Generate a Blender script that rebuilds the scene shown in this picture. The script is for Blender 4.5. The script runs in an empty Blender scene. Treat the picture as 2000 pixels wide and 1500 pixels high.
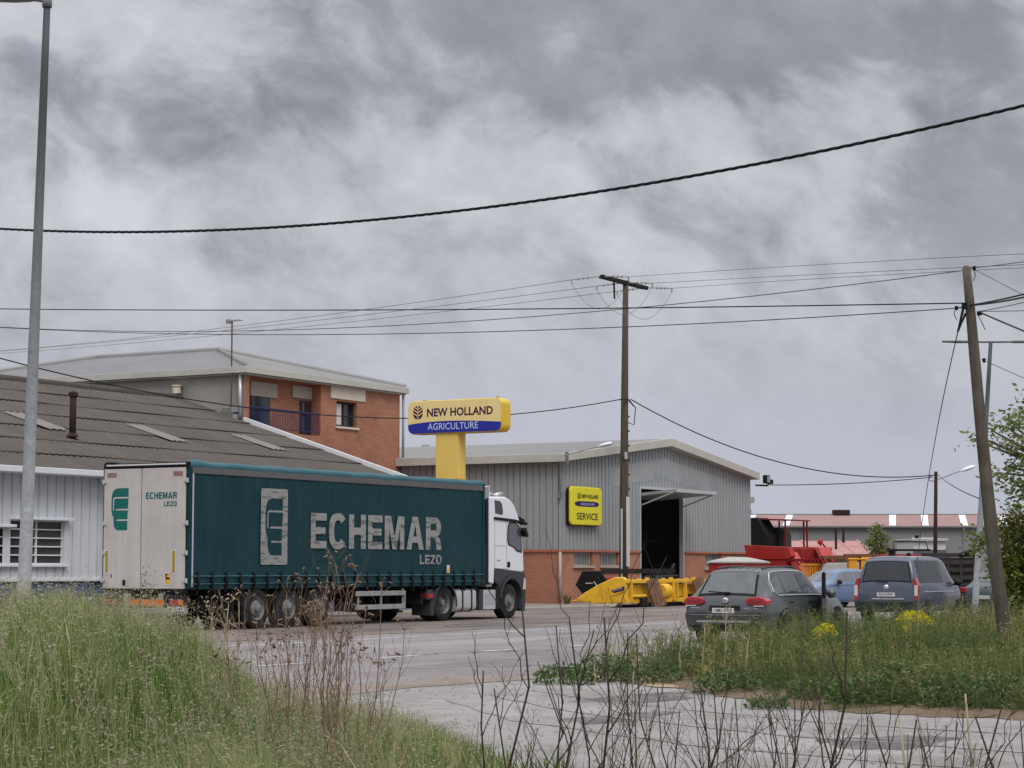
import bpy, bmesh, math, random
import numpy as np
from mathutils import Matrix, Vector

# ------------------------------------------------------------------ camera, sky, sun, exposure
SC = bpy.context.scene
COL = SC.collection
TH, PITCH, CH, FPX = .5184, .0865, 1.5104, 4134.3      # heading of the road axis (X), pitch, eye height
CT, ST = math.cos(TH), math.sin(TH)
cam_d = bpy.data.cameras.new('camera'); cam = bpy.data.objects.new('camera', cam_d); COL.objects.link(cam)
cam.location = (0, 0, CH); cam.rotation_euler = (math.pi/2 + PITCH, 0, TH - math.pi/2)
cam_d.sensor_width = 36; cam_d.lens = 36*FPX/2000; cam_d.clip_start = .1; cam_d.clip_end = 8000
SC.camera = cam

def nd(nt, t, **kw):
    n = nt.nodes.new(t)
    for k, v in kw.items():
        if k == 'inp':
            for i, x in v.items(): n.inputs[i].default_value = x
        else: setattr(n, k, v)
    return n
def mth(nt, op, a, b=None, c=None, clamp=False):
    n = nt.nodes.new('ShaderNodeMath'); n.operation = op; n.use_clamp = clamp
    for i, x in enumerate((a, b, c)):
        if x is None: continue
        if isinstance(x, (int, float)): n.inputs[i].default_value = x
        else: nt.links.new(x, n.inputs[i])
    return n.outputs[0]
def vmix(nt, fac, a, b, blend='MIX'):
    n = nt.nodes.new('ShaderNodeMix'); n.data_type = 'RGBA'; n.blend_type = blend
    if isinstance(fac, (int, float)): n.inputs[0].default_value = fac
    else: nt.links.new(fac, n.inputs[0])
    for i, x in ((6, a), (7, b)):
        if isinstance(x, (tuple, list)): n.inputs[i].default_value = (*x[:3], 1)
        else: nt.links.new(x, n.inputs[i])
    return n.outputs[2]

def make_world():
    w = bpy.data.worlds.new('World'); SC.world = w; w.use_nodes = True
    nt = w.node_tree; nt.nodes.clear(); L = nt.links
    out = nd(nt, 'ShaderNodeOutputWorld'); bg = nd(nt, 'ShaderNodeBackground'); L.new(bg.outputs[0], out.inputs[0])
    bg.inputs[1].default_value = .1
    sky = nd(nt, 'ShaderNodeTexSky', sky_type='NISHITA', sun_disc=False)
    sky.sun_elevation = math.radians(52); sky.sun_rotation = math.radians(SUN_ROT)
    tc = nd(nt, 'ShaderNodeTexCoord')
    sep = nd(nt, 'ShaderNodeSeparateXYZ'); L.new(tc.outputs['Generated'], sep.inputs[0])
    X, Y, Z = sep.outputs
    # azimuth-like and elevation-like coordinates of the cloud deck
    fw = mth(nt, 'ADD', mth(nt, 'MULTIPLY', X, CT), mth(nt, 'MULTIPLY', Y, ST))
    rt = mth(nt, 'SUBTRACT', mth(nt, 'MULTIPLY', X, ST), mth(nt, 'MULTIPLY', Y, CT))
    fw = mth(nt, 'MAXIMUM', mth(nt, 'ABSOLUTE', fw), .12)
    a = mth(nt, 'DIVIDE', rt, fw); e = mth(nt, 'DIVIDE', Z, fw)
    # rolls of cloud drifting down to the right
    p1 = mth(nt, 'ADD', mth(nt, 'MULTIPLY', a, .88), mth(nt, 'MULTIPLY', e, -.47))
    p2 = mth(nt, 'ADD', mth(nt, 'MULTIPLY', a, .47), mth(nt, 'MULTIPLY', e, .88))
    def comb(x, y, z):
        cb = nd(nt, 'ShaderNodeCombineXYZ')
        for i, q in enumerate((x, y, z)):
            if isinstance(q, (int, float)): cb.inputs[i].default_value = q
            else: L.new(q, cb.inputs[i])
        return cb.outputs[0]
    def noise(sx, sy, off, detail, rough, w=None):
        x, y = mth(nt, 'MULTIPLY', p1, sx), mth(nt, 'MULTIPLY', p2, sy)
        if w is not None: x = mth(nt, 'ADD', x, mth(nt, 'MULTIPLY', w[0], w[2])); y = mth(nt, 'ADD', y, mth(nt, 'MULTIPLY', w[1], w[2]))
        n = nd(nt, 'ShaderNodeTexNoise'); n.inputs['Scale'].default_value = 1; n.inputs['Detail'].default_value = detail
        n.inputs['Roughness'].default_value = rough
        L.new(comb(x, y, off), n.inputs[0]); return mth(nt, 'SUBTRACT', n.outputs[0], .5)
    w1 = noise(9, 11, 21.3, 3, .5); w2 = noise(9, 11, 41.9, 3, .5)
    nA = noise(8, 17, 3.1, 5, .52, (w1, w2, .9))        # large rolls
    nB = noise(19, 27, 7.7, 7, .57, (w1, w2, 1.5))      # billows
    nC = noise(40, 48, 1.3, 8, .60, (w1, w2, 2.2))      # ragged edges
    def mrange(x, lo, hi, a0=0., a1=1., smooth=True):
        n = nt.nodes.new('ShaderNodeMapRange'); n.interpolation_type = 'SMOOTHSTEP' if smooth else 'LINEAR'
        n.inputs[1].default_value = lo; n.inputs[2].default_value = hi; n.inputs[3].default_value = a0; n.inputs[4].default_value = a1
        L.new(x, n.inputs[0]); return n.outputs[0]
    fld = None                                          # where the deck is thick (+) or thin (-)
    for (px, py, rx, ry, k) in SKY_BLOBS:
        da = mth(nt, 'DIVIDE', mth(nt, 'SUBTRACT', a, (px-1000)/FPX), rx/FPX); de = mth(nt, 'DIVIDE', mth(nt, 'SUBTRACT', e, (1108-py)/FPX), ry/FPX)
        g = mth(nt, 'MULTIPLY', mth(nt, 'EXPONENT', mth(nt, 'MULTIPLY', mth(nt, 'ADD', mth(nt, 'MULTIPLY', da, da), mth(nt, 'MULTIPLY', de, de)), -1.)), k)
        fld = g if fld is None else mth(nt, 'ADD', fld, g)
    t = mth(nt, 'ADD', mth(nt, 'MULTIPLY', nA, .70), mth(nt, 'MULTIPLY', nB, .85)); t = mth(nt, 'ADD', t, mth(nt, 'MULTIPLY', nC, .50)); t = mth(nt, 'ADD', t, fld)
    dark = mrange(t, -.15, .32)                          # thick grey bases with crisp torn rims
    thin = mrange(t, -.02, -.55)                         # thin bright places
    v = mth(nt, 'MULTIPLY_ADD', dark, -.175, SKY_BASE)
    v = mth(nt, 'MULTIPLY_ADD', thin, .06, v)
    v = mth(nt, 'MULTIPLY_ADD', noise(6, 13, 31.7, 3, .5, (w1, w2, .8)), -.17, v)      # broad soft light and shade
    v = mth(nt, 'MULTIPLY_ADD', noise(13, 22, 51.2, 4, .5, (w2, w1, 1.6)), -.13, v)
    v = mth(nt, 'MULTIPLY_ADD', nB, -.17, v)
    v = mth(nt, 'MULTIPLY_ADD', nC, -.08, v)
    v = mth(nt, 'MULTIPLY_ADD', mth(nt, 'SUBTRACT', v, SKY_BASE-.02), mrange(e, .04, .19, .10, 1.), SKY_BASE-.02)
    v = mth(nt, 'MAXIMUM', v, .14)
    # the deck overhead, out of the picture, is brighter than near the horizon
    up = nt.nodes.new('ShaderNodeMapRange'); up.inputs[1].default_value = .30; up.inputs[2].default_value = .75
    up.inputs[3].default_value = 1; up.inputs[4].default_value = ZENITH; L.new(Z, up.inputs[0])
    v = mth(nt, 'MULTIPLY', v, up.outputs[0])
    # bluish grey low in the deck and in its thick parts, near neutral in the bright ones
    tint = nt.nodes.new('ShaderNodeMapRange'); tint.inputs[1].default_value = .25; tint.inputs[2].default_value = .55; L.new(v, tint.inputs[0])
    low = nt.nodes.new('ShaderNodeMapRange'); low.inputs[1].default_value = .0; low.inputs[2].default_value = .12; L.new(e, low.inputs[0])
    colr = vmix(nt, tint.outputs[0], (.945, .975, 1.075), (.972, .975, 1.045))
    colr = vmix(nt, low.outputs[0], (.915, .955, 1.15), colr)
    mul = nd(nt, 'ShaderNodeVectorMath', operation='SCALE'); L.new(colr, mul.inputs[0]); L.new(mth(nt, 'MULTIPLY', v, 10), mul.inputs[3])
    fin = vmix(nt, .97, sky.outputs[0], mul.outputs[0])
    L.new(fin, bg.inputs[0])
SUN_ROT = 220; ZENITH = 3.0
# dark and bright masses of the deck: photo px, radii px, strength
SKY_BASE = .44
SKY_BLOBS = [(1480, 20, 380, 95, .55), (1130, 150, 240, 70, .26), (620, 140, 240, 75, .26), (880, 5, 240, 60, .40), (1930, 340, 240, 190, .26), (1960, 60, 90, 80, .20), (330, 225, 460, 55, .13), (1700, 480, 500, 130, .12), (350, 300, 200, 40, .08), (100, 130, 120, 60, .08), (1000, 470, 500, 60, .06),
             (1290, 370, 300, 80, -.12), (420, 415, 560, 50, -.20), (900, 340, 300, 60, -.12), (1700, 190, 130, 110, -.22), (230, 20, 240, 45, -.20), (1180, 260, 240, 40, -.08), (1400, 210, 200, 40, -.10)]
make_world()
sun_d = bpy.data.lights.new('sun', 'SUN'); sun = bpy.data.objects.new('sun', sun_d); COL.objects.link(sun)
sun_d.energy = 1.2; sun_d.angle = math.radians(28); sun_d.color = (1, .97, .92)
# behind the camera and to its left, high
sun.rotation_euler = (math.radians(38), 0, math.radians(-40))
SC.view_settings.view_transform = 'Standard'; SC.view_settings.look = 'None'; SC.view_settings.exposure = .34; SC.view_settings.gamma = 1
SC.cycles.max_bounces = 6; SC.cycles.transparent_max_bounces = 6

rng = np.random.default_rng(7); random.seed(7)
# ------------------------------------------------------------------ helpers
def at(x, y, D):
    """point at D metres of horizontal depth seen at photo pixel x, y"""
    c, s = math.cos(PITCH), math.sin(PITCH)
    r, up = (x-1000)/FPX, (750-y)/FPX
    d = c - up*s; z = s + up*c; k = D/d
    return np.array([(d*CT + r*ST)*k, (d*ST - r*CT)*k, z*k + CH])
def rd(u, v): return u*ST - v*CT, u*CT + v*ST            # lateral, depth from the eye
def uv(r, d): return d*CT + r*ST, d*ST - r*CT
def sst(a, b, x):
    t = np.clip((x-a)/(b-a), 0, 1); return t*t*(3-2*t)
def hgt(u, v):
    """ground height: a grassed bank near on the left, a slight dip under the verge"""
    u = np.asarray(u, float); v = np.asarray(v, float)
    r, d = rd(u, v)
    bank = np.interp(r, [-9, -2.15, -1.9, -1.68, -1.48, -1.0, -.45, 0, .2], [.97, .94, .86, .62, .42, .31, .17, .06, 0]) * sst(16.2, 12.2, d) * sst(-9, -7.5, r)
    dip = -.13*np.exp(-(((u-45)/7)**2 + ((v-18)/2.6)**2))
    return bank + dip
def hz(u, v): return float(hgt(u, v))

class MB:
    def __init__(s): s.v = []; s.f = []
    def add(s, vs, fs):
        o = len(s.v); s.v += [tuple(map(float, p)) for p in vs]; s.f += [tuple(i+o for i in f) for f in fs]; return s
    def box(s, x0, x1, y0, y1, z0, z1):
        return s.add([(x, y, z) for z in (z0, z1) for y in (y0, y1) for x in (x0, x1)],
                     [(0,2,3,1), (4,5,7,6), (0,1,5,4), (2,6,7,3), (0,4,6,2), (1,3,7,5)])
    def quad(s, a, b, c, d): return s.add([a, b, c, d], [(0,1,2,3)])
    def tube(s, pts, r, n=8, cap=True, flat=1.):
        pts = [np.array(p, float) for p in pts]; rs = r if hasattr(r, '__len__') else [r]*len(pts)
        vs = []; up = np.array([0, 0, 1.])
        prev = None
        for i, p in enumerate(pts):
            t = pts[min(i+1, len(pts)-1)] - pts[max(i-1, 0)]; t = t/(np.linalg.norm(t)+1e-9)
            a = prev if prev is not None else (up if abs(t[2]) < .9 else np.array([1., 0, 0]))
            x = a - t*np.dot(a, t); x /= np.linalg.norm(x)+1e-9; y = np.cross(t, x); prev = x
            for k in range(n):
                q = 2*math.pi*k/n; vs.append(p + rs[i]*(x*math.cos(q) + y*math.sin(q)*flat))
        fs = [(i*n+k, i*n+(k+1) % n, (i+1)*n+(k+1) % n, (i+1)*n+k) for i in range(len(pts)-1) for k in range(n)]
        if cap: fs += [tuple(range(n-1, -1, -1)), tuple((len(pts)-1)*n+k for k in range(n))]
        return s.add(vs, fs)
    def bar(s, a, b, w, h=None):
        """square bar between two points"""
        return s.tube([a, b], (w*.7071), 4) if h is None else s.tube([a, b], w*.7071, 4, flat=h/w)
    def lathe(s, prof, c, axis='y', n=28):
        """prof: (radius, along) pairs, open profile turned about the axis"""
        vs = []
        for (r, t) in prof:
            for k in range(n):
                q = 2*math.pi*k/n; a, b = r*math.cos(q), r*math.sin(q)
                vs.append({'y': (c[0]+a, c[1]+t, c[2]+b), 'x': (c[0]+t, c[1]+a, c[2]+b), 'z': (c[0]+a, c[1]+b, c[2]+t)}[axis])
        fs = [(i*n+k, i*n+(k+1) % n, (i+1)*n+(k+1) % n, (i+1)*n+k) for i in range(len(prof)-1) for k in range(n)]
        return s.add(vs, fs)
    def prism(s, poly, a, b, plane='xz'):
        """polygon extruded: plane xz from y=a to y=b, yz from x=a to b, xy from z=a to b"""
        m = {'xz': lambda p, t: (p[0], t, p[1]), 'yz': lambda p, t: (t, p[0], p[1]), 'xy': lambda p, t: (p[0], p[1], t)}[plane]
        n = len(poly); vs = [m(p, a) for p in poly] + [m(p, b) for p in poly]
        fs = [tuple(range(n)), tuple(range(2*n-1, n-1, -1))] + [(i, n+i, n+(i+1) % n, (i+1) % n) for i in range(n)]
        return s.add(vs, fs)
    def grid(s, P):
        """P: array (n, m, 3)"""
        n, m = P.shape[:2]
        return s.add(P.reshape(-1, 3), [(i*m+j, i*m+j+1, (i+1)*m+j+1, (i+1)*m+j) for i in range(n-1) for j in range(m-1)])
    def build(s, name, mat, parent=None, smooth=False, bevel=0, seg=2, fix=True, auto=None, off=None):
        me = bpy.data.meshes.new(name); vs = s.v
        if off is not None: vs = [(p[0]-off[0], p[1]-off[1], p[2]-off[2]) for p in vs]
        me.from_pydata(vs, [], s.f); me.materials.append(M[mat] if isinstance(mat, str) else mat)
        if fix:
            bm = bmesh.new(); bm.from_mesh(me); bmesh.ops.recalc_face_normals(bm, faces=bm.faces); bm.to_mesh(me); bm.free()
        o = bpy.data.objects.new(name, me); COL.objects.link(o)
        if parent is not None: o.parent = parent
        if smooth or auto:
            me.polygons.foreach_set('use_smooth', [True]*len(me.polygons))
            if auto or bevel: me.set_sharp_from_angle(angle=math.radians(auto or 40))
        if bevel:
            b = o.modifiers.new('bevel', 'BEVEL'); b.width = bevel; b.segments = seg; b.limit_method = 'ANGLE'; b.angle_limit = math.radians(35)
        return o
def tag(o, label=None, cat=None, group=None, kind=None):
    for k, v in (('label', label), ('category', cat), ('group', group), ('kind', kind)):
        if v: o[k] = v
    return o
def thing(name, label, cat, loc=(0, 0, 0), rz=0, group=None):
    o = bpy.data.objects.new(name, None); COL.objects.link(o); o.location = loc; o.rotation_euler = (0, 0, rz); o.empty_display_size = .2
    return tag(o, label, cat, group)
def lab(o, label): o['label'] = label; return o

M = {}
def s2l(c): return tuple((x/255/12.92 if x <= 10 else ((x/255+.055)/1.055)**2.4) for x in c)
def mat(name, col, rough=.6, lanes=None, metal=0., var=.0, scale=3., var2=0., scale2=30., bump=0., bscale=40., spec=None, dirt=None, dscale=1.5, damt=.5, streak=0., coat=0., ior=None, drange=(.45, .68), dmap=None):
    """col linear; var: slow light/dark variation of the stuff itself, dirt: a second colour in noise patches, streak: vertical runs"""
    m = bpy.data.materials.new(name); m.use_nodes = True; nt = m.node_tree; L = nt.links
    b = nt.nodes['Principled BSDF']; b.inputs['Roughness'].default_value = rough; b.inputs['Metallic'].default_value = metal
    if spec is None and rough > .42: spec = .18
    if spec is not None: b.inputs['Specular IOR Level'].default_value = spec
    if coat: b.inputs['Coat Weight'].default_value = coat; b.inputs['Coat Roughness'].default_value = .06
    if ior: b.inputs['IOR'].default_value = ior
    tc = nd(nt, 'ShaderNodeTexCoord'); O = tc.outputs['Object']; c = None
    base = (*col, 1)
    def N(sc, det=4, vec=None, rough_=.6):
        n = nd(nt, 'ShaderNodeTexNoise'); n.inputs['Scale'].default_value = sc; n.inputs['Detail'].default_value = det; n.inputs['Roughness'].default_value = rough_
        L.new(vec or O, n.inputs[0]); return n.outputs[0]
    cur = None
    def rgb():
        nonlocal cur
        if cur is None:
            r = nd(nt, 'ShaderNodeRGB'); r.outputs[0].default_value = base; cur = r.outputs[0]
        return cur
    for va, sc in ((var, scale), (var2, scale2)):
        if va:
            f = mth(nt, 'MULTIPLY_ADD', mth(nt, 'SUBTRACT', N(sc), .5), 2*va*2, 1)
            n = nd(nt, 'ShaderNodeVectorMath', operation='SCALE'); L.new(rgb(), n.inputs[0]); L.new(f, n.inputs[3]); cur = n.outputs[0]
    if streak:
        mp = nd(nt, 'ShaderNodeMapping'); mp.inputs['Scale'].default_value = (4, 4, .25); L.new(O, mp.inputs[0])
        f = mth(nt, 'MULTIPLY_ADD', mth(nt, 'SUBTRACT', N(1.6, 5, mp.outputs[0]), .5), 2*streak*2, 1)
        n = nd(nt, 'ShaderNodeVectorMath', operation='SCALE'); L.new(rgb(), n.inputs[0]); L.new(f, n.inputs[3]); cur = n.outputs[0]
    if lanes:
        mp = nd(nt, 'ShaderNodeMapping'); mp.inputs['Scale'].default_value = (lanes[0], lanes[1], 1); L.new(O, mp.inputs[0])
        f = mth(nt, 'MULTIPLY_ADD', mth(nt, 'SUBTRACT', N(1.0, 6, mp.outputs[0], .65), .5), 4*lanes[2], 1)
        n = nd(nt, 'ShaderNodeVectorMath', operation='SCALE'); L.new(rgb(), n.inputs[0]); L.new(f, n.inputs[3]); cur = n.outputs[0]
    if dirt:
        mr = nt.nodes.new('ShaderNodeMapRange'); mr.inputs[1].default_value = drange[0]; mr.inputs[2].default_value = drange[1]; mr.inputs[4].default_value = damt
        dv = None
        if dmap: mp = nd(nt, 'ShaderNodeMapping'); mp.inputs['Scale'].default_value = dmap; L.new(O, mp.inputs[0]); dv = mp.outputs[0]
        L.new(N(dscale, 7, dv, .65), mr.inputs[0]); cur = vmix(nt, mr.outputs[0], rgb(), dirt)
    if cur is not None: L.new(cur, b.inputs['Base Color'])
    else: b.inputs['Base Color'].default_value = base
    if bump:
        bp = nd(nt, 'ShaderNodeBump'); bp.inputs['Strength'].default_value = bump; bp.inputs['Distance'].default_value = .02
        L.new(N(bscale, 5), bp.inputs['Height']); L.new(bp.outputs[0], b.inputs['Normal'])
    M[name] = m; return m
def brick_mat(name, c1, c2, mortar, axis='x', scale=1.0):
    m = bpy.data.materials.new(name); m.use_nodes = True; nt = m.node_tree; L = nt.links; b = nt.nodes['Principled BSDF']; b.inputs['Roughness'].default_value = .85
    tc = nd(nt, 'ShaderNodeTexCoord'); sp = nd(nt, 'ShaderNodeSeparateXYZ'); L.new(tc.outputs['Object'], sp.inputs[0]); cb = nd(nt, 'ShaderNodeCombineXYZ')
    L.new(mth(nt, 'ADD', sp.outputs[0], sp.outputs[1]), cb.inputs[0]); L.new(sp.outputs[2], cb.inputs[1])
    br = nd(nt, 'ShaderNodeTexBrick'); L.new(cb.outputs[0], br.inputs[0])
    br.inputs['Scale'].default_value = scale; br.inputs['Brick Width'].default_value = .25; br.inputs['Row Height'].default_value = .075; br.inputs['Mortar Size'].default_value = .009
    br.inputs['Color1'].default_value = (*c1, 1); br.inputs['Color2'].default_value = (*c2, 1); br.inputs['Mortar'].default_value = (*mortar, 1)
    n = nd(nt, 'ShaderNodeTexNoise'); n.inputs['Scale'].default_value = .9; n.inputs['Detail'].default_value = 6; L.new(tc.outputs['Object'], n.inputs[0])
    f = mth(nt, 'MULTIPLY_ADD', mth(nt, 'SUBTRACT', n.outputs[0], .5), .7, 1)
    s = nd(nt, 'ShaderNodeVectorMath', operation='SCALE'); L.new(br.outputs[0], s.inputs[0]); L.new(f, s.inputs[3]); L.new(s.outputs[0], b.inputs['Base Color'])
    bp = nd(nt, 'ShaderNodeBump'); bp.inputs['Strength'].default_value = .5; bp.inputs['Distance'].default_value = .01; bp.invert = True; L.new(br.outputs['Fac'], bp.inputs['Height']); L.new(bp.outputs[0], b.inputs['Normal'])
    M[name] = m
def ramp_mat(name, stops, rough=.7, attr='rnd', trans=.0, patch=None, pscale=.8):
    """colour from a per-leaf random attribute, plus patches of a second kind of growth"""
    m = bpy.data.materials.new(name); m.use_nodes = True; nt = m.node_tree; L = nt.links; b = nt.nodes['Principled BSDF']
    b.inputs['Roughness'].default_value = rough; b.inputs['Specular IOR Level'].default_value = .25
    a = nd(nt, 'ShaderNodeAttribute', attribute_name=attr); cr = nd(nt, 'ShaderNodeValToRGB'); L.new(a.outputs['Fac'], cr.inputs[0])
    el = cr.color_ramp.elements
    while len(el) < len(stops): el.new(.5)
    for e, (p, c) in zip(el, stops): e.position = p; e.color = (*c, 1)
    cur = cr.outputs[0]
    if patch:
        tc = nd(nt, 'ShaderNodeTexCoord'); n = nd(nt, 'ShaderNodeTexNoise'); n.inputs['Scale'].default_value = pscale; n.inputs['Detail'].default_value = 4; L.new(tc.outputs['Object'], n.inputs[0])
        mr = nt.nodes.new('ShaderNodeMapRange'); mr.inputs[1].default_value = .46; mr.inputs[2].default_value = .62; mr.inputs[4].default_value = .75; L.new(n.outputs[0], mr.inputs[0])
        cur = vmix(nt, mr.outputs[0], cur, patch)
    L.new(cur, b.inputs['Base Color'])
    if trans:
        t = nd(nt, 'ShaderNodeBsdfTranslucent'); L.new(cur, t.inputs[0]); mx = nd(nt, 'ShaderNodeMixShader'); mx.inputs[0].default_value = trans
        L.new(b.outputs[0], mx.inputs[1]); L.new(t.outputs[0], mx.inputs[2]); L.new(mx.outputs[0], nt.nodes['Material Output'].inputs[0])
    M[name] = m

def text_mb(s, w, h, bold=.0, res=3):
    """lettering as a flat mesh scaled into w x h; returns list of verts (x, y) and faces"""
    cu = bpy.data.curves.new('txt', 'FONT'); cu.body = s; cu.size = 1; cu.offset = bold; cu.resolution_u = res; cu.space_character = 1.02
    o = bpy.data.objects.new('txt', cu); COL.objects.link(o); dg = bpy.context.evaluated_depsgraph_get(); dg.update()
    me = bpy.data.meshes.new_from_object(o.evaluated_get(dg)); bpy.data.objects.remove(o); bpy.data.curves.remove(cu)
    P = np.array([v.co[:] for v in me.vertices]); F = [tuple(p.vertices) for p in me.polygons]; bpy.data.meshes.remove(me)
    mn, mx = P.min(0), P.max(0); P = (P-mn)/np.maximum(mx-mn, 1e-6)
    return P[:, 0]*w, P[:, 1]*h, F
def put_text(name, s, w, h, org, xd, yd, mat_, parent, bold=.02):
    x, y, F = text_mb(s, w, h, bold); org, xd, yd = map(lambda q: np.array(q, float), (org, xd, yd))
    mb = MB(); mb.add([org + xd*a + yd*b for a, b in zip(x, y)], F); return mb.build(name, mat_, parent, fix=False)
def mesh_np(name, V, F4=None, F3=None, mat_=None, parent=None, rnd=None):
    """fast mesh from arrays; rnd: per-vertex attribute"""
    me = bpy.data.meshes.new(name); n4 = 0 if F4 is None else len(F4); n3 = 0 if F3 is None else len(F3)
    me.vertices.add(len(V)); me.vertices.foreach_set('co', np.asarray(V, np.float32).ravel())
    idx = np.concatenate([x for x in (None if F4 is None else F4.ravel(), None if F3 is None else F3.ravel()) if x is not None]).astype(np.int32)
    me.loops.add(len(idx)); me.loops.foreach_set('vertex_index', idx); me.polygons.add(n4+n3)
    st = np.concatenate([np.arange(n4)*4, n4*4+np.arange(n3)*3]).astype(np.int32); me.polygons.foreach_set('loop_start', st)
    me.polygons.foreach_set('loop_total', np.concatenate([np.full(n4, 4), np.full(n3, 3)]).astype(np.int32))
    if rnd is not None:
        at_ = me.attributes.new('rnd', 'FLOAT', 'POINT'); at_.data.foreach_set('value', np.asarray(rnd, np.float32))
    me.materials.append(M[mat_]); me.update(calc_edges=True)
    o = bpy.data.objects.new(name, me); COL.objects.link(o)
    if parent is not None: o.parent = parent
    return o
# ------------------------------------------------------------------ materials
mat('asphalt', (.245, .226, .226), .9, var=.13, scale=.45, var2=.22, scale2=30, bump=.6, bscale=60, dirt=(.185, .155, .145), dscale=.35, damt=.7, lanes=(.035, .9, .16))
mat('shoulder', (.20, .168, .150), .95, var=.2, scale=.6, var2=.2, scale2=30, bump=.6, dirt=(.12, .098, .085), dscale=.5, damt=.7)
mat('yard', (.24, .215, .20), .95, var=.15, scale=.4, var2=.12, scale2=20, bump=.4, dirt=(.16, .135, .12), dscale=.3, damt=.6)
mat('track', (.285, .272, .262), .9, var=.16, scale=.5, var2=.22, scale2=22, bump=.6, bscale=30, dirt=(.19, .172, .158), dscale=.9, damt=.75, lanes=(1.5, .10, .17))
mat('soil', (.150, .108, .072), .95, var=.3, scale=1.2, var2=.3, scale2=12, bump=.8, dirt=(.10, .10, .045), dscale=.8, damt=.6)
mat('ground', (.105, .10, .045), .95, var=.3, scale=.05, var2=.3, scale2=3, bump=.5, dirt=(.16, .125, .08), dscale=.08, damt=.6)
mat('paint_line', (.62, .62, .61), .7, var=.12, scale=2, dirt=(.27, .255, .25), dscale=2.2, damt=.85, drange=(.42, .62))
mat('tar', (.07, .065, .065), .8, var=.2, scale=2)
mat('concrete_kerb', (.30, .27, .23), .9, var=.2, scale=1)
mat('clad_white', (.58, .60, .63), .55, var=.06, scale=.5, streak=.08, dirt=(.30, .30, .29), dscale=.5, damt=.35)
mat('white_trim', (.66, .67, .69), .5, var=.06, scale=1, streak=.05)
mat('clad_blue', (.085, .13, .24), .6, var=.2, scale=1.5, dirt=(.05, .06, .08), dscale=1.2, damt=.8)
mat('grime', (.20, .18, .16), .9, var=.3, scale=2)
mat('fibre_roof', (.090, .078, .071), .95, var=.14, scale=.35, var2=.16, scale2=9, dirt=(.118, .108, .082), dscale=.9, dmap=(1, .35, 1), damt=.6)
mat('lap_gap_shade', (.045, .039, .034), .95)  # shade in the gaps under the roof sheets, as a flat colour
mat('skylight', (.185, .175, .165), .6, var=.15, scale=1.5, dirt=(.16, .14, .125), dscale=1.5, damt=.6)
mat('rust_dark', (.035, .022, .02), .9, var=.3, scale=4)
mat('rust', (.16, .075, .045), .9, var=.4, scale=6)
mat('dark_pane', (.055, .045, .045), .25, var=.2, scale=1.2)
mat('render_grey', (.31, .29, .265), .95, var=.14, scale=.6, streak=.05, bump=.3, bscale=20, dirt=(.22, .205, .19), dscale=.5, damt=.5)
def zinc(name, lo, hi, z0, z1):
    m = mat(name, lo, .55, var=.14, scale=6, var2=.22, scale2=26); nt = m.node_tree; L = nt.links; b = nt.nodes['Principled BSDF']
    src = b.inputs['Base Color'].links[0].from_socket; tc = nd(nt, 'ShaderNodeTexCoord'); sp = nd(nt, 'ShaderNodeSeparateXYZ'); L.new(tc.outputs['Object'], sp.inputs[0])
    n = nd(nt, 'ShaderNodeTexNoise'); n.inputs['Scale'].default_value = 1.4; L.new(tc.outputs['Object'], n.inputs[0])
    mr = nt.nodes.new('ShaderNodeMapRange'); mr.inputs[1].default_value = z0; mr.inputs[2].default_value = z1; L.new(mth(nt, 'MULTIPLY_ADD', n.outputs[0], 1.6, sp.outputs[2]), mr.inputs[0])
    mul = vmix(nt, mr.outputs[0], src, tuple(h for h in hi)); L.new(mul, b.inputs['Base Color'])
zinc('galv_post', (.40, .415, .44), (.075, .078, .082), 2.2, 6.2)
brick_mat('brick_upper', (.41, .158, .080), (.31, .110, .057), (.30, .19, .14))
brick_mat('brick_base', (.42, .16, .09), (.35, .125, .068), (.36, .24, .18))
mat('brick_plain', (.40, .145, .08), .9, var=.15, scale=2)
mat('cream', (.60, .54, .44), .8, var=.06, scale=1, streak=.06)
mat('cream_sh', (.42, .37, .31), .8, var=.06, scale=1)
mat('fascia', (.47, .46, .41), .6, var=.06, scale=.6, streak=.06, dirt=(.36, .34, .29), dscale=.7, damt=.45)
mat('metal_roof', (.30, .30, .292), .5, var=.07, scale=.4, var2=.05, scale2=6, dirt=(.24, .24, .25), dscale=.25, damt=.6)
mat('metal_roof_shaded', (.245, .245, .255), .5, var=.07, scale=.4)  # same roof metal, with the shade of one hip slope put into the colour
mat('clad_grey', (.310, .322, .330), .5, var=.05, scale=.3, streak=.11, dirt=(.27, .265, .26), dscale=.3, damt=.5)
mat('clad_grey_worn', (.262, .280, .300), .5, var=.05, scale=.6, dirt=(.325, .325, .322), dscale=.55, damt=1., drange=(.44, .52))
mat('galv', (.36, .375, .40), .55, var=.14, scale=6, var2=.16, scale2=22)
mat('galv_dark', (.17, .175, .18), .55, var=.14, scale=6, var2=.2, scale2=22)
mat('steel_light', (.50, .51, .52), .35, metal=.3, var=.06, scale=4)
mat('pipe_grey', (.28, .285, .29), .5, var=.1, scale=3)
mat('blue_rail', (.022, .034, .12), .5)
mat('dark_wood', (.042, .036, .034), .7, var=.3, scale=5)
mat('glass_dark', (.018, .022, .028), .06, spec=.7)
mat('glass_sky', (.055, .064, .068), .05, spec=.8, ior=1.6)
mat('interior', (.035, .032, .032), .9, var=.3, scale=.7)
mat('black', (.010, .010, .011), .55, var=.3, scale=4)
mat('black_soft', (.022, .022, .023), .8, var=.3, scale=3, dirt=(.07, .06, .052), dscale=2, damt=.35)
mat('rubber', (.020, .019, .019), .85, var=.25, scale=5, dirt=(.075, .064, .055), dscale=3, damt=.45)
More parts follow.
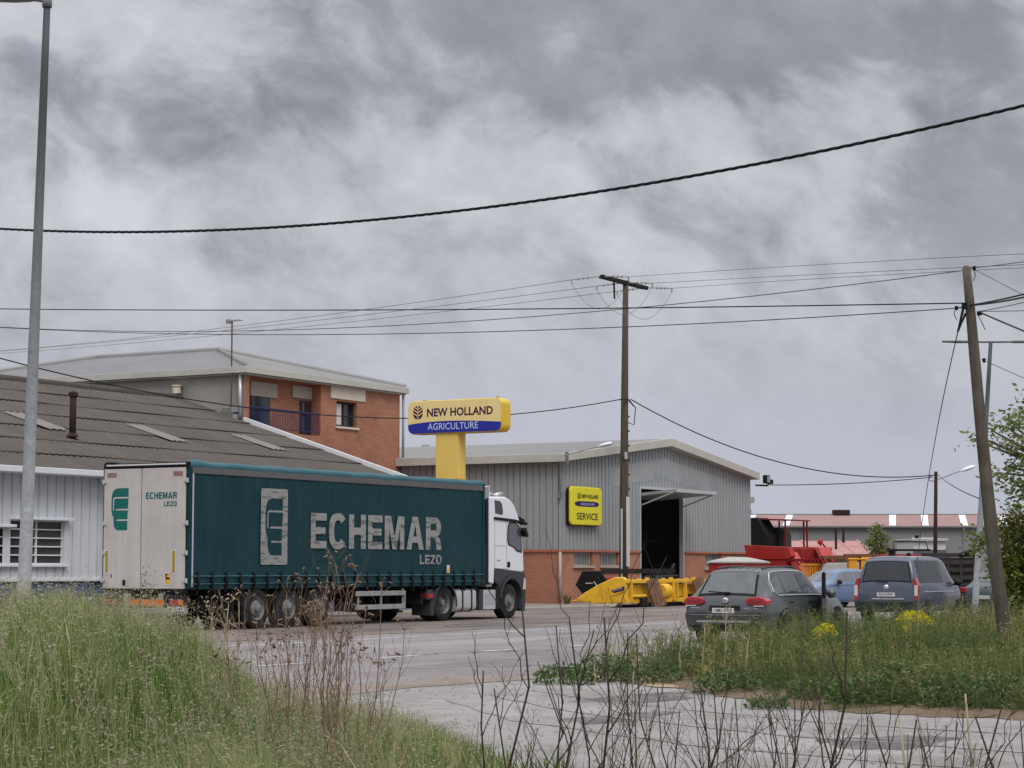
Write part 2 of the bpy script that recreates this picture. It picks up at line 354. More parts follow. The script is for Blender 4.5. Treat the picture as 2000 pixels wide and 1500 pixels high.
mat('wood_pole', (.085, .068, .052), .95, var=.25, scale=2, streak=.35, var2=.2, scale2=40, bump=.5)
mat('wood_pole2', (.105, .092, .076), .95, var=.2, scale=2, streak=.45, var2=.15, scale2=40, bump=.6, dirt=(.055, .043, .032), dscale=1.1, damt=.9)
mat('cable', (.010, .010, .012), .6)
mat('wire', (.055, .055, .065), .5)
mat('sign_cream', (.80, .62, .27), .45, var=.03, scale=1, streak=.025)
mat('post_yellow', (.74, .52, .13), .45, var=.03, scale=1, streak=.02)
mat('sign_yellow', (.70, .46, .02), .4, var=.05, scale=2)
mat('sign_lemon', (.74, .66, .012), .4, var=.03, scale=2)
mat('sign_blue', (.012, .02, .28), .4)
mat('sign_navy', (.045, .012, .06), .5)
mat('sign_navy2', (.03, .012, .09), .5)
mat('letter_pale', (.50, .58, .80), .5)
mat('letter_black', (.015, .012, .018), .6)
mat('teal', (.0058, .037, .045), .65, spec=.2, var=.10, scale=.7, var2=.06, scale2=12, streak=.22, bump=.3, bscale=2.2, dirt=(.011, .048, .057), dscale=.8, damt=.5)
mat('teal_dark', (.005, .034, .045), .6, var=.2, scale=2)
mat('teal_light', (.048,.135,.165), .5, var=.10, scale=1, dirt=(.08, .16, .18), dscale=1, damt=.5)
mat('rail_grey', (.115, .11, .112), .7, var=.1, scale=1.5)
mat('logo_grey', (.27, .27, .262), .7, var=.10, scale=2, dirt=(.085, .10, .10), dscale=2.6, damt=.9, drange=(.52, .62), dmap=(.7, 1, 3.2))
mat('teal_logo', (.010, .125, .108), .55, var=.06, scale=2)
mat('door_white', (.50, .475, .45), .6, var=.05, scale=.6, streak=.10, dirt=(.37, .345, .32), dscale=.9, damt=.55)
mat('door_label', (.24, .15, .125), .7, var=.2, scale=12)
mat('amber_strip', (.36, .26, .022), .5, var=.1, scale=8)
mat('orange_plate', (.62, .16, .02), .6, var=.25, scale=3)
mat('sticker_y', (.65, .40, .03), .5)
mat('red_lens', (.34, .008, .012), .12, spec=.6, coat=.5, var=.25, scale=14)
mat('red_lens_dk', (.19, .006, .010), .12, spec=.6, coat=.5)
mat('clear_lens', (.55, .52, .50), .12)
mat('amber_lens', (.6, .2, .02), .2)
mat('plate_white', (.55, .55, .54), .5)
mat('alu', (.36, .365, .36), .42, metal=.35, var=.1, scale=3, dirt=(.16, .15, .14), dscale=2, damt=.5)
mat('rim', (.19, .19, .19), .5, metal=.1, var=.2, scale=9, dirt=(.08, .07, .065), dscale=6, damt=.6)
mat('tank', (.50, .50, .51), .38, metal=.25, var=.05, scale=2)
mat('cab_white', (.70, .715, .75), .28, coat=.4, var=.02, scale=1)
mat('cab_grey', (.048, .050, .058), .5, var=.1, scale=2)
mat('chassis', (.016, .015, .015), .85, var=.3, scale=3, dirt=(.05, .043, .038), dscale=2.2, damt=.5)
mat('suv_grey', (.062, .070, .074), .28, coat=.22, var=.05, scale=3, dirt=(.10, .10, .095), dscale=2.2, damt=.4)
mat('suv_lower', (.042, .045, .047), .5, dirt=(.10, .095, .085), dscale=3, damt=.5)
mat('van_blue', (.105, .128, .18), .28, coat=.22, var=.04, scale=2)
mat('van_roof', (.40, .43, .48), .35, coat=.3)
mat('van_dark', (.012, .014, .018), .35)
mat('van_paint', (.070, .084, .118), .25, coat=.22, var=.04, scale=2)
mat('sand', (.34, .26, .165), .95, var=.2, scale=3, dirt=(.22, .15, .10), dscale=1.5, damt=.6)
mat('red_gravel', (.235, .185, .155), .95, var=.25, scale=2, var2=.25, scale2=25, bump=.6, dirt=(.25, .23, .22), dscale=1, damt=.8)
mat('car_blue', (.115, .165, .265), .28, coat=.22, var=.04, scale=2)
mat('car_silver', (.30, .33, .36), .3, coat=.22)
mat('car_teal', (.060, .082, .090), .3, coat=.22)
mat('chrome', (.62, .63, .64), .2, metal=.6)
mat('header_yellow', (.74, .43, .035), .45, var=.08, scale=1.2, dirt=(.42, .22, .02), dscale=1.5, damt=.45)
mat('pallet_wood', (.20, .115, .075), .9, var=.3, scale=6, streak=.2)
mat('machine_red', (.33, .026, .021), .5, var=.12, scale=1, dirt=(.50, .10, .085), dscale=.7, damt=.5)
mat('machine_red_pale', (.50, .085, .075), .55, var=.12, scale=1)
mat('machine_red_dark', (.16, .005, .008), .6)
mat('rail_orange', (.66, .30, .035), .55, var=.12, scale=3)
mat('tarp_grey', (.40, .39, .37), .8, var=.08, scale=1.5)
mat('shed_roof', (.40, .225, .205), .7, var=.12, scale=.8, dirt=(.32, .15, .13), dscale=.6, damt=.6)
mat('shed_wall', (.32, .25, .19), .9, var=.12, scale=.8)
mat('far_roof', (.30, .185, .175), .7, var=.06, scale=.3)
mat('far_wall', (.215, .215, .225), .7, var=.04, scale=.15)
mat('far_light', (.74, .76, .80), .5)
mat('off_white', (.56, .56, .56), .5)
mat('dry_dark', (.050, .039, .031), .9, var=.3, scale=20)
mat('dry_twig', (.075, .058, .048), .9, var=.35, scale=14)
mat('dry_brown', (.185, .128, .085), .9, var=.35, scale=12)
mat('dry_pale', (.36, .29, .20), .9, var=.2, scale=12)
mat('bark', (.11, .09, .07), .95, var=.3, scale=6)
ramp_mat('grass', [(0, (.045, .100, .010)), (.3, (.120, .190, .034)), (.65, (.25, .300, .105)), (1, (.46, .44, .24))], .65, trans=.42, patch=(.060, .160, .010), pscale=.7)
ramp_mat('seed', [(0, (.26, .265, .14)), (.6, (.38, .355, .22)), (1, (.50, .44, .30))], .7, trans=.4)
ramp_mat('weed', [(0, (.050, .082, .018)), (.4, (.130, .150, .046)), (.75, (.25, .245, .092)), (1, (.38, .32, .15))], .65, trans=.42, patch=(.048, .108, .030), pscale=.5)
ramp_mat('leafy', [(0, (.038, .082, .020)), (.5, (.085, .145, .042)), (1, (.17, .225, .09))], .5, trans=.4)
ramp_mat('tree_leaf', [(0, (.085, .125, .035)), (.5, (.19, .235, .075)), (1, (.34, .36, .14))], .5, trans=.5)
ramp_mat('hedge_leaf', [(0, (.070, .100, .018)), (.5, (.20, .23, .040)), (1, (.36, .36, .10))], .5, trans=.45)
ramp_mat('straw', [(0, (.12, .12, .045)), (.5, (.24, .19, .10)), (1, (.40, .31, .18))], .75, trans=.3)
ramp_mat('petal', [(0, (.42, .38, .008)), (1, (.66, .58, .02))], .6, trans=.3)

# ------------------------------------------------------------------ setting: ground, road, track
def ground_sheet():
    d = np.concatenate([np.arange(-14, 30, .5), np.arange(30, 90, 2.), [90, 110, 140, 190, 260, 400, 700, 1300, 2600, 6000]])
    k = np.concatenate([-np.geomspace(1, .02, 30), [0], np.geomspace(.02, 1, 30)])
    P = np.zeros((len(d), len(k), 3))
    for i, dd in enumerate(d):
        r = k*max(30, abs(dd)*1.6); u, v = uv(r, dd); z = hgt(u, v)
        inner = (v > 14.2) & (v < 48) & (u > -50) & (u < 240)
        P[i] = np.stack([u, v, z - np.where(inner, .03, 0) - (.0 if dd < 90 else .02)], 1)
    return MB().grid(P).build('ground', 'ground', smooth=True)
tag(ground_sheet(), kind='structure')
def strip(name, m, u0, u1, v0, v1, z, nu=120, nv=12, edge=0.):
    U_ = np.linspace(u0, u1, nu); P = np.zeros((nu, nv, 3))
    for i, u in enumerate(U_):
        w0, w1 = v0, v1
        if edge: w0 += edge*(math.sin(u*1.3)+.6*math.sin(u*3.1+1)+.4*math.sin(u*7.7))*.4
        v = np.linspace(w0, w1, nv); P[i] = np.stack([np.full(nv, u), v, hgt(np.full(nv, u), v)+z], 1)
    return tag(MB().grid(P).build(name, m, smooth=True), kind='structure')
strip('road', 'asphalt', -50, 240, 13.7, 26.6, .010, 400, 24, .25)
strip('road_shoulder', 'shoulder', -50, 240, 26.2, 36.5, .016, 200, 8, .35)
strip('forecourt', 'yard', -50, 240, 36.0, 48.5, .022, 200, 6, .2)
strip('road_edge_line', 'paint_line', -50, 240, 24.72, 24.87, .016, 300, 3)
for i in range(-2, 9):
    u = 29.6 + i*3.35 if i > -3 else 0
    strip('road_centre_dash', 'paint_line', u, u+1.45, 19.42, 19.56, .016, 8, 3)
# tar-filled cracks
def crack(u0, v0, u1, v1, w, n=26, wob=.12):
    mb = MB(); L_ = []; R_ = []
    for i in range(n):
        t = i/(n-1); u = u0+(u1-u0)*t; v = v0+(v1-v0)*t+wob*(math.sin(i*1.1+u0)+.6*math.sin(i*2.7)); ww = w*(.5+.5*abs(math.sin(i*.9)))
        L_.append((u, v-ww, hz(u, v)+.017)); R_.append((u, v+ww, hz(u, v)+.017))
    mb.grid(np.array([L_, R_])); tag(mb.build('road_crack', 'tar'), kind='structure')
crack(24.2, 14.6, 33, 15.2, .035); crack(30.6, 19.9, 34.5, 18.7, .03); crack(33, 15.2, 33.6, 17.2, .025); crack(46, 27, 80, 31.5, .05, 60, .15); crack(58, 26, 60.5, 28.4, .04)
def poly_sheet(name, m, pts, z):
    mb = MB(); mb.add([(p[0], p[1], z) for p in pts], [tuple(range(len(pts)))]); return tag(mb.build(name, m), kind='structure')
poly_sheet('side_track', 'track', [(23.6, 15.1), (25.2, 14.9), (26.0, 14.3), (26.0, 13.5), (25.6, 12.6), (23.8, 10.9), (22.4, 9.7), (21.3, 8.6), (20.9, 7.6), (20.8, 6), (20.5, 0), (20.5, -16), (10.6, -16), (10.8, 0), (12, 5), (13.2, 8), (15.5, 11), (18.5, 13.6), (20.5, 14.8), (22, 15.1)], .024)
sl_a = [(26.0, 13.6), (25.6, 12.7), (23.6, 10.95), (22.2, 9.7), (21.1, 8.55), (20.7, 7.5), (20.6, 6), (20.3, 0), (20.3, -16)]; sl_b = [(27.4, 13.6), (26.8, 12.4), (24.8, 10.5), (23.3, 9.1), (22.3, 8.0), (21.8, 7.2), (21.7, 5.8), (21.5, 0), (21.5, -16)]
def soil():
    A, B_ = np.array(sl_a), np.array(sl_b); n = 90; t = np.linspace(0, len(A)-1, n); P = np.zeros((6, n, 3))
    for k in range(6):
        f = k/5; q = np.stack([np.interp(t, range(len(A)), (A[:, j]*(1-f)+B_[:, j]*f)) for j in (0, 1)], 1)
        if k == 0: q[:, 0] += .10*np.sin(t*9)+.07*np.sin(t*23+1)
        P[k] = np.stack([q[:, 0], q[:, 1], np.full(n, .030+.05*f*(1-f)*4)], 1)
    return tag(MB().grid(P).build('soil_strip', 'soil', smooth=True), kind='structure')
soil()
poly_sheet('gravel_patch', 'red_gravel', [(20.2, 14.9), (22.5, 15.0), (25.5, 15.0), (26.3, 14.2), (26.1, 13.8), (24.3, 13.9), (22.5, 14.2), (20.5, 14.0), (18.6, 13.5), (18.8, 14.4)], .030)
poly_sheet('sand_strip', 'sand', [(26.5, 13.8), (26.2, 13.0), (25.6, 12.2), (24.0, 10.9), (23.9, 11.6), (24.9, 12.5), (25.5, 13.3), (25.6, 13.9)], .034)
def ruts():
    for (o, w) in ((0, .10), (1.6, .08), (3.3, .05)):
        pts = [(14.5+o, -6), (14.6+o, 0), (15.2+o, 4), (16.3+o*.9, 7.5), (18.2+o*.8, 10.4), (20.6+o*.6, 12.6)]
        mb = MB(); A = []; B_ = []
        for i in range(40):
            t = i/39*(len(pts)-1); k = min(int(t), len(pts)-2); f = t-k; u = pts[k][0]*(1-f)+pts[k+1][0]*f; v = pts[k][1]*(1-f)+pts[k+1][1]*f
            ww = w*(.6+.4*math.sin(i*1.7+o*5)); A.append((u-ww, v, .029)); B_.append((u+ww, v, .029))
        mb.grid(np.array([A, B_])); tag(mb.build('wheel_rut', 'rut'), kind='structure')
mat('rut', (.195, .182, .172), .95, var=.25, scale=2, dirt=(.28, .268, .258), dscale=2.5, damt=1., drange=(.40, .56))
ruts()
def blotch(name, m, u, v, ru, rv, z, seed, n=26):
    r_ = np.random.default_rng(seed); a = np.linspace(0, 2*np.pi, n, endpoint=False); k = 1+.16*np.sin(a*3+seed)+.10*np.sin(a*5+2*seed)+r_.normal(0, .06, n)
    mb = MB(); P = [(u+ru*k[i]*math.cos(a[i]), v+rv*k[i]*math.sin(a[i])) for i in range(n)]; mb.add([(x, y, hz(x, y)+z) for x, y in P], [tuple(range(n))]); return tag(mb.build(name, m), kind='structure')
mat('patch_dark', (.165, .152, .150), .9, var=.15, scale=1, var2=.2, scale2=30, dirt=(.235, .218, .216), dscale=1.2, damt=.9)
mat('patch_pale', (.275, .258, .255), .9, var=.12, scale=1, var2=.2, scale2=30, dirt=(.24, .222, .22), dscale=1.0, damt=.9)
mat('oil', (.10, .092, .088), .7, var=.2, scale=2, dirt=(.21, .19, .18), dscale=1.6, damt=1.)
for i, (u, v, ru, rv, m_) in enumerate(((29.5, 16.8, 2.6, .9, 'patch_dark'), (37, 22.2, 4.5, .8, 'patch_pale'), (33.5, 18.0, 1.3, .5, 'patch_dark'), (45, 22.8, 3.4, .6, 'patch_dark'), (26, 20.6, 1.8, .6, 'patch_pale'), (31, 23.6, 3.0, .35, 'patch_dark'))): blotch('road_patch', m_, u, v, ru, rv, .0125, i)
for i, (u, v, ru, rv) in enumerate(((49, 28.2, 3.2, .8), (57, 29.6, 3.0, .7), (42, 28.8, 3.0, 1.0), (63.5, 33.5, 4, .7), (75, 34.0, 5, .8), (22.0, 10.8, 1.2, .5), (19.0, 9.6, 1.0, .35), (17.5, 6.3, .8, .5))): blotch('ground_stain', 'oil', u, v, ru, rv, .0195 if v > 20 else .0255, 40+i)
def pebbles(n, box, z, name, lb, smax):
    u = rng.uniform(box[0], box[1], n); v = rng.uniform(box[2], box[3], n); s_ = smax*rng.random(n)**2+.006; c = np.stack([u, v, np.full(n, z)], 1)
    T_ = np.array([[1, 0, 0], [-.5, .87, 0], [-.5, -.87, 0], [0, 0, .9]]); V_ = (c[:, None, :]+T_[None]*s_[:, None, None]*rng.uniform(.6, 1.4, (n, 4, 1))).reshape(-1, 3); b = (np.arange(n)*4)[:, None]
    F3 = np.concatenate([b+np.array([[0, 1, 3]]), b+np.array([[1, 2, 3]]), b+np.array([[2, 0, 3]])]); return tag(mesh_np(name, V_, None, F3, 'pebble', None, np.zeros(len(V_))), lb, 'gravel', kind='stuff')
mat('pebble', (.22, .205, .195), .9, var=.5, scale=7)
pebbles(2600, (12.5, 25.5, 1, 14.6), .028, 'track_gravel', 'loose small stones scattered over the pale track', .020)
pebbles(2400, (19, 40, 13.9, 15.6), .02, 'road_gravel', 'loose reddish chippings along the near edge of the road', .022)
tag(MB().box(52, 120, 36.3, 36.5, -.05, .11).build('kerb', 'concrete_kerb', bevel=.02), kind='structure')

# ------------------------------------------------------------------ corrugated walls and roofs
def ribbed(mb, a0, a1, sp, dep, gw, zb, zt, place, holes=()):
    """vertical ribs along a: flat pans with narrow grooves; place(a, out, z) -> point; holes (a0, a1, z0, z1)"""
    cuts = []; a = a0
    while a < a1-1e-6:
        for (t, o) in ((0, 0), (sp-gw, 0), (sp-gw*.78, -dep), (sp-gw*.22, -dep)):
            if a+t < a1: cuts.append((a+t, o))
        a += sp
    cuts.append((a1, 0))
    for (p, o0), (q, o1) in zip(cuts[:-1], cuts[1:]):
        mid = (p+q)/2; segs = [(zb(mid) if callable(zb) else zb, None)]
        lo0, lo1 = (zb(p), zb(q)) if callable(zb) else (zb, zb); hi0, hi1 = (zt(p), zt(q)) if callable(zt) else (zt, zt)
        spans = [(lo0, lo1, hi0, hi1)]
        for (h0, h1, z0, z1) in holes:
            if h0 <= mid <= h1:
                l0, l1, u0, u1 = spans.pop(); 
                if z0 > l0+.01: spans.append((l0, l1, z0, z0))
                spans.append((z1, z1, u0, u1))
        for (l0, l1, u0, u1) in spans:
            mb.quad(place(p, o0, l0), place(q, o1, l1), place(q, o1, u1), place(p, o0, u0))
    return mb
# ---- white workshop hall with the fibre cement roof
H = thing('workshop_hall', 'long white ribbed workshop hall with brown corrugated roof behind the trailer', 'building', (54, 41.2, 0))
HO = (54, 41.2, 0)
HV, HZ, HS = 41.0, 4.33, .324
UC, VB = 66.23, 49.78
def roofz(v): return HZ + HS*(v-HV)
mb = MB(); holes = [(44.18, 46.37, 1.60, 2.84), (41.78, 44.02, 1.60, 2.62)]
ribbed(mb, 32, UC-.06, .36, .05, .06, 1.22, 4.2, lambda a, o, z: (a, 41.2-o, z), holes)
mb.build('wall_cladding', 'clad_white', H, off=HO)
mb = MB(); ribbed(mb, 32, UC-.06, .36, .04, .09, 0, 1.12, lambda a, o, z: (a, 41.22-o, z)); mb.build('lower_cladding', 'clad_blue', H, off=HO)
MB().box(32, UC-.06, 41.14, 41.24, 1.12, 1.22).build('ledge', 'white_trim', H, off=HO, bevel=.01)
MB().box(32, UC-.05, 41.4, 41.55, 0, 4.2).build('wall', 'grime', H, off=HO)
# far gable end in the plane of the tall block
mb = MB(); mb.prism([(41.5, 0), (64.6, 0), (64.6, 4.2), (VB+3.08, roofz(52.86)-.15), (41.5, 4.3)], UC-.30, UC-.05, 'yz'); mb.build('gable_wall', 'render_grey', H, off=HO)
def fibre_roof():
    mb = MB(); lap = MB(); rows = 7; v0, v1 = 40.72, 52.86; ul = np.arange(30, UC-.02, .30/6)
    wave = .018*np.cos(2*np.pi*ul/.30)
    for k in range(rows):
        a, b = v0+(v1-v0)*k/rows, v0+(v1-v0)*(k+1)/rows + .12
        if k == rows-1: b = v1
        P = np.zeros((2, len(ul), 3))
        for j, (vv, dz) in enumerate(((a, .034), (b, .0))): P[j] = np.stack([ul, np.full(len(ul), vv), roofz(vv)+dz+wave+.008*np.sin(ul*.9+k*2)], 1)
        mb.grid(P)
        # dark lip of the row: shade of its open gaps put into the colour
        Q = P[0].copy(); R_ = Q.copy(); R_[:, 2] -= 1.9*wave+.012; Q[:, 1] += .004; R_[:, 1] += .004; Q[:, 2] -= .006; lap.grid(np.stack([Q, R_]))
    # far slope
    P = np.zeros((2, len(ul), 3))
    for j, (vv, zz) in enumerate(((v1, roofz(v1)+.03), (65, roofz(52.86)-HS*12.1))): P[j] = np.stack([ul, np.full(len(ul), vv), zz+wave], 1)
    mb.grid(P); r_ = mb.build('roof', 'fibre_roof', H, smooth=False, fix=False, off=HO); lap.build('sheet_lap_shade', 'lap_gap_shade', r_, fix=False, off=HO); return r_
rf = fibre_roof()
mb = MB(); mb.tube([(30, 52.86, roofz(52.86)+.05), (UC, 52.86, roofz(52.86)+.05)], .13, 10, flat=.5); mb.build('ridge_cap', 'fibre_roof', H, off=HO)
for (u0, v0, v1) in ((56.25, 45.3, 47.3), (61.95, 45.25, 47.15), (50.35, 45.55, 47.5), (44.3, 45.3, 47.3)):
    ul = np.arange(u0, u0+.98, .30/6); P = np.zeros((2, len(ul), 3))
    for j, (vv, dz) in enumerate(((v0, .075), (v1, .045))): P[j] = np.stack([ul, np.full(len(ul), vv), roofz(vv)+dz+.018*np.cos(2*np.pi*ul/.30)], 1)
    mb = MB(); mb.grid(P); R_ = P[0].copy(); R_[:, 2] -= .03; mb.grid(np.stack([P[0], R_])); mb.build('skylight', 'skylight', H, fix=False, off=HO)
mb = MB(); mb.box(32, UC, 40.58, 40.72, 4.13, 4.30).box(32, UC, 40.72, 41.2, 4.12, 4.17); mb.build('gutter', 'white_trim', H, off=HO, bevel=.015)
# white verge flashing along the end of the roof
mb = MB(); a, b = np.array([UC, 40.6, roofz(40.6)]), np.array([UC, VB-.06, roofz(VB)])
mb.prism([(40.6, roofz(40.6)-.16), (VB-.03, roofz(VB)-.16), (VB-.03, roofz(VB)+.16), (40.6, roofz(40.6)+.16)], UC-.10, UC+.06, 'yz'); mb.build('verge_flashing', 'white_trim', H, off=HO)
mb = MB(); mb.tube([(48.02, 41.02, 4.05), (48.02, 40.98, 3.8), (48.02, 41.05, 3.6), (48.02, 41.05, .1)], .055, 10).box(47.7, 48.25, 40.85, 41.05, 4.0, 4.14); mb.build('downpipe', 'white_trim', H, off=HO, smooth=True)
mb = MB(); mb.tube([(50.5, 44.6, roofz(44.6)-.1), (50.5, 44.6, 6.82)], .105, 14); mb.lathe([(.20, -.12), (.12, .0), (.02, .03)], (50.5, 44.6, roofz(44.6)+.2), 'z', 14)
fl = mb.build('flue_pipe', 'rust_dark', H, off=HO, smooth=True)
mb = MB(); mb.lathe([(.0, .16), (.15, .10), (.15, -.02), (.12, -.02)], (50.5, 44.6, 6.86), 'z', 14); mb.build('cowl', 'rust_dark', fl, off=HO)
def hall_window(u0, u1, z0, z1, nx, nz):
    f = MB(); t = .035
    for i in range(nx+1):
        u = u0+(u1-u0)*i/nx; f.box(u-t/2, u+t/2, 41.24, 41.30, z0, z1)
    for j in range(nz+1):
        z = z0+(z1-z0)*j/nz; f.box(u0, u1, 41.23, 41.305, z-t/2, z+t/2)
    w = f.build('window', 'white_trim', H, off=HO)
    MB().box(u0, u1, 41.31, 41.33, z0, z1).build('pane', 'dark_pane', w, off=HO)
    MB().box(u0-.05, u1+.2, 40.98, 41.22, z1+.02, z1+.10).build('hood', 'white_trim', w, off=HO, bevel=.01)
    MB().box(u0-.05, u1+.12, 41.08, 41.24, z0-.09, z0-.02).build('sill', 'white_trim', w, off=HO, bevel=.01)
hall_window(44.2, 46.35, 1.62, 2.82, 2, 5); hall_window(41.8, 44.0, 1.62, 2.60, 3, 4)

# ---- tall brick block
K = thing('brick_house', 'tall orange brick block with grey hipped metal roof and rendered side wall', 'building', (72, 56, 0))
KO = (72, 56, 0); UR = 77.40; VE = 67.8; EZ = 9.0
bm_ = MB()
RU0, RU1, RZ0, RZ1, RD = 66.55, 71.42, 6.88, 8.98, .5        # recessed balcony
WU0, WU1, WZ0, WZ1 = 72.55, 74.08, 7.36, 8.42                # window
def wall_holes(mb, u0, u1, z0, z1, v, rects):
    us = sorted({u0, u1, *[r[0] for r in rects], *[r[1] for r in rects]}); zs = sorted({z0, z1, *[r[2] for r in rects], *[r[3] for r in rects]})
    for a, b in zip(us[:-1], us[1:]):
        for c, d in zip(zs[:-1], zs[1:]):
            if any(r[0] <= (a+b)/2 <= r[1] and r[2] <= (c+d)/2 <= r[3] for r in rects): continue
            mb.quad((a, v, c), (b, v, c), (b, v, d), (a, v, d))
    return mb
rects = [(RU0, RU1, RZ0, RZ1), (WU0, WU1, WZ0, WZ1)]
wall_holes(bm_, UC, UR, 0, EZ, VB, rects)
# recess
for (a, b, c, d) in (((RU0, VB, RZ0), (RU0, VB+RD, RZ0), (RU0, VB+RD, RZ1), (RU0, VB, RZ1)), ((RU1, VB, RZ0), (RU1, VB+RD, RZ0), (RU1, VB+RD, RZ1), (RU1, VB, RZ1)),
                     ((RU0, VB+RD, RZ0), (RU1, VB+RD, RZ0), (RU1, VB+RD, RZ1), (RU0, VB+RD, RZ1)), ((RU0, VB, RZ0), (RU1, VB, RZ0), (RU1, VB+RD, RZ0), (RU0, VB+RD, RZ0)), ((RU0, VB, RZ1), (RU1, VB, RZ1), (RU1, VB+RD, RZ1), (RU0, VB+RD, RZ1)),
                     ((WU0, VB, WZ0), (WU0, VB+.3, WZ0), (WU0, VB+.3, WZ1), (WU0, VB, WZ1)), ((WU1, VB, WZ0), (WU1, VB+.3, WZ0), (WU1, VB+.3, WZ1), (WU1, VB, WZ1)), ((WU0, VB, WZ1), (WU1, VB, WZ1), (WU1, VB+.3, WZ1), (WU0, VB+.3, WZ1)),
                     ((UR, VB, 0), (UR, VE, 0), (UR, VE, EZ), (UR, VB, EZ)), ((UC, VE, 0), (UR, VE, 0), (UR, VE, EZ), (UC, VE, EZ))): bm_.quad(a, b, c, d)
bm_.build('brick_wall', 'brick_upper', K, off=KO, fix=False)
MB().quad((UC, VB+.0, 0), (UC, VE, 0), (UC, VE, EZ), (UC, VB, EZ)).build('rendered_wall', 'render_grey', K, off=KO)
mb = MB(); EV = .20
apex, aend = np.array([71.88, 55.45, 10.72]), np.array([71.88, 62.2, 10.72])
c0, c1, c2, c3 = [np.array(p) for p in ((UC-EV, VB-EV, 9.30), (UR+EV, VB-EV, 9.30), (UR+EV, VE+EV, 9.30), (UC-EV, VE+EV, 9.30))]
def ribroof(mb, A, B, C, D, n, h=.035):
    """slope with eave A-B and ridge D-C, standing seams up the slope"""
    A, B, C, D = map(np.array, (A, B, C, D)); nrm = np.cross(B-A, D-A+1e-6*(C-B)); nrm = nrm/np.linalg.norm(nrm); nrm = nrm if nrm[2] > 0 else -nrm
    lo, hi = [], []
    e = (B-A)/np.linalg.norm(B-A); Lb = np.linalg.norm(B-A)
    up = np.cross(nrm, e); up = up if up[2] > 0 else -up
    def top(t):      # distance up the slope available at t along the eave
        x = t; pD = np.dot(D-A, e), np.dot(D-A, up); pC = np.dot(C-A, e), np.dot(C-A, up)
        if x < pD[0]: return pD[1]*x/max(pD[0], 1e-6)
        if x > pC[0]: return pC[1]*(Lb-x)/max(Lb-pC[0], 1e-6)
        return pD[1]
    for i in range(n):
        t0 = Lb*i/n; w = Lb/n
        for (a, b, oa, ob) in ((0, .78, 0, 0), (.78, .84, 0, h), (.84, .94, h, h), (.94, 1, h, 0)):
            x0, x1 = t0+a*w, t0+b*w
            mb.quad(A+e*x0+nrm*oa, A+e*x1+nrm*ob, A+e*x1+up*top(x1)+nrm*ob, A+e*x0+up*top(x0)+nrm*oa)
ribroof(mb, c0, c1, apex, apex, 36); ribroof(mb, c1, c2, aend, apex, 56); ribroof(mb, c2, c3, aend, aend, 36)
mb.build('roof', 'metal_roof', K, off=KO, fix=False)
mb = MB(); ribroof(mb, c3, c0, apex, aend, 56); mb.build('roof_slope', 'metal_roof_shaded', K, off=KO, fix=False)
mb = MB(); mb.tube([c0+[0, 0, .03], apex+[0, 0, .03], aend+[0, 0, .03], c3+[0, 0, .03]], .14, 6, flat=.35).tube([c1+[0, 0, .03], apex+[0, 0, .04]], .14, 6, flat=.35); mb.build('hip_cap', 'metal_roof', K, off=KO)
mb = MB()
for (x0, x1, y0, y1) in ((UC-EV, UR+EV, VB-EV-.10, VB-EV), (UC-EV-.10, UC-EV, VB-EV-.10, VE+EV), (UR+EV, UR+EV+.10, VB-EV-.10, VE+EV)): mb.box(x0, x1, y0, y1, 9.06, 9.31)
mb.box(UC-EV, UR+EV, VB-EV, VE+EV, EZ, EZ+.05); mb.build('fascia', 'fascia', K, off=KO, bevel=.012)
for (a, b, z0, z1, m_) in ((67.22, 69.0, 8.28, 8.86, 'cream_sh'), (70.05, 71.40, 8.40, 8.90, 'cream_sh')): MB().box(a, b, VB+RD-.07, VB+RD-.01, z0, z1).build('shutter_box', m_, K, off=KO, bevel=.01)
MB().box(72.10, 74.65, VB-.05, VB+.02, 8.50, 9.0).build('lintel_panel', 'cream', K, off=KO, bevel=.01)
for (a, b) in ((67.2, 68.5), (70.62, 71.36)):
    d = MB().box(a, b, VB+RD-.06, VB+RD-.02, RZ0, 8.32).build('balcony_door', 'dark_wood', K, off=KO)
    MB().box(a+.08, b-.08, VB+RD-.08, VB+RD-.065, RZ0+.2, 8.24).build('pane', 'glass_dark', d, off=KO)
mb = MB(); zt = 7.78
mb.tube([(RU0, VB+.06, zt), (RU1, VB+.06, zt)], .03, 6).tube([(RU0, VB+.06, 7.02), (RU1, VB+.06, 7.02)], .02, 6)
for i in range(44):
    u = RU0+.05+(RU1-RU0-.1)*i/43; mb.tube([(u, VB+.06, 7.02), (u+.02, VB+.06, 7.4), (u, VB+.06, zt)], .011, 4)
mb.build('balcony_railing', 'blue_rail', K, off=KO)
w = MB().box(WU0, WU0+.09, VB+.16, VB+.24, WZ0, WZ1).box(WU1-.09, WU1, VB+.16, VB+.24, WZ0, WZ1).box(WU0+.09, WU1-.09, VB+.16, VB+.24, WZ0, WZ0+.09).box(73.28, 73.36, VB+.16, VB+.24, WZ0+.09, WZ1-.09).box(WU0+.09, WU1-.09, VB+.16, VB+.24, WZ1-.09, WZ1).build('window', 'dark_wood', K, off=KO)
MB().box(WU0, WU1, VB+.25, VB+.27, WZ0, WZ1).build('pane', 'glass_dark', w, off=KO)
MB().box(72.85, 73.2, VB+.20, VB+.245, WZ0+.09, WZ1-.1).build('curtain', 'off_white', w, off=KO)
MB().box(WU0-.08, WU1+.08, VB-.08, VB+.16, WZ0-.09, WZ0).build('sill', 'cream', w, off=KO, bevel=.01)
MB().box(75.2, UR+.03, VB-.03, VB+.01, 5.35, 5.68).build('concrete_band', 'cream', K, off=KO)
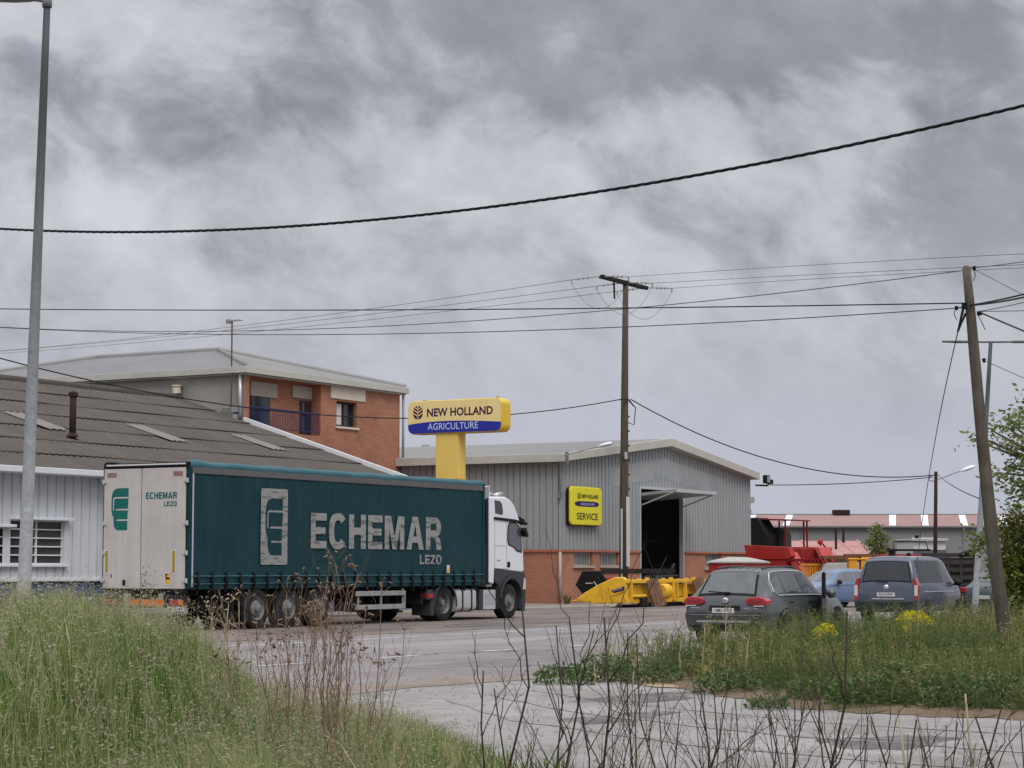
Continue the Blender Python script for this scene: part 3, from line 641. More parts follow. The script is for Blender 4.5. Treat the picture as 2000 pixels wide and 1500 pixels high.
mb = MB(); mb.tube([(UC-.12, VB+.12, 9.0), (UC-.12, VB+.12, 7.3)], .07, 10); mb.build('downpipe', 'steel_light', K, off=KO, smooth=True)
mb = MB(); mb.tube([(UR+.10, VB-.12, 9.0), (UR+.10, VB-.12, 5.6)], .06, 10); mb.build('downpipe', 'pipe_grey', K, off=KO, smooth=True)
mb = MB(); mb.tube([(UC-.25, VB+.45, 7.75), (UC-.25, VB+.45, 11.1)], .03, 6); am = mb.build('antenna_mast', 'rust', K, off=KO)
mb = MB(); mb.tube([(UC-.25, VB+.0, 11.1), (UC-.25, VB+.75, 11.12)], .02, 4)
for k in range(5): mb.tube([(UC-.45+.02*k, VB+.05+.15*k, 11.13), (UC-.05-.02*k, VB+.05+.15*k, 11.13)], .012, 4)
mb.box(UC-.33, UC-.17, VB+.55, VB+.7, 11.02, 11.18); mb.build('aerial', 'pipe_grey', am, off=KO)
mb = MB(); mb.lathe([(0, -.30), (.17, -.30), (.17, -.02), (.21, -.02), (.21, .03), (0, .03)], (UC-.22, 52.95, 8.68), 'z', 12); mb.build('vent_cowl', 'cream', K, off=KO, auto=40)
mb = MB(); mb.box(UC-.16, UC-.02, VB+.2, VB+.5, 7.55, 7.75).lathe([(.0, -.1), (.13, -.1), (.13, .1), (0, .1)], (UC-.14, VB+.32, 7.35), 'z', 12); mb.tube([(UC-.12, VB+.6, 7.7), (UC-.12, VB+.9, 7.75), (UC-.1, VB+1.1, 7.5)], .03, 6); mb.build('meter_box', 'pipe_grey', K, off=KO)

# ---- grey dealership hall
N_ = thing('dealer_hall', 'grey ribbed dealership hall with low gable roof, brick base and open doorway', 'building', (87.7, 50, 0))
NO = (87.7, 50, 0); U0, U1, VG, VEND = 77.51, 97.62, 42.0, 60
NE, NP = 5.92, 7.05
def gab(u): return NE + (NP-NE)*(1-abs(u-87.7)/10.2)
DU0, DU1, DZ = 85.2, 89.6, 5.03
mb = MB(); ribbed(mb, U0+.05, U1, .33, .06, .085, 2.24, gab, lambda a, o, z: (a, VG-o, z), [(DU0, DU1, 2.0, DZ)])
mb.build('front_cladding', 'clad_grey', N_, off=NO)
mb = MB(); ribbed(mb, 82.4, 94.6, .33, .052, .085, lambda u: gab(u)-1.45, lambda u: gab(u)-.55 , lambda a, o, z: (a, VG-.006-o, z)); mb.build('faded_lettering_band', 'clad_grey_worn', N_, off=NO)
mb = MB(); ribbed(mb, VG, VEND, .31, .05, .07, 2.24, NE-.02, lambda a, o, z: (U0+o*-1, a, z)); mb.build('side_cladding', 'clad_grey', N_, off=NO)
mb = MB(); ribbed(mb, VG, VEND, .33, .05, .08, .2, NE-.02, lambda a, o, z: (U1, a, z)); mb.quad((U0, VEND, 0), (U1, VEND, 0), (U1, VEND, NE), (U0, VEND, NE)); mb.build('rear_cladding', 'clad_grey', N_, off=NO)
wins = [(78.78, 80.5, 1.60, 2.16), (81.22, 82.95, 1.60, 2.16), (92.05, 93.9, 1.5, 2.16)]
mb2 = MB(); wall_holes(mb2, DU1+.14, U1+.03, 0, 2.16, VG-.04, wins[2:])
mb = MB(); wall_holes(mb, U0-.04, DU0-.14, 0, 2.16, VG-.04, wins[:2])
mb.quad((U0-.04, VG-.04, 0), (U0-.04, VEND, 0), (U0-.04, VEND, 2.16), (U0-.04, VG-.04, 2.16))
for wi, (a, b, c, d) in enumerate(wins):
    for (p, q) in (((a, c), (a, d)), ((b, c), (b, d)), ((a, c), (b, c)), ((a, d), (b, d))): (mb if wi < 2 else mb2).quad((p[0], VG-.04, p[1]), (p[0], VG+.28, p[1]), (q[0], VG+.28, q[1]), (q[0], VG-.04, q[1]))
mb.build('brick_base', 'brick_base', N_, off=NO, fix=False); mb2.build('brick_base', 'brick_base', N_, off=NO, fix=False)
MB().box(U0-.08, DU0-.14, VG-.12, VG-.045, 2.165, 2.25).box(U0-.12, U0-.08, VG-.12, VEND, 2.165, 2.25).build('drip_ledge', 'brick_plain', N_, off=NO); MB().box(DU1+.14, U1+.06, VG-.12, VG-.045, 2.165, 2.25).build('drip_ledge', 'brick_plain', N_, off=NO)
for (a, b, c, d) in wins:
    f = MB().box(a, b, VG+.14, VG+.2, c, c+.05).box(a, b, VG+.14, VG+.2, d-.05, d).box(a, a+.05, VG+.14, VG+.2, c+.05, d-.05).box(b-.05, b, VG+.14, VG+.2, c+.05, d-.05).box(a+.42, a+.5, VG+.14, VG+.2, c+.05, d-.05).build('window', 'steel_light', N_, off=NO)
    MB().box(a+.05, b-.05, VG+.20, VG+.22, c+.05, d-.05).build('pane', 'glass_dark', f, off=NO)
    g = MB()
    for i in range(11): g.box(a+.1+(b-a-.2)*i/10-.018, a+.1+(b-a-.2)*i/10+.018, VG+.04, VG+.07, c, d)
    g.build('bars', 'steel_light', f, off=NO)
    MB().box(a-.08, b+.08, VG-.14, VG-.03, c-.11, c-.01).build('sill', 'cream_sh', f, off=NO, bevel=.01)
mb = MB(); ribroof(mb, (U0-.3, VG-.3, NE+.28), (U0-.3, VEND, NE+.28), (87.7, VEND, NP+.32), (87.7, VG-.3, NP+.32), 60); ribroof(mb, (U1+.12, VG-.3, NE+.28), (U1+.12, VEND, NE+.28), (87.7, VEND, NP+.32), (87.7, VG-.3, NP+.32), 60)
mb.build('roof', 'metal_roof', N_, off=NO, fix=False)
mb = MB(); mb.prism([(U0-.42, NE-.04), (87.7, NP-.0), (U1+.22, NE-.04), (U1+.22, NE+.30), (87.7, NP+.36), (U0-.42, NE+.30)], VG-.42, VG-.30); mb.box(U0-.42, U0-.30, VG-.30, VEND, NE-.04, NE+.30); mb.box(U1+.12, U1+.22, VG-.30, VEND, NE-.04, NE+.30)
mb.build('fascia', 'fascia', N_, off=NO, bevel=.015)
mb = MB(); mb.prism([(U0-.2, NE-.02), (87.7, NP-.02), (U1+.1, NE-.02), (U1+.1, NE+.02), (87.7, NP+.02), (U0-.2, NE+.02)], VG-.30, VG+.1); mb.build('soffit', 'fascia', N_, off=NO)
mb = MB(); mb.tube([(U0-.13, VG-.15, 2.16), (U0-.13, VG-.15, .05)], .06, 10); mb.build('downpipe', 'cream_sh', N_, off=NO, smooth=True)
mb = MB(); mb.tube([(U0-.05, VG-.1, NE-.15), (U0-.05, VG-.1, 4.3)], .035, 8).tube([(U0-.09, VG-.14, 5.4), (U0-.16, VG-.2, 5.2), (U0-.16, VG-.2, 4.6), (U0-.09, VG-.14, 4.5)], .02, 6).box(U0-.14, U0+.04, VG-.2, VG-.08, 4.38, 4.66).box(U0-.16, U0-.04, VG-.52, VG-.42, 5.75, 6.3); mb.build('cable_box', 'galv_dark', N_, off=NO)
# doorway: frame, raised door leaf, dim hall behind
mb = MB(); mb.box(DU0-.14, DU0, VG-.05, VG+.15, 0, DZ).box(DU1, DU1+.14, VG-.05, VG+.15, 0, DZ).box(DU0-.14, DU1+.14, VG-.05, VG+.15, DZ, DZ+.12); mb.build('door_frame', 'steel_light', N_, off=NO)
d_ = MB(); d_.prism([(VG+1.1, 4.62), (VG-1.75, 4.86), (VG-1.75, 4.99), (VG+1.1, 4.75)], DU0+.05, DU1-.05, 'yz'); lf = d_.build('overhead_door', 'clad_grey', N_, off=NO)
g = MB()
for u in (DU0+.06, DU1-.1): g.bar((u, VG-.05, 4.30), (u, VG-1.6, 4.84), .05)
g.box(DU0+.04, DU1-.04, VG-1.79, VG-1.75, 4.85, 5.0); g.build('door_arm', 'steel_light', lf, off=NO)
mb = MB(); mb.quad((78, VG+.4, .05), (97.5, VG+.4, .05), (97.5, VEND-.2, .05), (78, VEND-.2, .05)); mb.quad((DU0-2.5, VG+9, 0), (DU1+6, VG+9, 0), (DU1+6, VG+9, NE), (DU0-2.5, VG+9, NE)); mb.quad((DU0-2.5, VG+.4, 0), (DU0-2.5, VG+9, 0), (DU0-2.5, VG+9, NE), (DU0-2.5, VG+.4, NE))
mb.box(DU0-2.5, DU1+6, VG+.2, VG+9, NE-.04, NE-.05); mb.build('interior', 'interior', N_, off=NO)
MB().box(91.3, 91.42, VG+4, VG+4.4, 2.1, 4.0).box(90.9, 91.6, VG+4, VG+4.1, .95, 1.7).build('interior_panel', 'cream_sh', N_, off=NO)
g = MB()
for (x, y, w, h) in ((86, 5, 1.2, 1.5), (88, 6.5, 1.5, 1.9), (90.5, 5, 1, 1.2)): g.box(x, x+w, VG+y, VG+y+1, 0, h)
g.build('stored_goods', 'black_soft', N_, off=NO, bevel=.05)
MB().box(U1-.4, U1+.15, VG-.32, VG+.3, 0, 2.2).build('corner_post', 'clad_grey', N_, off=NO) if False else None
mb = MB(); mb.tube([(87.9, 55, 7.3), (87.9, 55, 7.5)], .2, 10); mb.build('vent', 'galv', N_, off=NO)
# ------------------------------------------------------------------ wheels
def wheel(parent, c, R, w, side=-1, kind='trailer', dual=False, name='wheel', rimmat='rim', rr=.56):
    """wheel about the y axis; side -1: outer face towards -y"""
    s = side; x, y, z = c; k = R
    mb = MB(); mb.lathe([(k*rr, -w/2), (k*.70, -w*.5), (k*.93, -w*.47), (k*.985, -w*.40), (k, -w*.2), (k, w*.2), (k*.985, w*.40), (k*.93, w*.47), (k*.70, w*.5), (k*rr, w/2)], (x, y, z), 'y', 36)
    t = mb.build(name, 'rubber', parent, smooth=True)
    r = MB(); o = -s*0 + (w/2)*s
    f = lambda q: s*(w/2) - s*q     # depth q inwards from the outer face
    if kind == 'trailer': prof = [(rr+.01, f(.0)), (rr-.02, f(.02)), (rr-.05, f(.05)), (.40, f(.07)), (.36, f(.03)), (.22, f(.01)), (.20, f(-.05)), (.10, f(-.08)), (0, f(-.08))]
    elif kind == 'drive': prof = [(rr+.01, f(.0)), (rr-.03, f(.03)), (rr-.06, f(.15)), (.34, f(.17)), (.32, f(.13)), (.20, f(.12)), (.19, f(.03)), (.12, f(.01)), (0, f(.01))]
    else: prof = [(rr+.01, f(.0)), (rr-.04, f(.015)), (rr-.07, f(.03)), (.16, f(.02)), (.13, f(.0)), (0, f(.0))]
    r.lathe([(a*k, b) for a, b in prof], (x, y, z), 'y', 30)
    rim = r.build('rim', rimmat, t, auto=35)
    h = MB(); n = 10 if kind != 'car' else 5
    for i in range(n):
        q = 2*math.pi*i/n+.2
        if kind == 'car':
            p0, p1 = q+.28, q+.95
            P = [(x+k*a*math.cos(b), y+f(.013), z+k*a*math.sin(b)) for a, b in ((.22, p0+.15), (.46, p0), (.46, p1), (.22, p1-.15))]; h.quad(*P)
        else:
            h.lathe([(.0, f(.028) if kind == 'trailer' else f(.14)), (k*.042, f(.028) if kind == 'trailer' else f(.14))], (x+k*.29*math.cos(q), y, z+k*.29*math.sin(q)), 'y', 6)
            h.lathe([(.0, f(.058) if kind == 'trailer' else f(.10)), (k*.05, f(.058) if kind == 'trailer' else f(.10))], (x+k*.45*math.cos(q), y, z+k*.45*math.sin(q)), 'y', 8)
    h.build('hub_holes', 'black', t, fix=False)
    if dual:
        m2 = MB(); yy = y - s*(w+.04); m2.lathe([(k*rr, -w/2), (k*.93, -w*.47), (k, -w*.2), (k, w*.2), (k*.93, w*.47), (k*rr, w/2)], (x, yy, z), 'y', 28); m2.build('inner_tyre', 'rubber', t, smooth=True)
    return t
# ------------------------------------------------------------------ curtain-sided semi trailer
T = thing('semi_trailer', 'long dark teal curtain-sided semi trailer with grey lettering and dirty white rear doors', 'trailer', (39.4, 31.2+1.275, 0))
LT, HW, ZB, ZT = 13.6, 1.275, 1.03, 3.80
def curtain(y, sgn):
    nx, nz = 150, 34; X = np.linspace(.06, LT-.03, nx); Z = np.linspace(1.00, ZT-.02, nz); P = np.zeros((nx, nz, 3))
    for i, x in enumerate(X):
        low = np.clip((1.36-Z)/.36, 0, 1)
        ph = (x-.3)/.553*2*math.pi
        bulge = .030*low*(abs(math.sin(ph/2))-.5)*2*np.sin(np.clip((Z-1.0)/.36, 0, 1)*math.pi*.9)
        soft = .011*math.sin(x*1.9)*np.sin((Z-1)*1.3)+.005*math.sin(x*5.3+1)*np.sin(Z*1.7+x)+.006*math.sin(x*11.4)*np.clip((2.4-Z)/1.2, 0, 1)
        seam = .012*math.exp(-((x-1.12)/.05)**2)+.005*math.exp(-((((x+.9) % 2.26)-1.13)/.05)**2)
        P[i] = np.stack([np.full(nz, x), y+sgn*(bulge+soft-seam), Z], 1)
    return MB().grid(P)
curtain(-HW, -1).build('curtain', 'teal', T, smooth=True, fix=False); curtain(HW, 1).build('curtain', 'teal', T, smooth=True, fix=False)
MB().box(.0, LT, -HW+.04, HW-.04, ZB-.03, ZB+.06).box(LT-.06, LT, -HW+.02, HW-.02, ZB+.06, ZT).box(.05, LT-.05, -HW+.1, -HW+.13, ZB+.06, ZT).build('load_deck', 'chassis', T)
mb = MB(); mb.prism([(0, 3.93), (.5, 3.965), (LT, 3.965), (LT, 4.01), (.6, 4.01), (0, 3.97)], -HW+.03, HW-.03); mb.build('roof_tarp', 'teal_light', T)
for s in (-1, 1):
    mb = MB(); n = 90; X = np.linspace(.0, LT+.02, n); P = []
    for zz, oo in ((3.84, .005), (3.90, .035), (3.97, .03), (4.015, -.03)): P.append([(x, s*(HW+oo+.006*math.sin(x*7)+.01*math.exp(-x*3)), zz+.006*math.sin(x*4.3)+(.03*math.exp(-((x-.25)/.3)**2) if zz > 3.95 else 0)) for x in X])
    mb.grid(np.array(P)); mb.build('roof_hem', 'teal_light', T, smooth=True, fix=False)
    MB().box(.05, LT, s*(HW+.004)-.02, s*(HW+.004)+.02, 3.72, 3.87).build('roof_rail', 'rail_grey', T, bevel=.01)
    MB().box(-.02, .10, s*HW-.035, s*HW+.035, ZB-.02, 3.9).build('corner_post', 'teal_dark' if s < 0 else 'rail_grey', T, bevel=.012)
    MB().box(LT-.05, LT+.05, s*HW-.04, s*HW+.03, ZB-.02, 3.95).build('corner_post', 'teal', T, bevel=.015)
MB().box(.105, .165, -HW-.028, -HW-.005, ZB+.03, 3.72).build('tension_pole', 'steel_light', T, bevel=.008)
mb = MB(); mb.box(.12, LT-.05, -HW-.045, -HW-.03, 1.30, 1.325).box(.12, LT-.05, -HW-.04, -HW-.028, 1.12, 1.135); mb.build('tension_cord', 'teal_light', T)
for i in range(24):
    x = .3+.553*i
    if x > LT-.1: break
    mb = MB(); mb.prism([(-HW-.04, 1.40), (-HW-.055, 1.30), (-HW-.06, 1.0), (-HW-.02, .95), (-HW+.02, .93), (-HW+.02, .97), (-HW-.01, 1.40)], x, x+.06, 'yz'); mb.box(x+.0, x+.06, -HW-.075, -HW-.055, 1.08, 1.2)
    mb.build('tension_strap', 'black', T)
# rear frame and doors
MB().box(-.05, .06, -HW, HW, 3.88, 3.99).box(-.03, .05, -HW+.03, HW-.03, ZB-.12, ZB+.0).build('rear_frame', 'black', T, bevel=.01)
MB().box(-.07, -.05, -HW+.06, HW-.10, 3.93, 3.965).build('rear_top_rail', 'off_white', T)
MB().box(-.0, .05, -HW+.03, HW-.03, ZB, 3.88).build('rear_gap', 'black', T)
def door(y0, y1):
    d = MB().box(-.045, .0, y0, y1, ZB-.02, 3.86).build('rear_door', 'door_white', T, bevel=.012)
    return d
dL = door(.125, HW-.02); dR = door(-HW+.07, .10)
def sticker(name, m, y0, y1, z0, z1, par, x=-.0495): return MB().quad((x, y1, z0), (x, y0, z0), (x, y0, z1), (x, y1, z1)).build(name, m, par, fix=False)
for (p, a, b) in ((dL, .88, 1.16), (dR, -1.13, -.85)): sticker('door_label', 'door_label', a, b, 3.66, 3.77, p)
for (p, a) in ((dL, 1.10), (dR, -.93)): sticker('strip_surround', 'off_white', a-.03, a+.12, 1.36, 1.94, p); sticker('reflective_strip', 'amber_strip', a, a+.085, 1.39, 1.91, p, -.051)
sticker('warning_sticker', 'off_white', -.83, -.60, 1.10, 1.40, dR); sticker('warning_sticker', 'sticker_y', -.80, -.64, 1.12, 1.37, dR, -.051)
MB().add([(-.052, -.66, 1.30), (-.052, -.80, 1.26), (-.052, -.78, 1.23), (-.052, -.70, 1.24), (-.052, -.66, 1.20)], [(0, 1, 2, 3, 4)]).build('sticker_mark', 'black', dR, fix=False)
MB().add([(-.052, -.64, 1.37), (-.052, -.64, 1.28), (-.052, -.76, 1.37)], [(0, 1, 2)]).build('sticker_mark', 'red_lens_dk', dR, fix=False)
sticker('lock_box', 'black', .56, .65, 1.08, 1.22, dL); sticker('keyhole', 'black', .98, 1.01, 1.27, 1.35, dL)
mb = MB()
for k in range(46):
    y = .08-abs(rng.normal(0, .22)); z = 1.06+abs(rng.normal(0, .28)); s = .012+.03*rng.random()
    if y > -1.1: mb.quad((-.0492, y, z), (-.0492, y-s, z), (-.0492, y-s*.9, z+s*.8), (-.0492, y-.1*s, z+s*.7))
mb.build('flaked_paint', 'grime', dR, fix=False)
for z in (1.2, 1.85, 2.55, 3.55):
    for s in (-1, 1):
        mb = MB(); mb.tube([(-.055, s*(HW+.0), z-.05), (-.055, s*(HW+.0), z+.06)], .028, 8).box(-.075, -.045, s*HW-.10 if s > 0 else s*HW, s*HW if s > 0 else s*HW+.10, z-.025, z+.03); mb.build('door_hinge', 'steel_light', T)
# emblem shapes: (x right, y up) in unit box
E_OUT = [(1, 1), (.42, 1), (.25, .985), (.12, .95), (.05, .89), (.02, .82), (0, .74), (0, .5), (.02, .42), (.06, .36), (.13, .31), (.14, .15), (.18, .07), (.26, .02), (.38, 0), (.95, 0), (.95, .30), (.97, .5), (1, .7)]
E_SLITS = [[(1, .79), (.22, .79), (.14, .775), (.10, .74), (.10, .47), (.155, .47), (.155, .72), (.19, .745), (.25, .755), (1, .755)],
           [(1, .505), (.30, .505), (.24, .48), (.30, .47), (1, .47)], [(1, .255), (.36, .255), (.30, .235), (.36, .22), (1, .22)]]
def emblem(org, xd, yd, w, h, m_shape, m_slit, par, n, name='emblem', grow=.0):
    org, xd, yd, n = [np.array(q, float) for q in (org, xd, yd, n)]
    MB().add([org + xd*w*a + yd*h*b for a, b in E_OUT], [tuple(range(len(E_OUT)))]).build(name, m_shape, par, fix=False)
    mb = MB()
    for S in E_SLITS: mb.add([org + n*.0025 + xd*w*min(a, 1+grow) + yd*h*b for a, b in S], [tuple(range(len(S)))])
    mb.build('emblem_gap', m_slit, par, fix=False)
emblem((-.0495, 1.02, 2.40), (0, -1, 0), (0, 0, 1), .52, 1.0, 'teal_logo', 'door_white', dL, (-1, 0, 0))
# side lettering, 2 cm off the moving cloth
YS = -HW-.024
def rounded(x0, x1, z0, z1, r, n=5):
    P = []
    for cx, cz, a0 in ((x1-r, z1-r, 0), (x0+r, z1-r, 90), (x0+r, z0+r, 180), (x1-r, z0+r, 270)):
        for k in range(n+1): q = math.radians(a0+90*k/n); P.append((cx+r*math.cos(q), cz+r*math.sin(q)))
    return P
R_ = rounded(2.80, 3.92, 1.58, 3.46, .06); mb = MB(); mb.add([(a, YS, b) for a, b in R_], [tuple(range(len(R_)))]); mb.build('emblem_panel', 'logo_grey', T, fix=False)
emblem((2.99, YS-.003, 1.81), (1, 0, 0), (0, 0, 1), .72, 1.41, 'teal', 'logo_grey', T, (0, -1, 0))
def block_text(word, x0, x1, z0, z1, m_, par, name, pos=lambda x, z: (x, YS, z)):
    """heavy grotesque capitals drawn as polygons"""
    t = .30; G = {
     'E': [[(0, 0), (1, 0), (1, .21), (t, .21), (t, .405), (.93, .405), (.93, .605), (t, .605), (t, .79), (1, .79), (1, 1), (0, 1)]],
     'H': [[(0, 0), (t, 0), (t, .40), (1-t, .40), (1-t, 0), (1, 0), (1, 1), (1-t, 1), (1-t, .62), (t, .62), (t, 1), (0, 1)]],
     'M': [[(0, 0), (.23, 0), (.23, .62), (.40, 0), (.60, 0), (.77, .62), (.77, 0), (1, 0), (1, 1), (.68, 1), (.5, .38), (.32, 1), (0, 1)]],
     'A': [[(0, 0), (.27, 0), (.335, .20), (.665, .20), (.73, 0), (1, 0), (.66, 1), (.34, 1)]],
     'L': [[(0, 0), (1, 0), (1, .21), (t, .21), (t, 1), (0, 1)]],
     'Z': [[(0, 0), (1, 0), (1, .20), (.36, .20), (1, .80), (1, 1), (.04, 1), (.04, .80), (.63, .80), (0, .20)]]}
    def ring(outer, inner): return list(zip(outer, inner))
    W = {'E': .86, 'C': 1.0, 'H': .98, 'M': 1.2, 'A': 1.1, 'R': 1.0, 'L': .8, 'Z': .85, 'O': 1.0}
    tot = sum(W[c] for c in word) + .13*(len(word)-1); k = (x1-x0)/tot; x = x0
    for c in word:
        w = W[c]*k; mb = MB(); P = lambda a, b: pos(x+w*a, z0+(z1-z0)*b)
        def band(o, i):
            mb.add([P(*p) for p in o]+[P(*p) for p in i], [(j, j+1, len(o)+j+1, len(o)+j) for j in range(len(o)-1)])
        if c in 'CO':
            a0, a1 = (38, 322) if c == 'C' else (0, 360)
            Q = [math.radians(a0+(a1-a0)*j/28) for j in range(29)]
            se = lambda q, rx, ry: (.5+rx*math.copysign(abs(math.cos(q))**.75, math.cos(q)), .5+ry*math.copysign(abs(math.sin(q))**.8, math.sin(q)))
            band([se(q, .5, .52) for q in Q], [se(q, .5-t*.98, .52-.21) for q in Q])
        elif c == 'R':
            mb.add([P(*p) for p in ((0, 0), (t, 0), (t, .38), (t, .60), (t, .80), (t, 1), (0, 1))], [(0, 1, 2, 3, 4, 5, 6)])
            Q = [math.radians(90-180*j/14) for j in range(15)]
            band([(t, 1)]+[(.62+.37*math.cos(q), .70+.30*math.sin(q)) for q in Q]+[(t, .40)], [(t, .80)]+[(.60+.10*math.cos(q), .70+.10*math.sin(q)) for q in Q]+[(t, .60)])
            mb.add([P(*p) for p in ((.42, .40), (.72, .42), (.92, .34), (.97, .2), (1.02, 0), (.70, 0), (.66, .24), (.56, .33))], [(0, 7, 6, 5, 4, 3, 2, 1)])
        elif c == 'A':
            mb.add([P(*p) for p in ((0, 0), (.28, 0), (.345, .21), (.40, .40), (.5, .74), (.5, 1), (.34, 1))], [(0, 1, 2, 3, 4, 5, 6)])
            mb.add([P(*p) for p in ((1, 0), (.72, 0), (.655, .21), (.60, .40), (.5, .74), (.5, 1), (.66, 1))], [(6, 5, 4, 3, 2, 1, 0)])
            mb.add([P(*p) for p in ((.345, .21), (.655, .21), (.60, .40), (.40, .40))], [(0, 1, 2, 3)])
        else:
            for g in G[c]: mb.add([P(*p) for p in g], [tuple(range(len(g)))])
        mb.build(name, m_, par, fix=False); x += w + .13*k
block_text('ECHEMAR', 4.93, 11.25, 2.0, 2.90, 'logo_grey', T, 'side_letter')
block_text('LEZO', 10.13, 11.27, 1.60, 1.86, 'logo_grey', T, 'side_letter')
MB().quad((11.52, YS-.02, 1.36), (11.68, YS-.02, 1.36), (11.68, YS-.02, 1.58), (11.52, YS-.02, 1.58)).build('side_sticker', 'cream', T, fix=False)
MB().quad((11.54, YS-.024, 1.38), (11.65, YS-.024, 1.38), (11.65, YS-.024, 1.45), (11.58, YS-.024, 1.5)).build('sticker_mark', 'sticker_y', T, fix=False)
_dp = lambda x, z: (-.0495, -x, z)
block_text('ECHEMAR', .03, .96, 3.13, 3.285, 'teal_logo', dR, 'door_letter', _dp); block_text('LEZO', .57, .96, 2.95, 3.065, 'teal_logo', dR, 'door_letter', _dp)
# underside
mb = MB()
for s in (-1, 1): mb.box(.3, 9.6, s*.55-.05, s*.55+.05, .62, 1.0); mb.box(9.6, 13.4, s*.55-.05, s*.55+.05, .88, 1.0)
for k in range(20): mb.box(.4+.68*k, .46+.68*k, -HW+.05, HW-.05, .86, 1.0)
mb.box(1.0, 2.2, -.9, .9, .5, .85).box(6.3, 7.0, -.4, .4, .45, .8); mb.build('chassis', 'chassis', T)
for xa in (2.75, 4.06, 5.37):
    MB().tube([(xa, -1.0, .52), (xa, 1.0, .52)], .07, 8).build('axle', 'chassis', T)
    for s in (-1, 1):
        wheel(T, (xa, s*1.075, .515), .515, .36, s, 'trailer')
        mb = MB(); P = []
        for k in range(13):
            q = math.radians(8+164*k/12); P.append([(xa+.60*math.cos(q), s*yy, .515+.60*math.sin(q)) for yy in (.86, 1.26)])
        mb.grid(np.array(P)); mb.build('mudguard', 'black_soft', T, smooth=True, fix=False)
for a_ in (-1.26, .86): MB().box(1.75, 1.78, a_, a_+.40, .18, .95).build('mud_flap', 'black_soft', T)
mb = MB()
for z in (.40, .76): mb.box(7.05, 9.45, -HW+.01, -HW+.05, z, z+.13)
for x in (7.2, 8.3, 9.38): mb.box(x, x+.07, -HW+.05, -HW+.09, .40, .95)
mb.box(9.42, 9.47, -HW+.005, -HW+.05, .40, .89); mb.build('side_guard', 'alu', T, bevel=.01)
mb = MB(); mb.box(7.15, 9.3, -.85, -.5, .36, .80); mb.lathe([(0, -.25), (.50, -.25), (.50, .05), (0, .05)], (8.55, -.6, .62), 'y', 24); mb.build('spare_wheel_carrier', 'chassis', T)
for s in (-1, 1):
    mb = MB(); mb.box(9.75, 9.9, s*.72-.07, s*.72+.07, .34, .98).box(9.65, 10.0, s*.72-.12, s*.72+.12, .28, .34); mb.build('landing_leg', 'chassis', T, bevel=.01)
mb = MB(); mb.box(-.08, .06, -HW+.02, HW-.02, .42, .56).box(-.06, .3, -.6, -.45, .5, .9).box(-.06, .3, .45, .6, .5, .9); mb.build('rear_bumper', 'alu', T, bevel=.012)
mb = MB(); mb.box(-.05, .1, -HW+.02, HW-.02, .58, .86); mb.build('light_beam', 'black_soft', T, bevel=.012)
for s in (-1, 1):
    l = MB().box(-.09, -.045, min(s*.80, s*1.22), max(s*.80, s*1.22), .62, .76).build('tail_light', 'red_lens', T, bevel=.012)
    MB().box(-.094, -.089, min(s*1.10, s*1.21), max(s*1.10, s*1.21), .63, .75).build('lens', 'amber_lens', l)
for (a, b) in ((-.62, .05), (.12, .40)): MB().box(-.075, -.055, a, b, .60, .76).build('marker_board', 'orange_plate', T)
p = MB().box(-.10, -.082, -1.26, -.76, .49, .60).build('number_plate', 'plate_white', T)
put_text('plate_number', 'R 7 41', .38, .07, (-.1015, -.82, .51), (0, -1, 0), (0, 0, 1), 'letter_black', p, .02)
# ------------------------------------------------------------------ tractor unit
Q0 = 50.4
C = thing('truck_tractor', 'white high-roofed lorry cab with dark grey wheel arch coupled to the teal trailer', 'truck', (Q0, 31.2+1.275, 0))
q = lambda x: x + 39.4 - Q0                    # from trailer x
W2 = 1.24
def pr2(name, m_, poly, y0, y1, par=C, bev=.03, smooth=False):
    mb = MB(); mb.prism([(q(a), b) for a, b in poly], y0, y1); return mb.build(name, m_, par, bevel=bev, seg=3, auto=40 if bev else None)
cab = pr2('cab', 'cab_white', [(14.02, 1.06), (14.30, 1.02), (14.34, 1.45), (15.95, 1.36), (16.10, 1.40), (16.05, 2.0), (15.86, 2.86), (15.76, 3.02), (15.50, 3.38), (15.25, 3.52), (14.95, 3.60), (14.08, 3.58), (14.02, 3.5)], -W2, W2, bev=.05)
pr2('windscreen', 'glass_dark', [(16.085, 1.72), (16.10, 1.72), (16.08, 2.0), (15.885, 2.86), (15.87, 2.86), (16.06, 2.0)], -W2+.08, W2-.08, bev=0)
pr2('front_grille', 'cab_grey', [(15.9, .26), (16.16, .26), (16.19, .7), (16.15, 1.40), (15.9, 1.40)], -W2+.01, W2-.01, bev=.04)
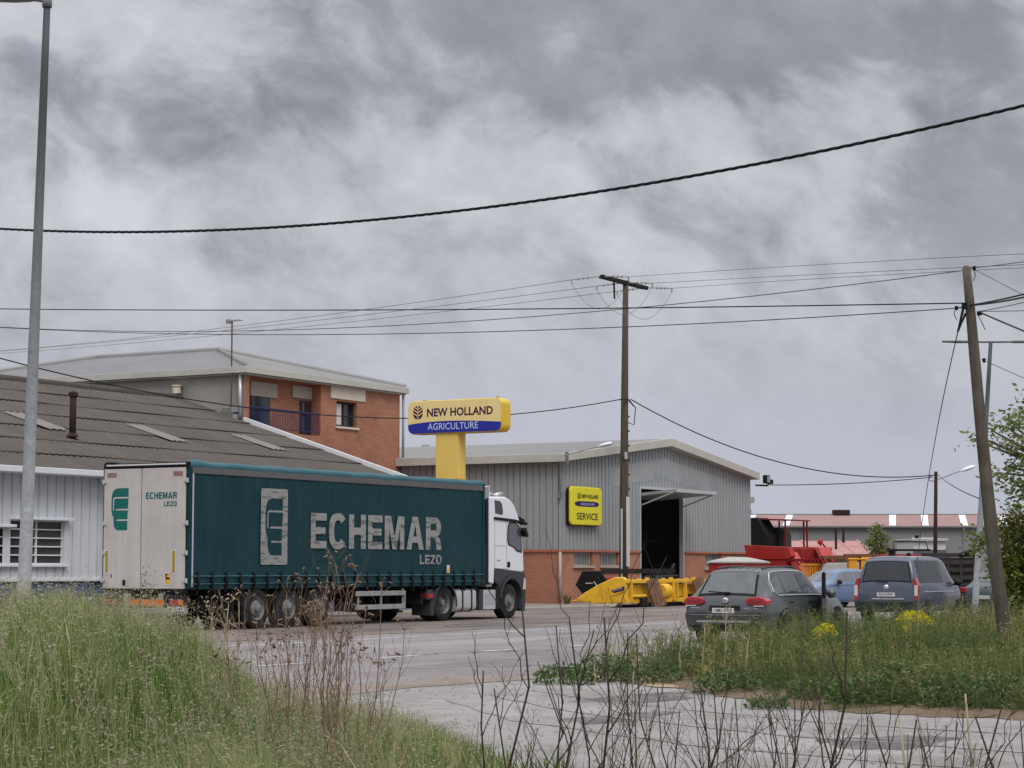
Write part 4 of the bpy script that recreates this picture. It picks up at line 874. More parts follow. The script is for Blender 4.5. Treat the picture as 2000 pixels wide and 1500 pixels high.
# wheel-arch fairing, dark
arch = []
for k in range(17):
    a_ = math.radians(168-150*k/16); arch.append((15.29+.62*math.cos(a_), .52+.66*math.sin(a_)))
poly = [(14.33, 1.46), (14.33, 1.10), (14.55, .98)] + arch + [(15.93, .50), (15.95, .22), (16.12, .22), (16.165, .7), (16.12, 1.30), (16.02, 1.37), (14.36, 1.50)]
for s in (-1, 1): pr2('fender', 'cab_grey', poly, min(s*(W2+.015), s*(W2-.35)), max(s*(W2+.015), s*(W2-.35)), bev=.015)
for s in (-1, 1):
    mb = MB(); P = []
    for k in range(17):
        a_ = math.radians(172-158*k/16); P.append([(q(15.29)+.63*math.cos(a_), s*yy, .52+.66*math.sin(a_)) for yy in (.8, W2+.045)])
        P[-1].append((q(15.29)+.74*math.cos(a_), s*(W2+.045), .52+.77*math.sin(a_)))
    mb.grid(np.array(P)); mb.build('wheel_arch', 'cab_grey', C, smooth=False, fix=False)
    mb = MB(); mb.prism([(q(14.40), .3), (q(14.58), .3), (q(14.62), .95), (q(14.40), 1.0)], s*(W2-.3), s*(W2+.02)); mb.build('step_panel', 'chassis', C, bevel=.01)
ys = -W2
wp = [(15.10, 2.74), (15.06, 2.35), (15.12, 2.18), (15.45, 2.10), (15.62, 1.99), (15.92, 1.95), (15.955, 2.05), (15.84, 2.68), (15.80, 2.74), (15.5, 2.86), (15.2, 2.86)]
for s in (-1, 1):
    fr = MB(); fr.prism([(q(a), b) for a, b in wp], s*(W2+.004), s*(W2+.012)); f = fr.build('side_window', 'black', C)
    cx = np.mean([a for a, b in wp]); cz = np.mean([b for a, b in wp])
    g = MB(); g.prism([(q(cx+(a-cx)*.90), cz+(b-cz)*.90) for a, b in wp], s*(W2+.012), s*(W2+.018)); g.build('pane', 'glass_sky', f)
    rw = MB(); rw.prism([(q(a), b) for a, b in ((14.32, 3.48), (14.36, 3.10), (14.78, 3.06), (14.80, 3.16), (14.74, 3.38), (14.62, 3.46))], s*(W2+.003), s*(W2+.013)); rw.build('roof_window', 'glass_dark', C)
    vb = MB(); vb.prism([(q(a), b) for a, b in ((14.28, 2.99), (14.28, 2.91), (15.5, 2.86), (15.78, 2.82), (15.80, 2.90), (15.5, 2.94))], s*(W2+.004), s*(W2+.03)); vb.build('roof_strip', 'black', C)
    dl = MB(); 
    for (a, b, c, d) in ((15.03, 1.44, 15.045, 2.95), (14.33, 1.48, 14.345, 2.9)): dl.box(q(a), q(c), s*(W2+.002), s*(W2+.006), b, d)
    dl.box(q(14.36), q(14.98), s*(W2+.002), s*(W2+.006), 2.14, 2.155); dl.box(q(14.36), q(15.02), s*(W2+.002), s*(W2+.006), 1.475, 1.485)
    dl.build('panel_gap', 'pipe_grey', C)
    dh = MB(); dh.prism(rounded(q(15.07), q(15.22), 1.52, 1.68, .03), s*(W2+.004), s*(W2+.02)); dh.build('door_handle', 'black', C)
    dg = MB(); dg.prism([(q(14.46), 1.70), (q(14.66), 1.70), (q(14.64), 1.74), (q(14.48), 1.74)], s*(W2+.002), s*(W2+.007)); dg.build('badge', 'pipe_grey', C)
    bf = MB(); bf.prism([(q(13.72), 1.02), (q(14.06), 1.02), (q(14.06), 3.55), (q(13.86), 3.50), (q(13.86), 2.2), (q(13.72), 1.75)], s*(W2-.02), s*(W2-.06)); bf.build('air_deflector', 'black', C, bevel=.01)
    kf = MB(); kf.prism([(q(14.0), 1.08), (q(14.20), 1.06), (q(14.24), 3.50), (q(14.0), 3.56)], s*(W2+.012), s*(W2-.03)); kf.build('side_flap', 'cab_white', C, bevel=.01)
    mi = MB(); mi.box(q(16.0), q(16.22), s*(W2+.05), s*(W2+.30), 1.9, 2.4) if s > 0 else mi.prism([(q(15.80), 2.82), (q(16.10), 2.78), (q(16.12), 2.84), (q(15.82), 2.92)], -W2-.12, -W2+.3); 
    mi.build('mirror_arm', 'black', C, bevel=.02)
pr2('sun_visor', 'black', [(15.74, 2.96), (16.18, 2.90), (16.20, 2.94), (15.78, 3.05)], -W2+.02, W2-.02, bev=.01)
pr2('camera_mirror', 'black', [(15.84, 2.60), (15.95, 2.44), (16.10, 2.42), (16.08, 2.50), (15.95, 2.70)], -W2-.16, -W2+.02, bev=.01)
mb = MB(); mb.prism([(q(13.62), 3.45), (q(14.08), 3.50), (q(14.1), 3.86), (q(13.62), 3.80)], -W2+.06, -W2+.10); mb.prism([(q(13.62), 3.45), (q(14.08), 3.50), (q(14.1), 3.86), (q(13.62), 3.80)], W2-.10, W2-.06); mb.prism([(q(13.9), 3.6), (q(14.1), 3.6), (q(14.12), 3.88), (q(13.6), 3.82), (q(13.62), 3.78)], -W2+.10, W2-.10); mb.build('roof_deflector', 'pipe_grey', C, bevel=.01)
mb = MB(); mb.tube([(q(13.62), -W2+.06, 3.82), (q(14.1), -W2+.06, 3.88), (q(14.12), -W2+.06, 3.5)], .02, 6); mb.build('deflector_edge', 'cab_white', C)
for (x, yy) in ((15.0, -.95), (15.25, -.75), (15.1, -.55)):
    mb = MB(); mb.tube([(q(x)-.12, yy, 3.66), (q(x), yy, 3.68), (q(x)+.22, yy, 3.68)], [.02, .05, .075], 10).tube([(q(x), yy, 3.5), (q(x), yy, 3.66)], .015, 6); mb.build('air_horn', 'chrome', C, smooth=True)
pr2('headlight', 'clear_lens', [(15.98, .86), (16.165, .86), (16.16, 1.16), (16.06, 1.22)], -W2-.018, -W2+.25, bev=.01)
pr2('cab_rear_panel', 'black_soft', [(13.98, 1.1), (14.02, 1.1), (14.02, 3.45), (13.98, 3.45)], -W2+.06, W2-.06, bev=0)
# chassis, tanks, axles
mb = MB()
for s in (-1, 1): mb.box(q(10.5), q(15.9), s*.42-.05, s*.42+.05, .68, .96)
mb.box(q(11.0), q(12.3), -.5, .5, .96, 1.03).box(q(13.6), q(14.3), -.9, .9, .95, 1.15).box(q(12), q(15), -.4, .4, .35, .68).box(q(10.45), q(10.55), -1.15, 1.15, .5, .78); mb.build('chassis', 'chassis', C, bevel=.01)
mb = MB(); mb.prism(rounded(-W2+.02, -.6, .26, .92, .14), q(12.18), q(13.30), 'yz'); tk = mb.build('fuel_tank', 'tank', C, auto=35)
for x in (12.52, 13.02):
    mb = MB(); mb.prism(rounded(-W2+.005, -.59, .245, .935, .15), q(x), q(x+.06), 'yz'); mb.build('tank_strap', 'black', tk)
mb = MB(); mb.box(q(13.52), q(14.42), -W2+.03, -.55, .28, .88); bx = mb.build('exhaust_box', 'cab_grey', C, bevel=.02)
mb = MB(); mb.box(q(13.70), q(14.40), -W2+.005, -W2+.03, .30, .86); 
cv = mb.build('cover', 'tank', bx, bevel=.015)
mb = MB()
for k in range(7): mb.box(q(13.80+.08*k), q(13.83+.08*k), -W2+.001, -W2+.006, .42, .76)
mb.build('louvres', 'pipe_grey', cv)
MB().box(q(14.0), q(14.35), -W2+.1, -.7, .95, 1.12).build('step_box', 'off_white', C, bevel=.02)
for s in (-1, 1):
    wheel(C, (q(15.29), s*1.03, .515), .515, .33, s, 'trailer'); 
    wheel(C, (q(11.58), s*1.06, .515), .515, .29, s, 'drive', True)
    mb = MB(); P = []
    for k in range(17):
        a_ = math.radians(-8+196*k/16); P.append([(q(11.58)+.64*math.cos(a_), s*yy, .49+.60*max(math.sin(a_), -.4)) for yy in (.55, 1.25)]+[(q(11.58)+.58*math.cos(a_), s*1.25, .49+.53*max(math.sin(a_), -.4))])
    mb.grid(np.array(P)); mb.build('rear_mudguard', 'cab_grey', C, fix=False)
    mb = MB(); mb.box(q(10.82), q(10.98), min(s*.6, s*1.24), max(s*.6, s*1.24), .18, .62); mb.build('mud_flap', 'cab_grey', C, bevel=.01)
    MB().box(q(10.60), q(10.90), min(s*1.0, s*1.26), max(s*1.0, s*1.26), .62, .90).build('light_bracket', 'cab_grey', C, bevel=.02)
    MB().box(q(10.585), q(10.60), min(s*.74, s*1.22), max(s*.74, s*1.22), .66, .80).build('tail_light', 'red_lens', C)
    MB().box(q(10.62), q(10.90), min(s*1.262, s*1.275), max(s*1.262, s*1.275), .68, .79).build('side_marker', 'red_lens', C)
MB().box(q(16.1), q(16.22), 1.30, 1.5, 1.75, 1.85).build('mirror_bracket', 'black', C)
# ------------------------------------------------------------------ road vehicles
class Car:
    """body as a lofted shell; x runs from the tail (0) to the nose (L), y to the left"""
    SK = [0, .22, .34, .42, .60, .76, .93, 1.0]
    def __init__(s, root, st, paint, zb=.28):
        s.root = root; s.st = np.array(st, float); s.zb = zb; s.paint = paint; s.L = s.st[-1, 0]
    def par(s, x):
        X = s.st[:, 0]; return [np.interp(x, X, s.st[:, k]) for k in range(1, 6)]     # top, belt, wr, wb, wm
    def P(s, x, t):
        top, belt, wr, wb, wm = s.par(x); sg = -1 if t < 0 else 1; t = abs(t)
        belt = min(belt, top-.04); zb = s.zb
        ks = [(0, top), (wr*.62, top-.012), (wr*.9, top-.035), (wr*1.0, top-.35*(top-belt)*.35-.03), (wb, belt), (wm, belt-.42*(belt-zb)), (wm*.985, zb+.12), (wm*.93, zb)]
        y = np.interp(t, s.SK, [k[0] for k in ks]); z = np.interp(t, s.SK, [k[1] for k in ks])
        return np.array([x, sg*y, z])
    def N(s, x, t):
        e = .02; a = s.P(min(x+e, s.L), t)-s.P(max(x-e, 0), t); b = s.P(x, np.clip(t+e, -1, 1))-s.P(x, np.clip(t-e, -1, 1))
        n = np.cross(a, b); n /= np.linalg.norm(n)+1e-9
        c = s.P(x, t)-np.array([x, 0, .7]); return n if np.dot(n, c) > 0 else -n
    def shell(s, name='body'):
        X = np.unique(np.concatenate([s.st[:, 0], np.linspace(0, s.L, 44)])); Tt = np.linspace(-1, 1, 49)
        P = np.array([[s.P(x, t) for t in Tt] for x in X]); mb = MB(); mb.grid(P); n = len(Tt)
        mb.f += [tuple(range(n-1, -1, -1)), tuple((len(X)-1)*n+k for k in range(n))]
        mb.f += [(i*n, (i+1)*n, (i+1)*n+n-1, i*n+n-1) for i in range(len(X)-1)]
        o = mb.build(name, s.paint, s.root, auto=55); return o
    def patch(s, name, m, corners, off=.006, par=None, nx=10, nt=6, smooth=True):
        """corners (x, t): rear-low, front-low, front-high, rear-high"""
        A, B, C_, D = [np.array(c, float) for c in corners]; P = np.zeros((nx+1, nt+1, 3))
        for i in range(nx+1):
            for j in range(nt+1):
                a, b = i/nx, j/nt; q = (A*(1-a)+B*a)*(1-b)+(D*(1-a)+C_*a)*b; P[i, j] = s.P(*q)+s.N(*q)*off
        return MB().grid(P).build(name, m, par or s.root, smooth=smooth, fix=False)
    def window(s, corners, glass='glass_sky', name='side_window', trim=None, both=True, off=.006):
        for sg in ((1, -1) if both else (1,)):
            c = [(x, t*sg) for x, t in corners]
            if trim:
                xm = np.mean([p[0] for p in c]); tm = np.mean([p[1] for p in c])
                c2 = [(x+(.035 if x > xm else -.035), t+(.014 if t > tm else -.014)) for x, t in c]
                f = s.patch(name, trim, c2, off*.5)
                s.patch('pane', glass, c, off, f)
            else: s.patch(name, glass, c, off)
    def wheels(s, xr, xf, R, w, wm):
        for x in (xr, xf):
            for sg in (-1, 1):
                mb = MB(); yy = sg*(wm+.004); mb.lathe([(0, 0), (R*1.17, 0)], (x, yy, R*1.03), 'y', 28)
                # keep only the part on the body
                mb.build('wheel_arch', 'black', s.root, fix=False)
                wheel(s.root, (x, sg*(wm-w/2+.014), R), R, w, sg, 'car', rr=.66)
    def mirror(s, x, t, sg, m='suv_grey'):
        p = s.P(x, t*sg); mb = MB(); mb.lathe([(0, -.06), (.06, -.05), (.10, 0), (.10, .06), (.08, .08), (0, .08)], (p[0], p[1]+sg*.13, p[2]+.06), 'x', 14)
        for i, v in enumerate(mb.v): mb.v[i] = (v[0], p[1]+sg*.13+(v[1]-p[1]-sg*.13)*1.15, v[2] if v[2] > p[2] else p[2]+(v[2]-p[2])*.8)
        mb.box(p[0]-.03, p[0]+.03, min(p[1], p[1]+sg*.1), max(p[1], p[1]+sg*.1), p[2]-.02, p[2]+.03)
        return mb.build('wing_mirror', m, s.root, smooth=True)
# ---- grey off-roader stopped beside the verge
SU, SV, SH = 41.0, 18.25, -.02
A_ = thing('grey_suv', 'dusty dark grey off-roader with red tail lights and an open side door behind the weeds', 'car', (SU, SV, hz(SU+2, SV)), SH)
A_.scale = (1, 1, .97)
suv = Car(A_, [(0, .80, .70, .80, .86, .86), (.03, .86, .80, .82, .88, .90), (.06, 1.02, .95, .76, .90, .93), (.12, 1.10, 1.02, .74, .90, .945), (.34, 1.38, 1.04, .68, .90, .955), (.52, 1.585, 1.05, .645, .90, .96), (.62, 1.635, 1.05, .64, .90, .96), (1.0, 1.675, 1.06, .65, .905, .964), (1.8, 1.695, 1.06, .66, .91, .964), (2.4, 1.68, 1.06, .66, .91, .964), (2.8, 1.60, 1.05, .65, .905, .964), (3.45, 1.16, 1.04, .70, .90, .964), (3.6, 1.09, 1.02, .74, .88, .964), (4.2, 1.02, .95, .72, .84, .95), (4.5, .93, .86, .66, .78, .90), (4.68, .80, .72, .60, .70, .80), (4.75, .62, .56, .55, .62, .70)], 'suv_grey', .30)
suv.shell()
rw = suv.patch('rear_window', 'black', [(.105, -.345), (.105, .345), (.56, .335), (.56, -.335)], .004)
g = suv.patch('pane', 'glass_sky', [(.145, -.315), (.145, .315), (.51, .30), (.51, -.30)], .009, rw)
mb = MB(); p0 = suv.P(.13, 0)+np.array([-.03, 0, .02]); mb.tube([p0, p0+np.array([.0, .42, .03])], .014, 5).box(p0[0]-.02, p0[0]+.04, -.06, .06, p0[2]-.03, p0[2]+.02); mb.build('rear_wiper', 'black', A_)
for (a, b, c, d) in ((.66, 1.06, 1.12, .78), (1.18, 2.02, 1.92, 1.20), (2.10, 3.28, 2.72, 2.06)):
    suv.window([(a, .575), (b, .575), (c, .43), (d, .43)], 'glass_sky' if a < 2 else 'glass_dark', trim=None)
for sg in (-1, 1):     # bright trim round the glass
    mb = MB(); pts = [suv.P(x, t*sg)+suv.N(x, t*sg)*.012 for x, t in [(3.25, .595)]+[(x, .595) for x in np.linspace(3.0, .75, 10)]+[(.62, .56), (.66, .47), (.80, .415)]+[(x, .405) for x in np.linspace(1.0, 2.6, 8)]]; mb.tube(pts, .014, 5); mb.build('window_trim', 'chrome', A_)
    mb = MB(); pts = [suv.P(x, .30*sg)+np.array([0, 0, .035]) for x in np.linspace(.75, 2.5, 10)]; mb.tube(pts, .022, 6); mb.build('roof_rail', 'suv_lower', A_)
for k in range(-2, 3):
    mb = MB(); mb.tube([suv.P(x, .09*k)+np.array([0, 0, .002]) for x in np.linspace(.68, 2.4, 10)], .010, 4); mb.build('roof_groove', 'suv_lower', A_)
def tail_lamp(sg):
    y0, y1 = .47, .925; out = [(.47, .965), (.50, .90), (.62, .87), (.93, .865), (.945, .96), (.90, 1.02), (.78, 1.055), (.60, 1.045), (.50, 1.01)]
    mb = MB(); mb.prism([(sg*a, b) for a, b in out], -.005, .30, 'yz'); l = mb.build('tail_light', 'red_lens', A_, bevel=.02)
    mb = MB(); mb.prism([(sg*a, b) for a, b in ((.56, .93), (.84, .92), (.86, .97), (.58, .985))], -.010, .0, 'yz'); mb.build('reflector', 'red_lens_dk', l, bevel=.004)
    mb = MB(); mb.box(-.012, -.004, min(sg*.66, sg*.90), max(sg*.66, sg*.90), .845, .865); mb.build('lamp_edge', 'clear_lens', l)
tail_lamp(1); tail_lamp(-1)
mb = MB(); mb.prism([(-.80, .42), (.80, .42), (.88, .5), (.90, .68), (.86, .74), (-.86, .74), (-.90, .68), (-.88, .5)], -.075, .12, 'yz'); mb.build('bumper', 'suv_lower', A_, bevel=.04, seg=3)
mb = MB(); mb.prism([(-.70, .30), (.70, .30), (.82, .44), (-.82, .44)], -.03, .1, 'yz'); mb.build('bumper_skirt', 'black_soft', A_, bevel=.02)
mb = MB(); mb.box(-.079, -.074, -.62, .62, .50, .54).box(-.083, -.076, -.84, .84, .655, .665); mb.build('bumper_strip', 'alu', A_)
MB().box(-.035, .02, -.34, .34, .735, .86).build('plate_recess', 'black_soft', A_)
p = MB().box(-.088, -.078, -.25, .25, .70, .81).build('number_plate', 'plate_white', A_)
put_text('plate_number', '1881 FXZ', .40, .07, (-.0895, .19, .72), (0, -1, 0), (0, 0, 1), 'letter_black', p, .02)
mb = MB(); mb.lathe([(.0, -.012), (.06, -.012), (.066, .0), (.066, .07)], (.02, 0, .965), 'x', 20); bd = mb.build('badge', 'chrome', A_, smooth=True)
mb = MB(); mb.add([(.006, a, b) for a, b in ((.042, 1.0), (.022, .945), (.0, .985), (-.022, .945), (-.042, 1.0), (-.028, 1.0), (-.02, .975), (0, 1.005), (.02, .975), (.028, 1.0))], [tuple(range(10))]); mb.build('badge_mark', 'suv_lower', bd, fix=False)
MB().box(-.0, .03, .58, .80, .80, .815).build('model_lettering', 'chrome', A_); MB().box(-.0, .03, -.56, -.44, .80, .812).box(.0, .03, -.76, -.66, .80, .812).build('model_lettering', 'chrome', A_)
suv.wheels(.98, 3.84, .365, .26, .955)
for x in (1.35, 2.35):
    for sg in (-1, 1):
        p = suv.P(x, .66*sg); MB().box(p[0]-.1, p[0]+.1, p[1]-.03, p[1]+.03, p[2]-.02, p[2]+.02).build('door_handle', 'suv_lower', A_, bevel=.01)
# right front door swung open
def open_door():
    mb = MB(); y = 0
    mb.prism([(0, .42), (-1.05, .42), (-1.12, .8), (-1.10, 1.03), (0, 1.03)], -.05, .05); d = mb.build('front_door', 'suv_grey', A_, bevel=.025)
    f = MB(); 
    for (a, b) in (((0, 1.02), (-.62, 1.52)), ((-.62, 1.52), (-1.02, 1.55)), ((-1.02, 1.55), (-1.10, 1.02))): f.bar((a[0], 0, a[1]), (b[0], 0, b[1]), .06)
    fr = f.build('door_frame', 'black', d)
    MB().prism([(-.08, 1.04), (-.63, 1.49), (-1.0, 1.52), (-1.07, 1.04)], -.006, .006).build('door_pane', 'glass_sky', d)
    t = MB(); t.prism([(-.05, .5), (-.98, .5), (-1.02, .98), (-.05, .98)], .05, .075); t.build('door_lining', 'black_soft', d)
    m = MB(); m.lathe([(0, -.08), (.07, -.06), (.11, 0), (.11, .05), (0, .06)], (-.12, -.17, 1.10), 'x', 16); m.build('wing_mirror', 'suv_grey', d, smooth=True)
    d.location = (3.10, -.94, 0); d.rotation_euler = (0, 0, math.radians(23)); return d
open_door()
suv.mirror(3.05, .58, 1)
mb = MB(); mb.box(1.6, 1.75, -.55, -.2, .7, 1.28).box(2.45, 2.6, -.6, -.15, .7, 1.30).box(2.45, 2.6, .15, .6, .7, 1.30); mb.build('seat', 'black_soft', A_, bevel=.05)

# ---- blue-grey van
V_ = thing('blue_van', 'blue grey van with large dark rear window and tall red tail lights', 'van', (57.3, 20.55, hz(59, 20.5)-.04), .025)
van = Car(V_, [(0, .95, .80, .86, .90, .93), (.04, 1.10, 1.0, .80, .90, .945), (.10, 1.35, 1.05, .76, .90, .95), (.20, 1.76, 1.06, .70, .90, .95), (.32, 1.845, 1.06, .69, .90, .95), (.7, 1.875, 1.06, .70, .905, .95), (2.8, 1.875, 1.06, .70, .905, .95), (3.3, 1.80, 1.06, .68, .90, .95), (4.0, 1.25, 1.04, .70, .88, .95), (4.2, 1.10, 1.0, .70, .85, .93), (4.6, .92, .84, .62, .74, .86), (4.74, .62, .56, .5, .6, .7)], 'van_paint', .30)
van.shell()
van.patch('roof', 'van_roof', [(.30, -.33), (.30, .33), (3.2, .33), (3.2, -.33)], .006, nx=12)
rw = van.patch('rear_window', 'black', [(.055, -.36), (.055, .36), (.195, .33), (.195, -.33)], .008)
van.patch('pane', 'glass_dark', [(.062, -.33), (.062, .33), (.19, .31), (.19, -.31)], .016, rw)
for (a, b, c, d) in ((.35, 1.35, 1.35, .42), (1.42, 2.45, 2.45, 1.42), (2.52, 3.86, 3.36, 2.52)): van.window([(a, .585), (b, .585), (c, .415), (d, .415)], 'glass_dark' if a > 2 else 'van_dark')
for sg in (-1, 1):
    mb = MB(); mb.prism([(sg*.825, .62), (sg*.935, .62), (sg*.93, 1.06), (sg*.85, 1.26), (sg*.79, 1.26)], -.012, .2, 'yz'); l = mb.build('tail_light', 'red_lens', V_, bevel=.015)
    MB().box(-.016, -.01, min(sg*.83, sg*.925), max(sg*.83, sg*.925), .76, 1.06).build('lens', 'clear_lens', l)
    mb = MB(); pts = [van.P(x, .70*sg)+van.N(x, .70*sg)*.01 for x in np.linspace(.5, 3.4, 8)]; mb.tube(pts, .016, 5); mb.build('side_strip', 'chrome', V_)
    van.mirror(3.55, .60, sg, 'black')
mb = MB(); mb.prism([(-.86, .34), (.86, .34), (.92, .5), (.90, .62), (-.90, .62), (-.92, .5)], -.06, .12, 'yz'); mb.build('bumper', 'van_dark', V_, bevel=.03)
mb = MB(); mb.box(-.012, .02, -.55, .55, .70, .90).build('plate_recess', 'car_blue', V_, bevel=.02) if False else None
MB().box(-.012, .03, -.52, .42, .66, .69).build('boot_strip', 'chrome', V_)
p = MB().box(-.02, .03, -.26, .26, .74, .85).build('number_plate', 'plate_white', V_); put_text('plate_number', '9214 FFW', .42, .07, (-.0215, .21, .76), (0, -1, 0), (0, 0, 1), 'letter_black', p, .02)
mb = MB(); mb.lathe([(0, -.02), (.07, -.02), (.075, 0), (.075, .1)], (.02, 0, 1.0), 'x', 16); mb.build('badge', 'chrome', V_, smooth=True)
mb = MB(); mb.tube([(-.0, -.05, 1.13), (-.0, .3, 1.16)], .014, 5); mb.build('rear_wiper', 'black', V_)
van.wheels(.92, 3.9, .33, .22, .94)

# ---- pale blue hatchback, nose towards the road
B_ = thing('blue_hatchback', 'pale blue hatchback with silver wheels parked between the off-roader and the van', 'car', (78.0, 28.5, 0), math.radians(157))
hb = Car(B_, [(0, .70, .62, .70, .76, .80), (.06, .95, .86, .66, .80, .85), (.25, 1.12, .90, .60, .82, .87), (.75, 1.42, .92, .56, .83, .88), (1.3, 1.475, .92, .57, .84, .885), (2.1, 1.455, .92, .56, .84, .885), (2.5, 1.36, .92, .55, .84, .885), (3.2, 1.0, .90, .60, .82, .88), (3.35, .93, .87, .64, .80, .88), (3.9, .80, .74, .62, .74, .85), (4.12, .66, .60, .55, .66, .76), (4.2, .5, .46, .48, .55, .62)], 'car_blue', .22)
hb.st[:, 0] *= 1.03; hb.L = hb.st[-1, 0]
hb.shell()
hb.patch('windscreen', 'glass_sky', [(2.62, -.33), (3.28, -.34), (3.28, .34), (2.62, .33)], .008)
for (a, b, c, d) in ((.95, 1.72, 1.70, 1.05), (1.80, 3.02, 2.45, 1.78)): hb.window([(a, .57), (b, .57), (c, .43), (d, .43)], 'glass_sky')
hb.patch('rear_window', 'glass_dark', [(.26, -.3), (.26, .3), (.74, .3), (.74, -.3)], .008)
hb.wheels(.86, 3.42, .315, .2, .88)
for sg in (-1, 1):
    hb.mirror(2.78, .60, sg, 'van_dark'); hb.patch('headlight', 'clear_lens', [(3.75, sg*.42), (4.2, sg*.40), (4.2, sg*.62), (3.85, sg*.60)], .008)
    p = hb.P(1.72, .66*sg); MB().box(p[0]-.1, p[0]+.1, p[1]-.03, p[1]+.03, p[2]-.02, p[2]+.02).build('door_handle', 'car_blue', B_, bevel=.01)
    mb = MB(); mb.tube([hb.P(x, .635*sg)+hb.N(x, .635*sg)*.004 for x in np.linspace(.6, 3.6, 8)], .008, 4); mb.build('crease', 'van_dark', B_)
MB().box(4.28, 4.35, -.4, .4, .36, .52).build('grille', 'black', B_, bevel=.01)
# ---- silver saloon, only roof and rear glass above the off-roader's bonnet
S_ = thing('silver_saloon', 'silver car of which only roof and glass show behind the off-roader', 'car', (77.9, 33.0, 0), math.radians(12))
sl = Car(S_, [(0, .72, .62, .70, .76, .80), (.1, .98, .88, .66, .80, .85), (.5, 1.04, .90, .60, .82, .87), (1.1, 1.36, .92, .56, .83, .88), (1.7, 1.42, .92, .57, .84, .885), (2.5, 1.38, .92, .56, .84, .885), (3.3, 1.0, .90, .60, .82, .88), (4.2, .84, .74, .62, .74, .85), (4.4, .6, .5, .5, .6, .7)], 'car_silver', .22)
sl.shell(); sl.patch('rear_window', 'glass_sky', [(.56, -.32), (.56, .32), (1.08, .3), (1.08, -.3)], .008); sl.wheels(.9, 3.5, .31, .2, .88)
for (a, b, c, d) in ((1.0, 1.85, 1.85, 1.25), (1.92, 3.1, 2.5, 1.92)): sl.window([(a, .57), (b, .57), (c, .43), (d, .43)], 'glass_sky')
# ---- dark estate behind the lamp post
D_ = thing('dark_green_car', 'dark green car parked behind the metal lamp post beside the hedge', 'car', (60.3, 18.7, 0), math.radians(-20))
de = Car(D_, [(0, .72, .62, .74, .80, .84), (.06, .95, .86, .68, .82, .86), (.25, 1.10, .92, .60, .83, .87), (.6, 1.43, .93, .57, .84, .88), (1.3, 1.48, .93, .58, .84, .885), (2.2, 1.45, .93, .57, .84, .885), (2.9, 1.05, .92, .60, .82, .88), (3.1, .98, .88, .64, .80, .88), (3.8, .84, .74, .62, .74, .85), (4.1, .6, .5, .5, .6, .7)], 'car_teal', .22)
de.shell(); de.patch('rear_window', 'glass_sky', [(.27, -.31), (.27, .31), (.58, .3), (.58, -.3)], .008); de.wheels(.85, 3.3, .31, .2, .875)
for (a, b, c, d) in ((.8, 1.6, 1.6, .95), (1.68, 2.75, 2.3, 1.68)): de.window([(a, .57), (b, .57), (c, .43), (d, .43)], 'glass_sky')
p = MB().box(-.03, .02, -.26, .26, .60, .71).build('number_plate', 'plate_white', D_)
for sg in (-1, 1): MB().box(-.01, .15, min(sg*.6, sg*.82), max(sg*.6, sg*.82), .78, .93).build('tail_light', 'red_lens', D_, bevel=.02)

# ------------------------------------------------------------------ yellow combine header with pallets leaning on it
HD = thing('combine_header', 'yellow combine harvester header with black reel end shield in front of the brick base', 'farm machine', (71, 35.6, 0))
def hp(x, y, z): return (x, y, z)
div = [(2.15, .30), (1.78, .56), (1.2, .86), (.72, 1.06), (.45, 1.15), (.14, 1.16), (.0, 1.06), (.0, .30), (.10, .18), (1.3, .15), (1.7, .2)]
mb = MB(); mb.prism(div, -.02, .22, 'yz'); d = mb.build('end_divider', 'header_yellow', HD, bevel=.05, seg=3)
mb = MB(); mb.prism([(1.6, .205), (2.38, .24), (2.15, .30), (1.75, .34)], .0, .2, 'yz'); mb.build('divider_tip', 'header_yellow', HD, bevel=.03)
mb = MB(); mb.prism([(1.95, .24), (1.5, .12), (.9, .04), (.5, .04), (.3, .22)], .0, .3, 'yz'); mb.build('skid_shoe', 'cream', HD, bevel=.02)
mb = MB(); mb.prism([(.62, .66), (.06, .82), (.04, .74), (.08, .66), (.50, .56)], -.034, -.02, 'yz'); st = mb.build('divider_badge', 'sign_navy', d, bevel=.005)
put_text('badge_lettering', 'NEW HOLLAND', .40, .055, (-.036, .52, .62), (0, -.965, .26), (0, .2, .98), 'plate_white', st, .01)
mb = MB(); mb.prism([(.66, .56), (.58, .50), (.10, .60), (.04, .68), (.06, .63), (.12, .56), (.56, .44), (.66, .48)], -.036, -.0, 'yz'); mb.build('badge_surround', 'header_yellow', d, bevel=.008)
mb = MB(); mb.box(.0, 6.9, -.10, .12, .92, 1.06).box(.0, 6.9, -.06, .10, .18, .34).box(.0, 6.9, .10, .14, .38, .86)
for x in (.22, 3.9, 4.2, 6.8): mb.box(x, x+.09, -.14, .10, .20, 1.02)
mb.build('back_frame', 'header_yellow', HD, bevel=.015)
mb = MB(); mb.prism([(-.16, .24), (-.02, .24), (-.02, .98), (-.10, .98)], 3.85, 3.93, 'yz'); mb.prism([(-.16, .24), (-.02, .24), (-.02, .98), (-.10, .98)], 5.0, 5.08, 'yz'); mb.build('mount_plate', 'header_yellow', HD)
mb = MB(); mb.lathe([(0, 0), (.26, 0), (.30, .05), (.30, .5), (.2, .55), (0, .55)], (2.7, -.12, .60), 'x', 20); mb.build('drive_housing', 'header_yellow', HD, auto=40)
mb = MB(); mb.tube([(.3, -.1, .44), (1.5, -.1, .44)], .06, 10); mb.box(.1, 6.8, .14, 1.1, .2, .24); mb.build('drive_shaft', 'header_yellow', HD)
mb = MB(); mb.lathe([(.22, 0), (.22, 6.4)], (.3, .65, .58), 'x', 16); mb.build('auger', 'header_yellow', HD, smooth=True)
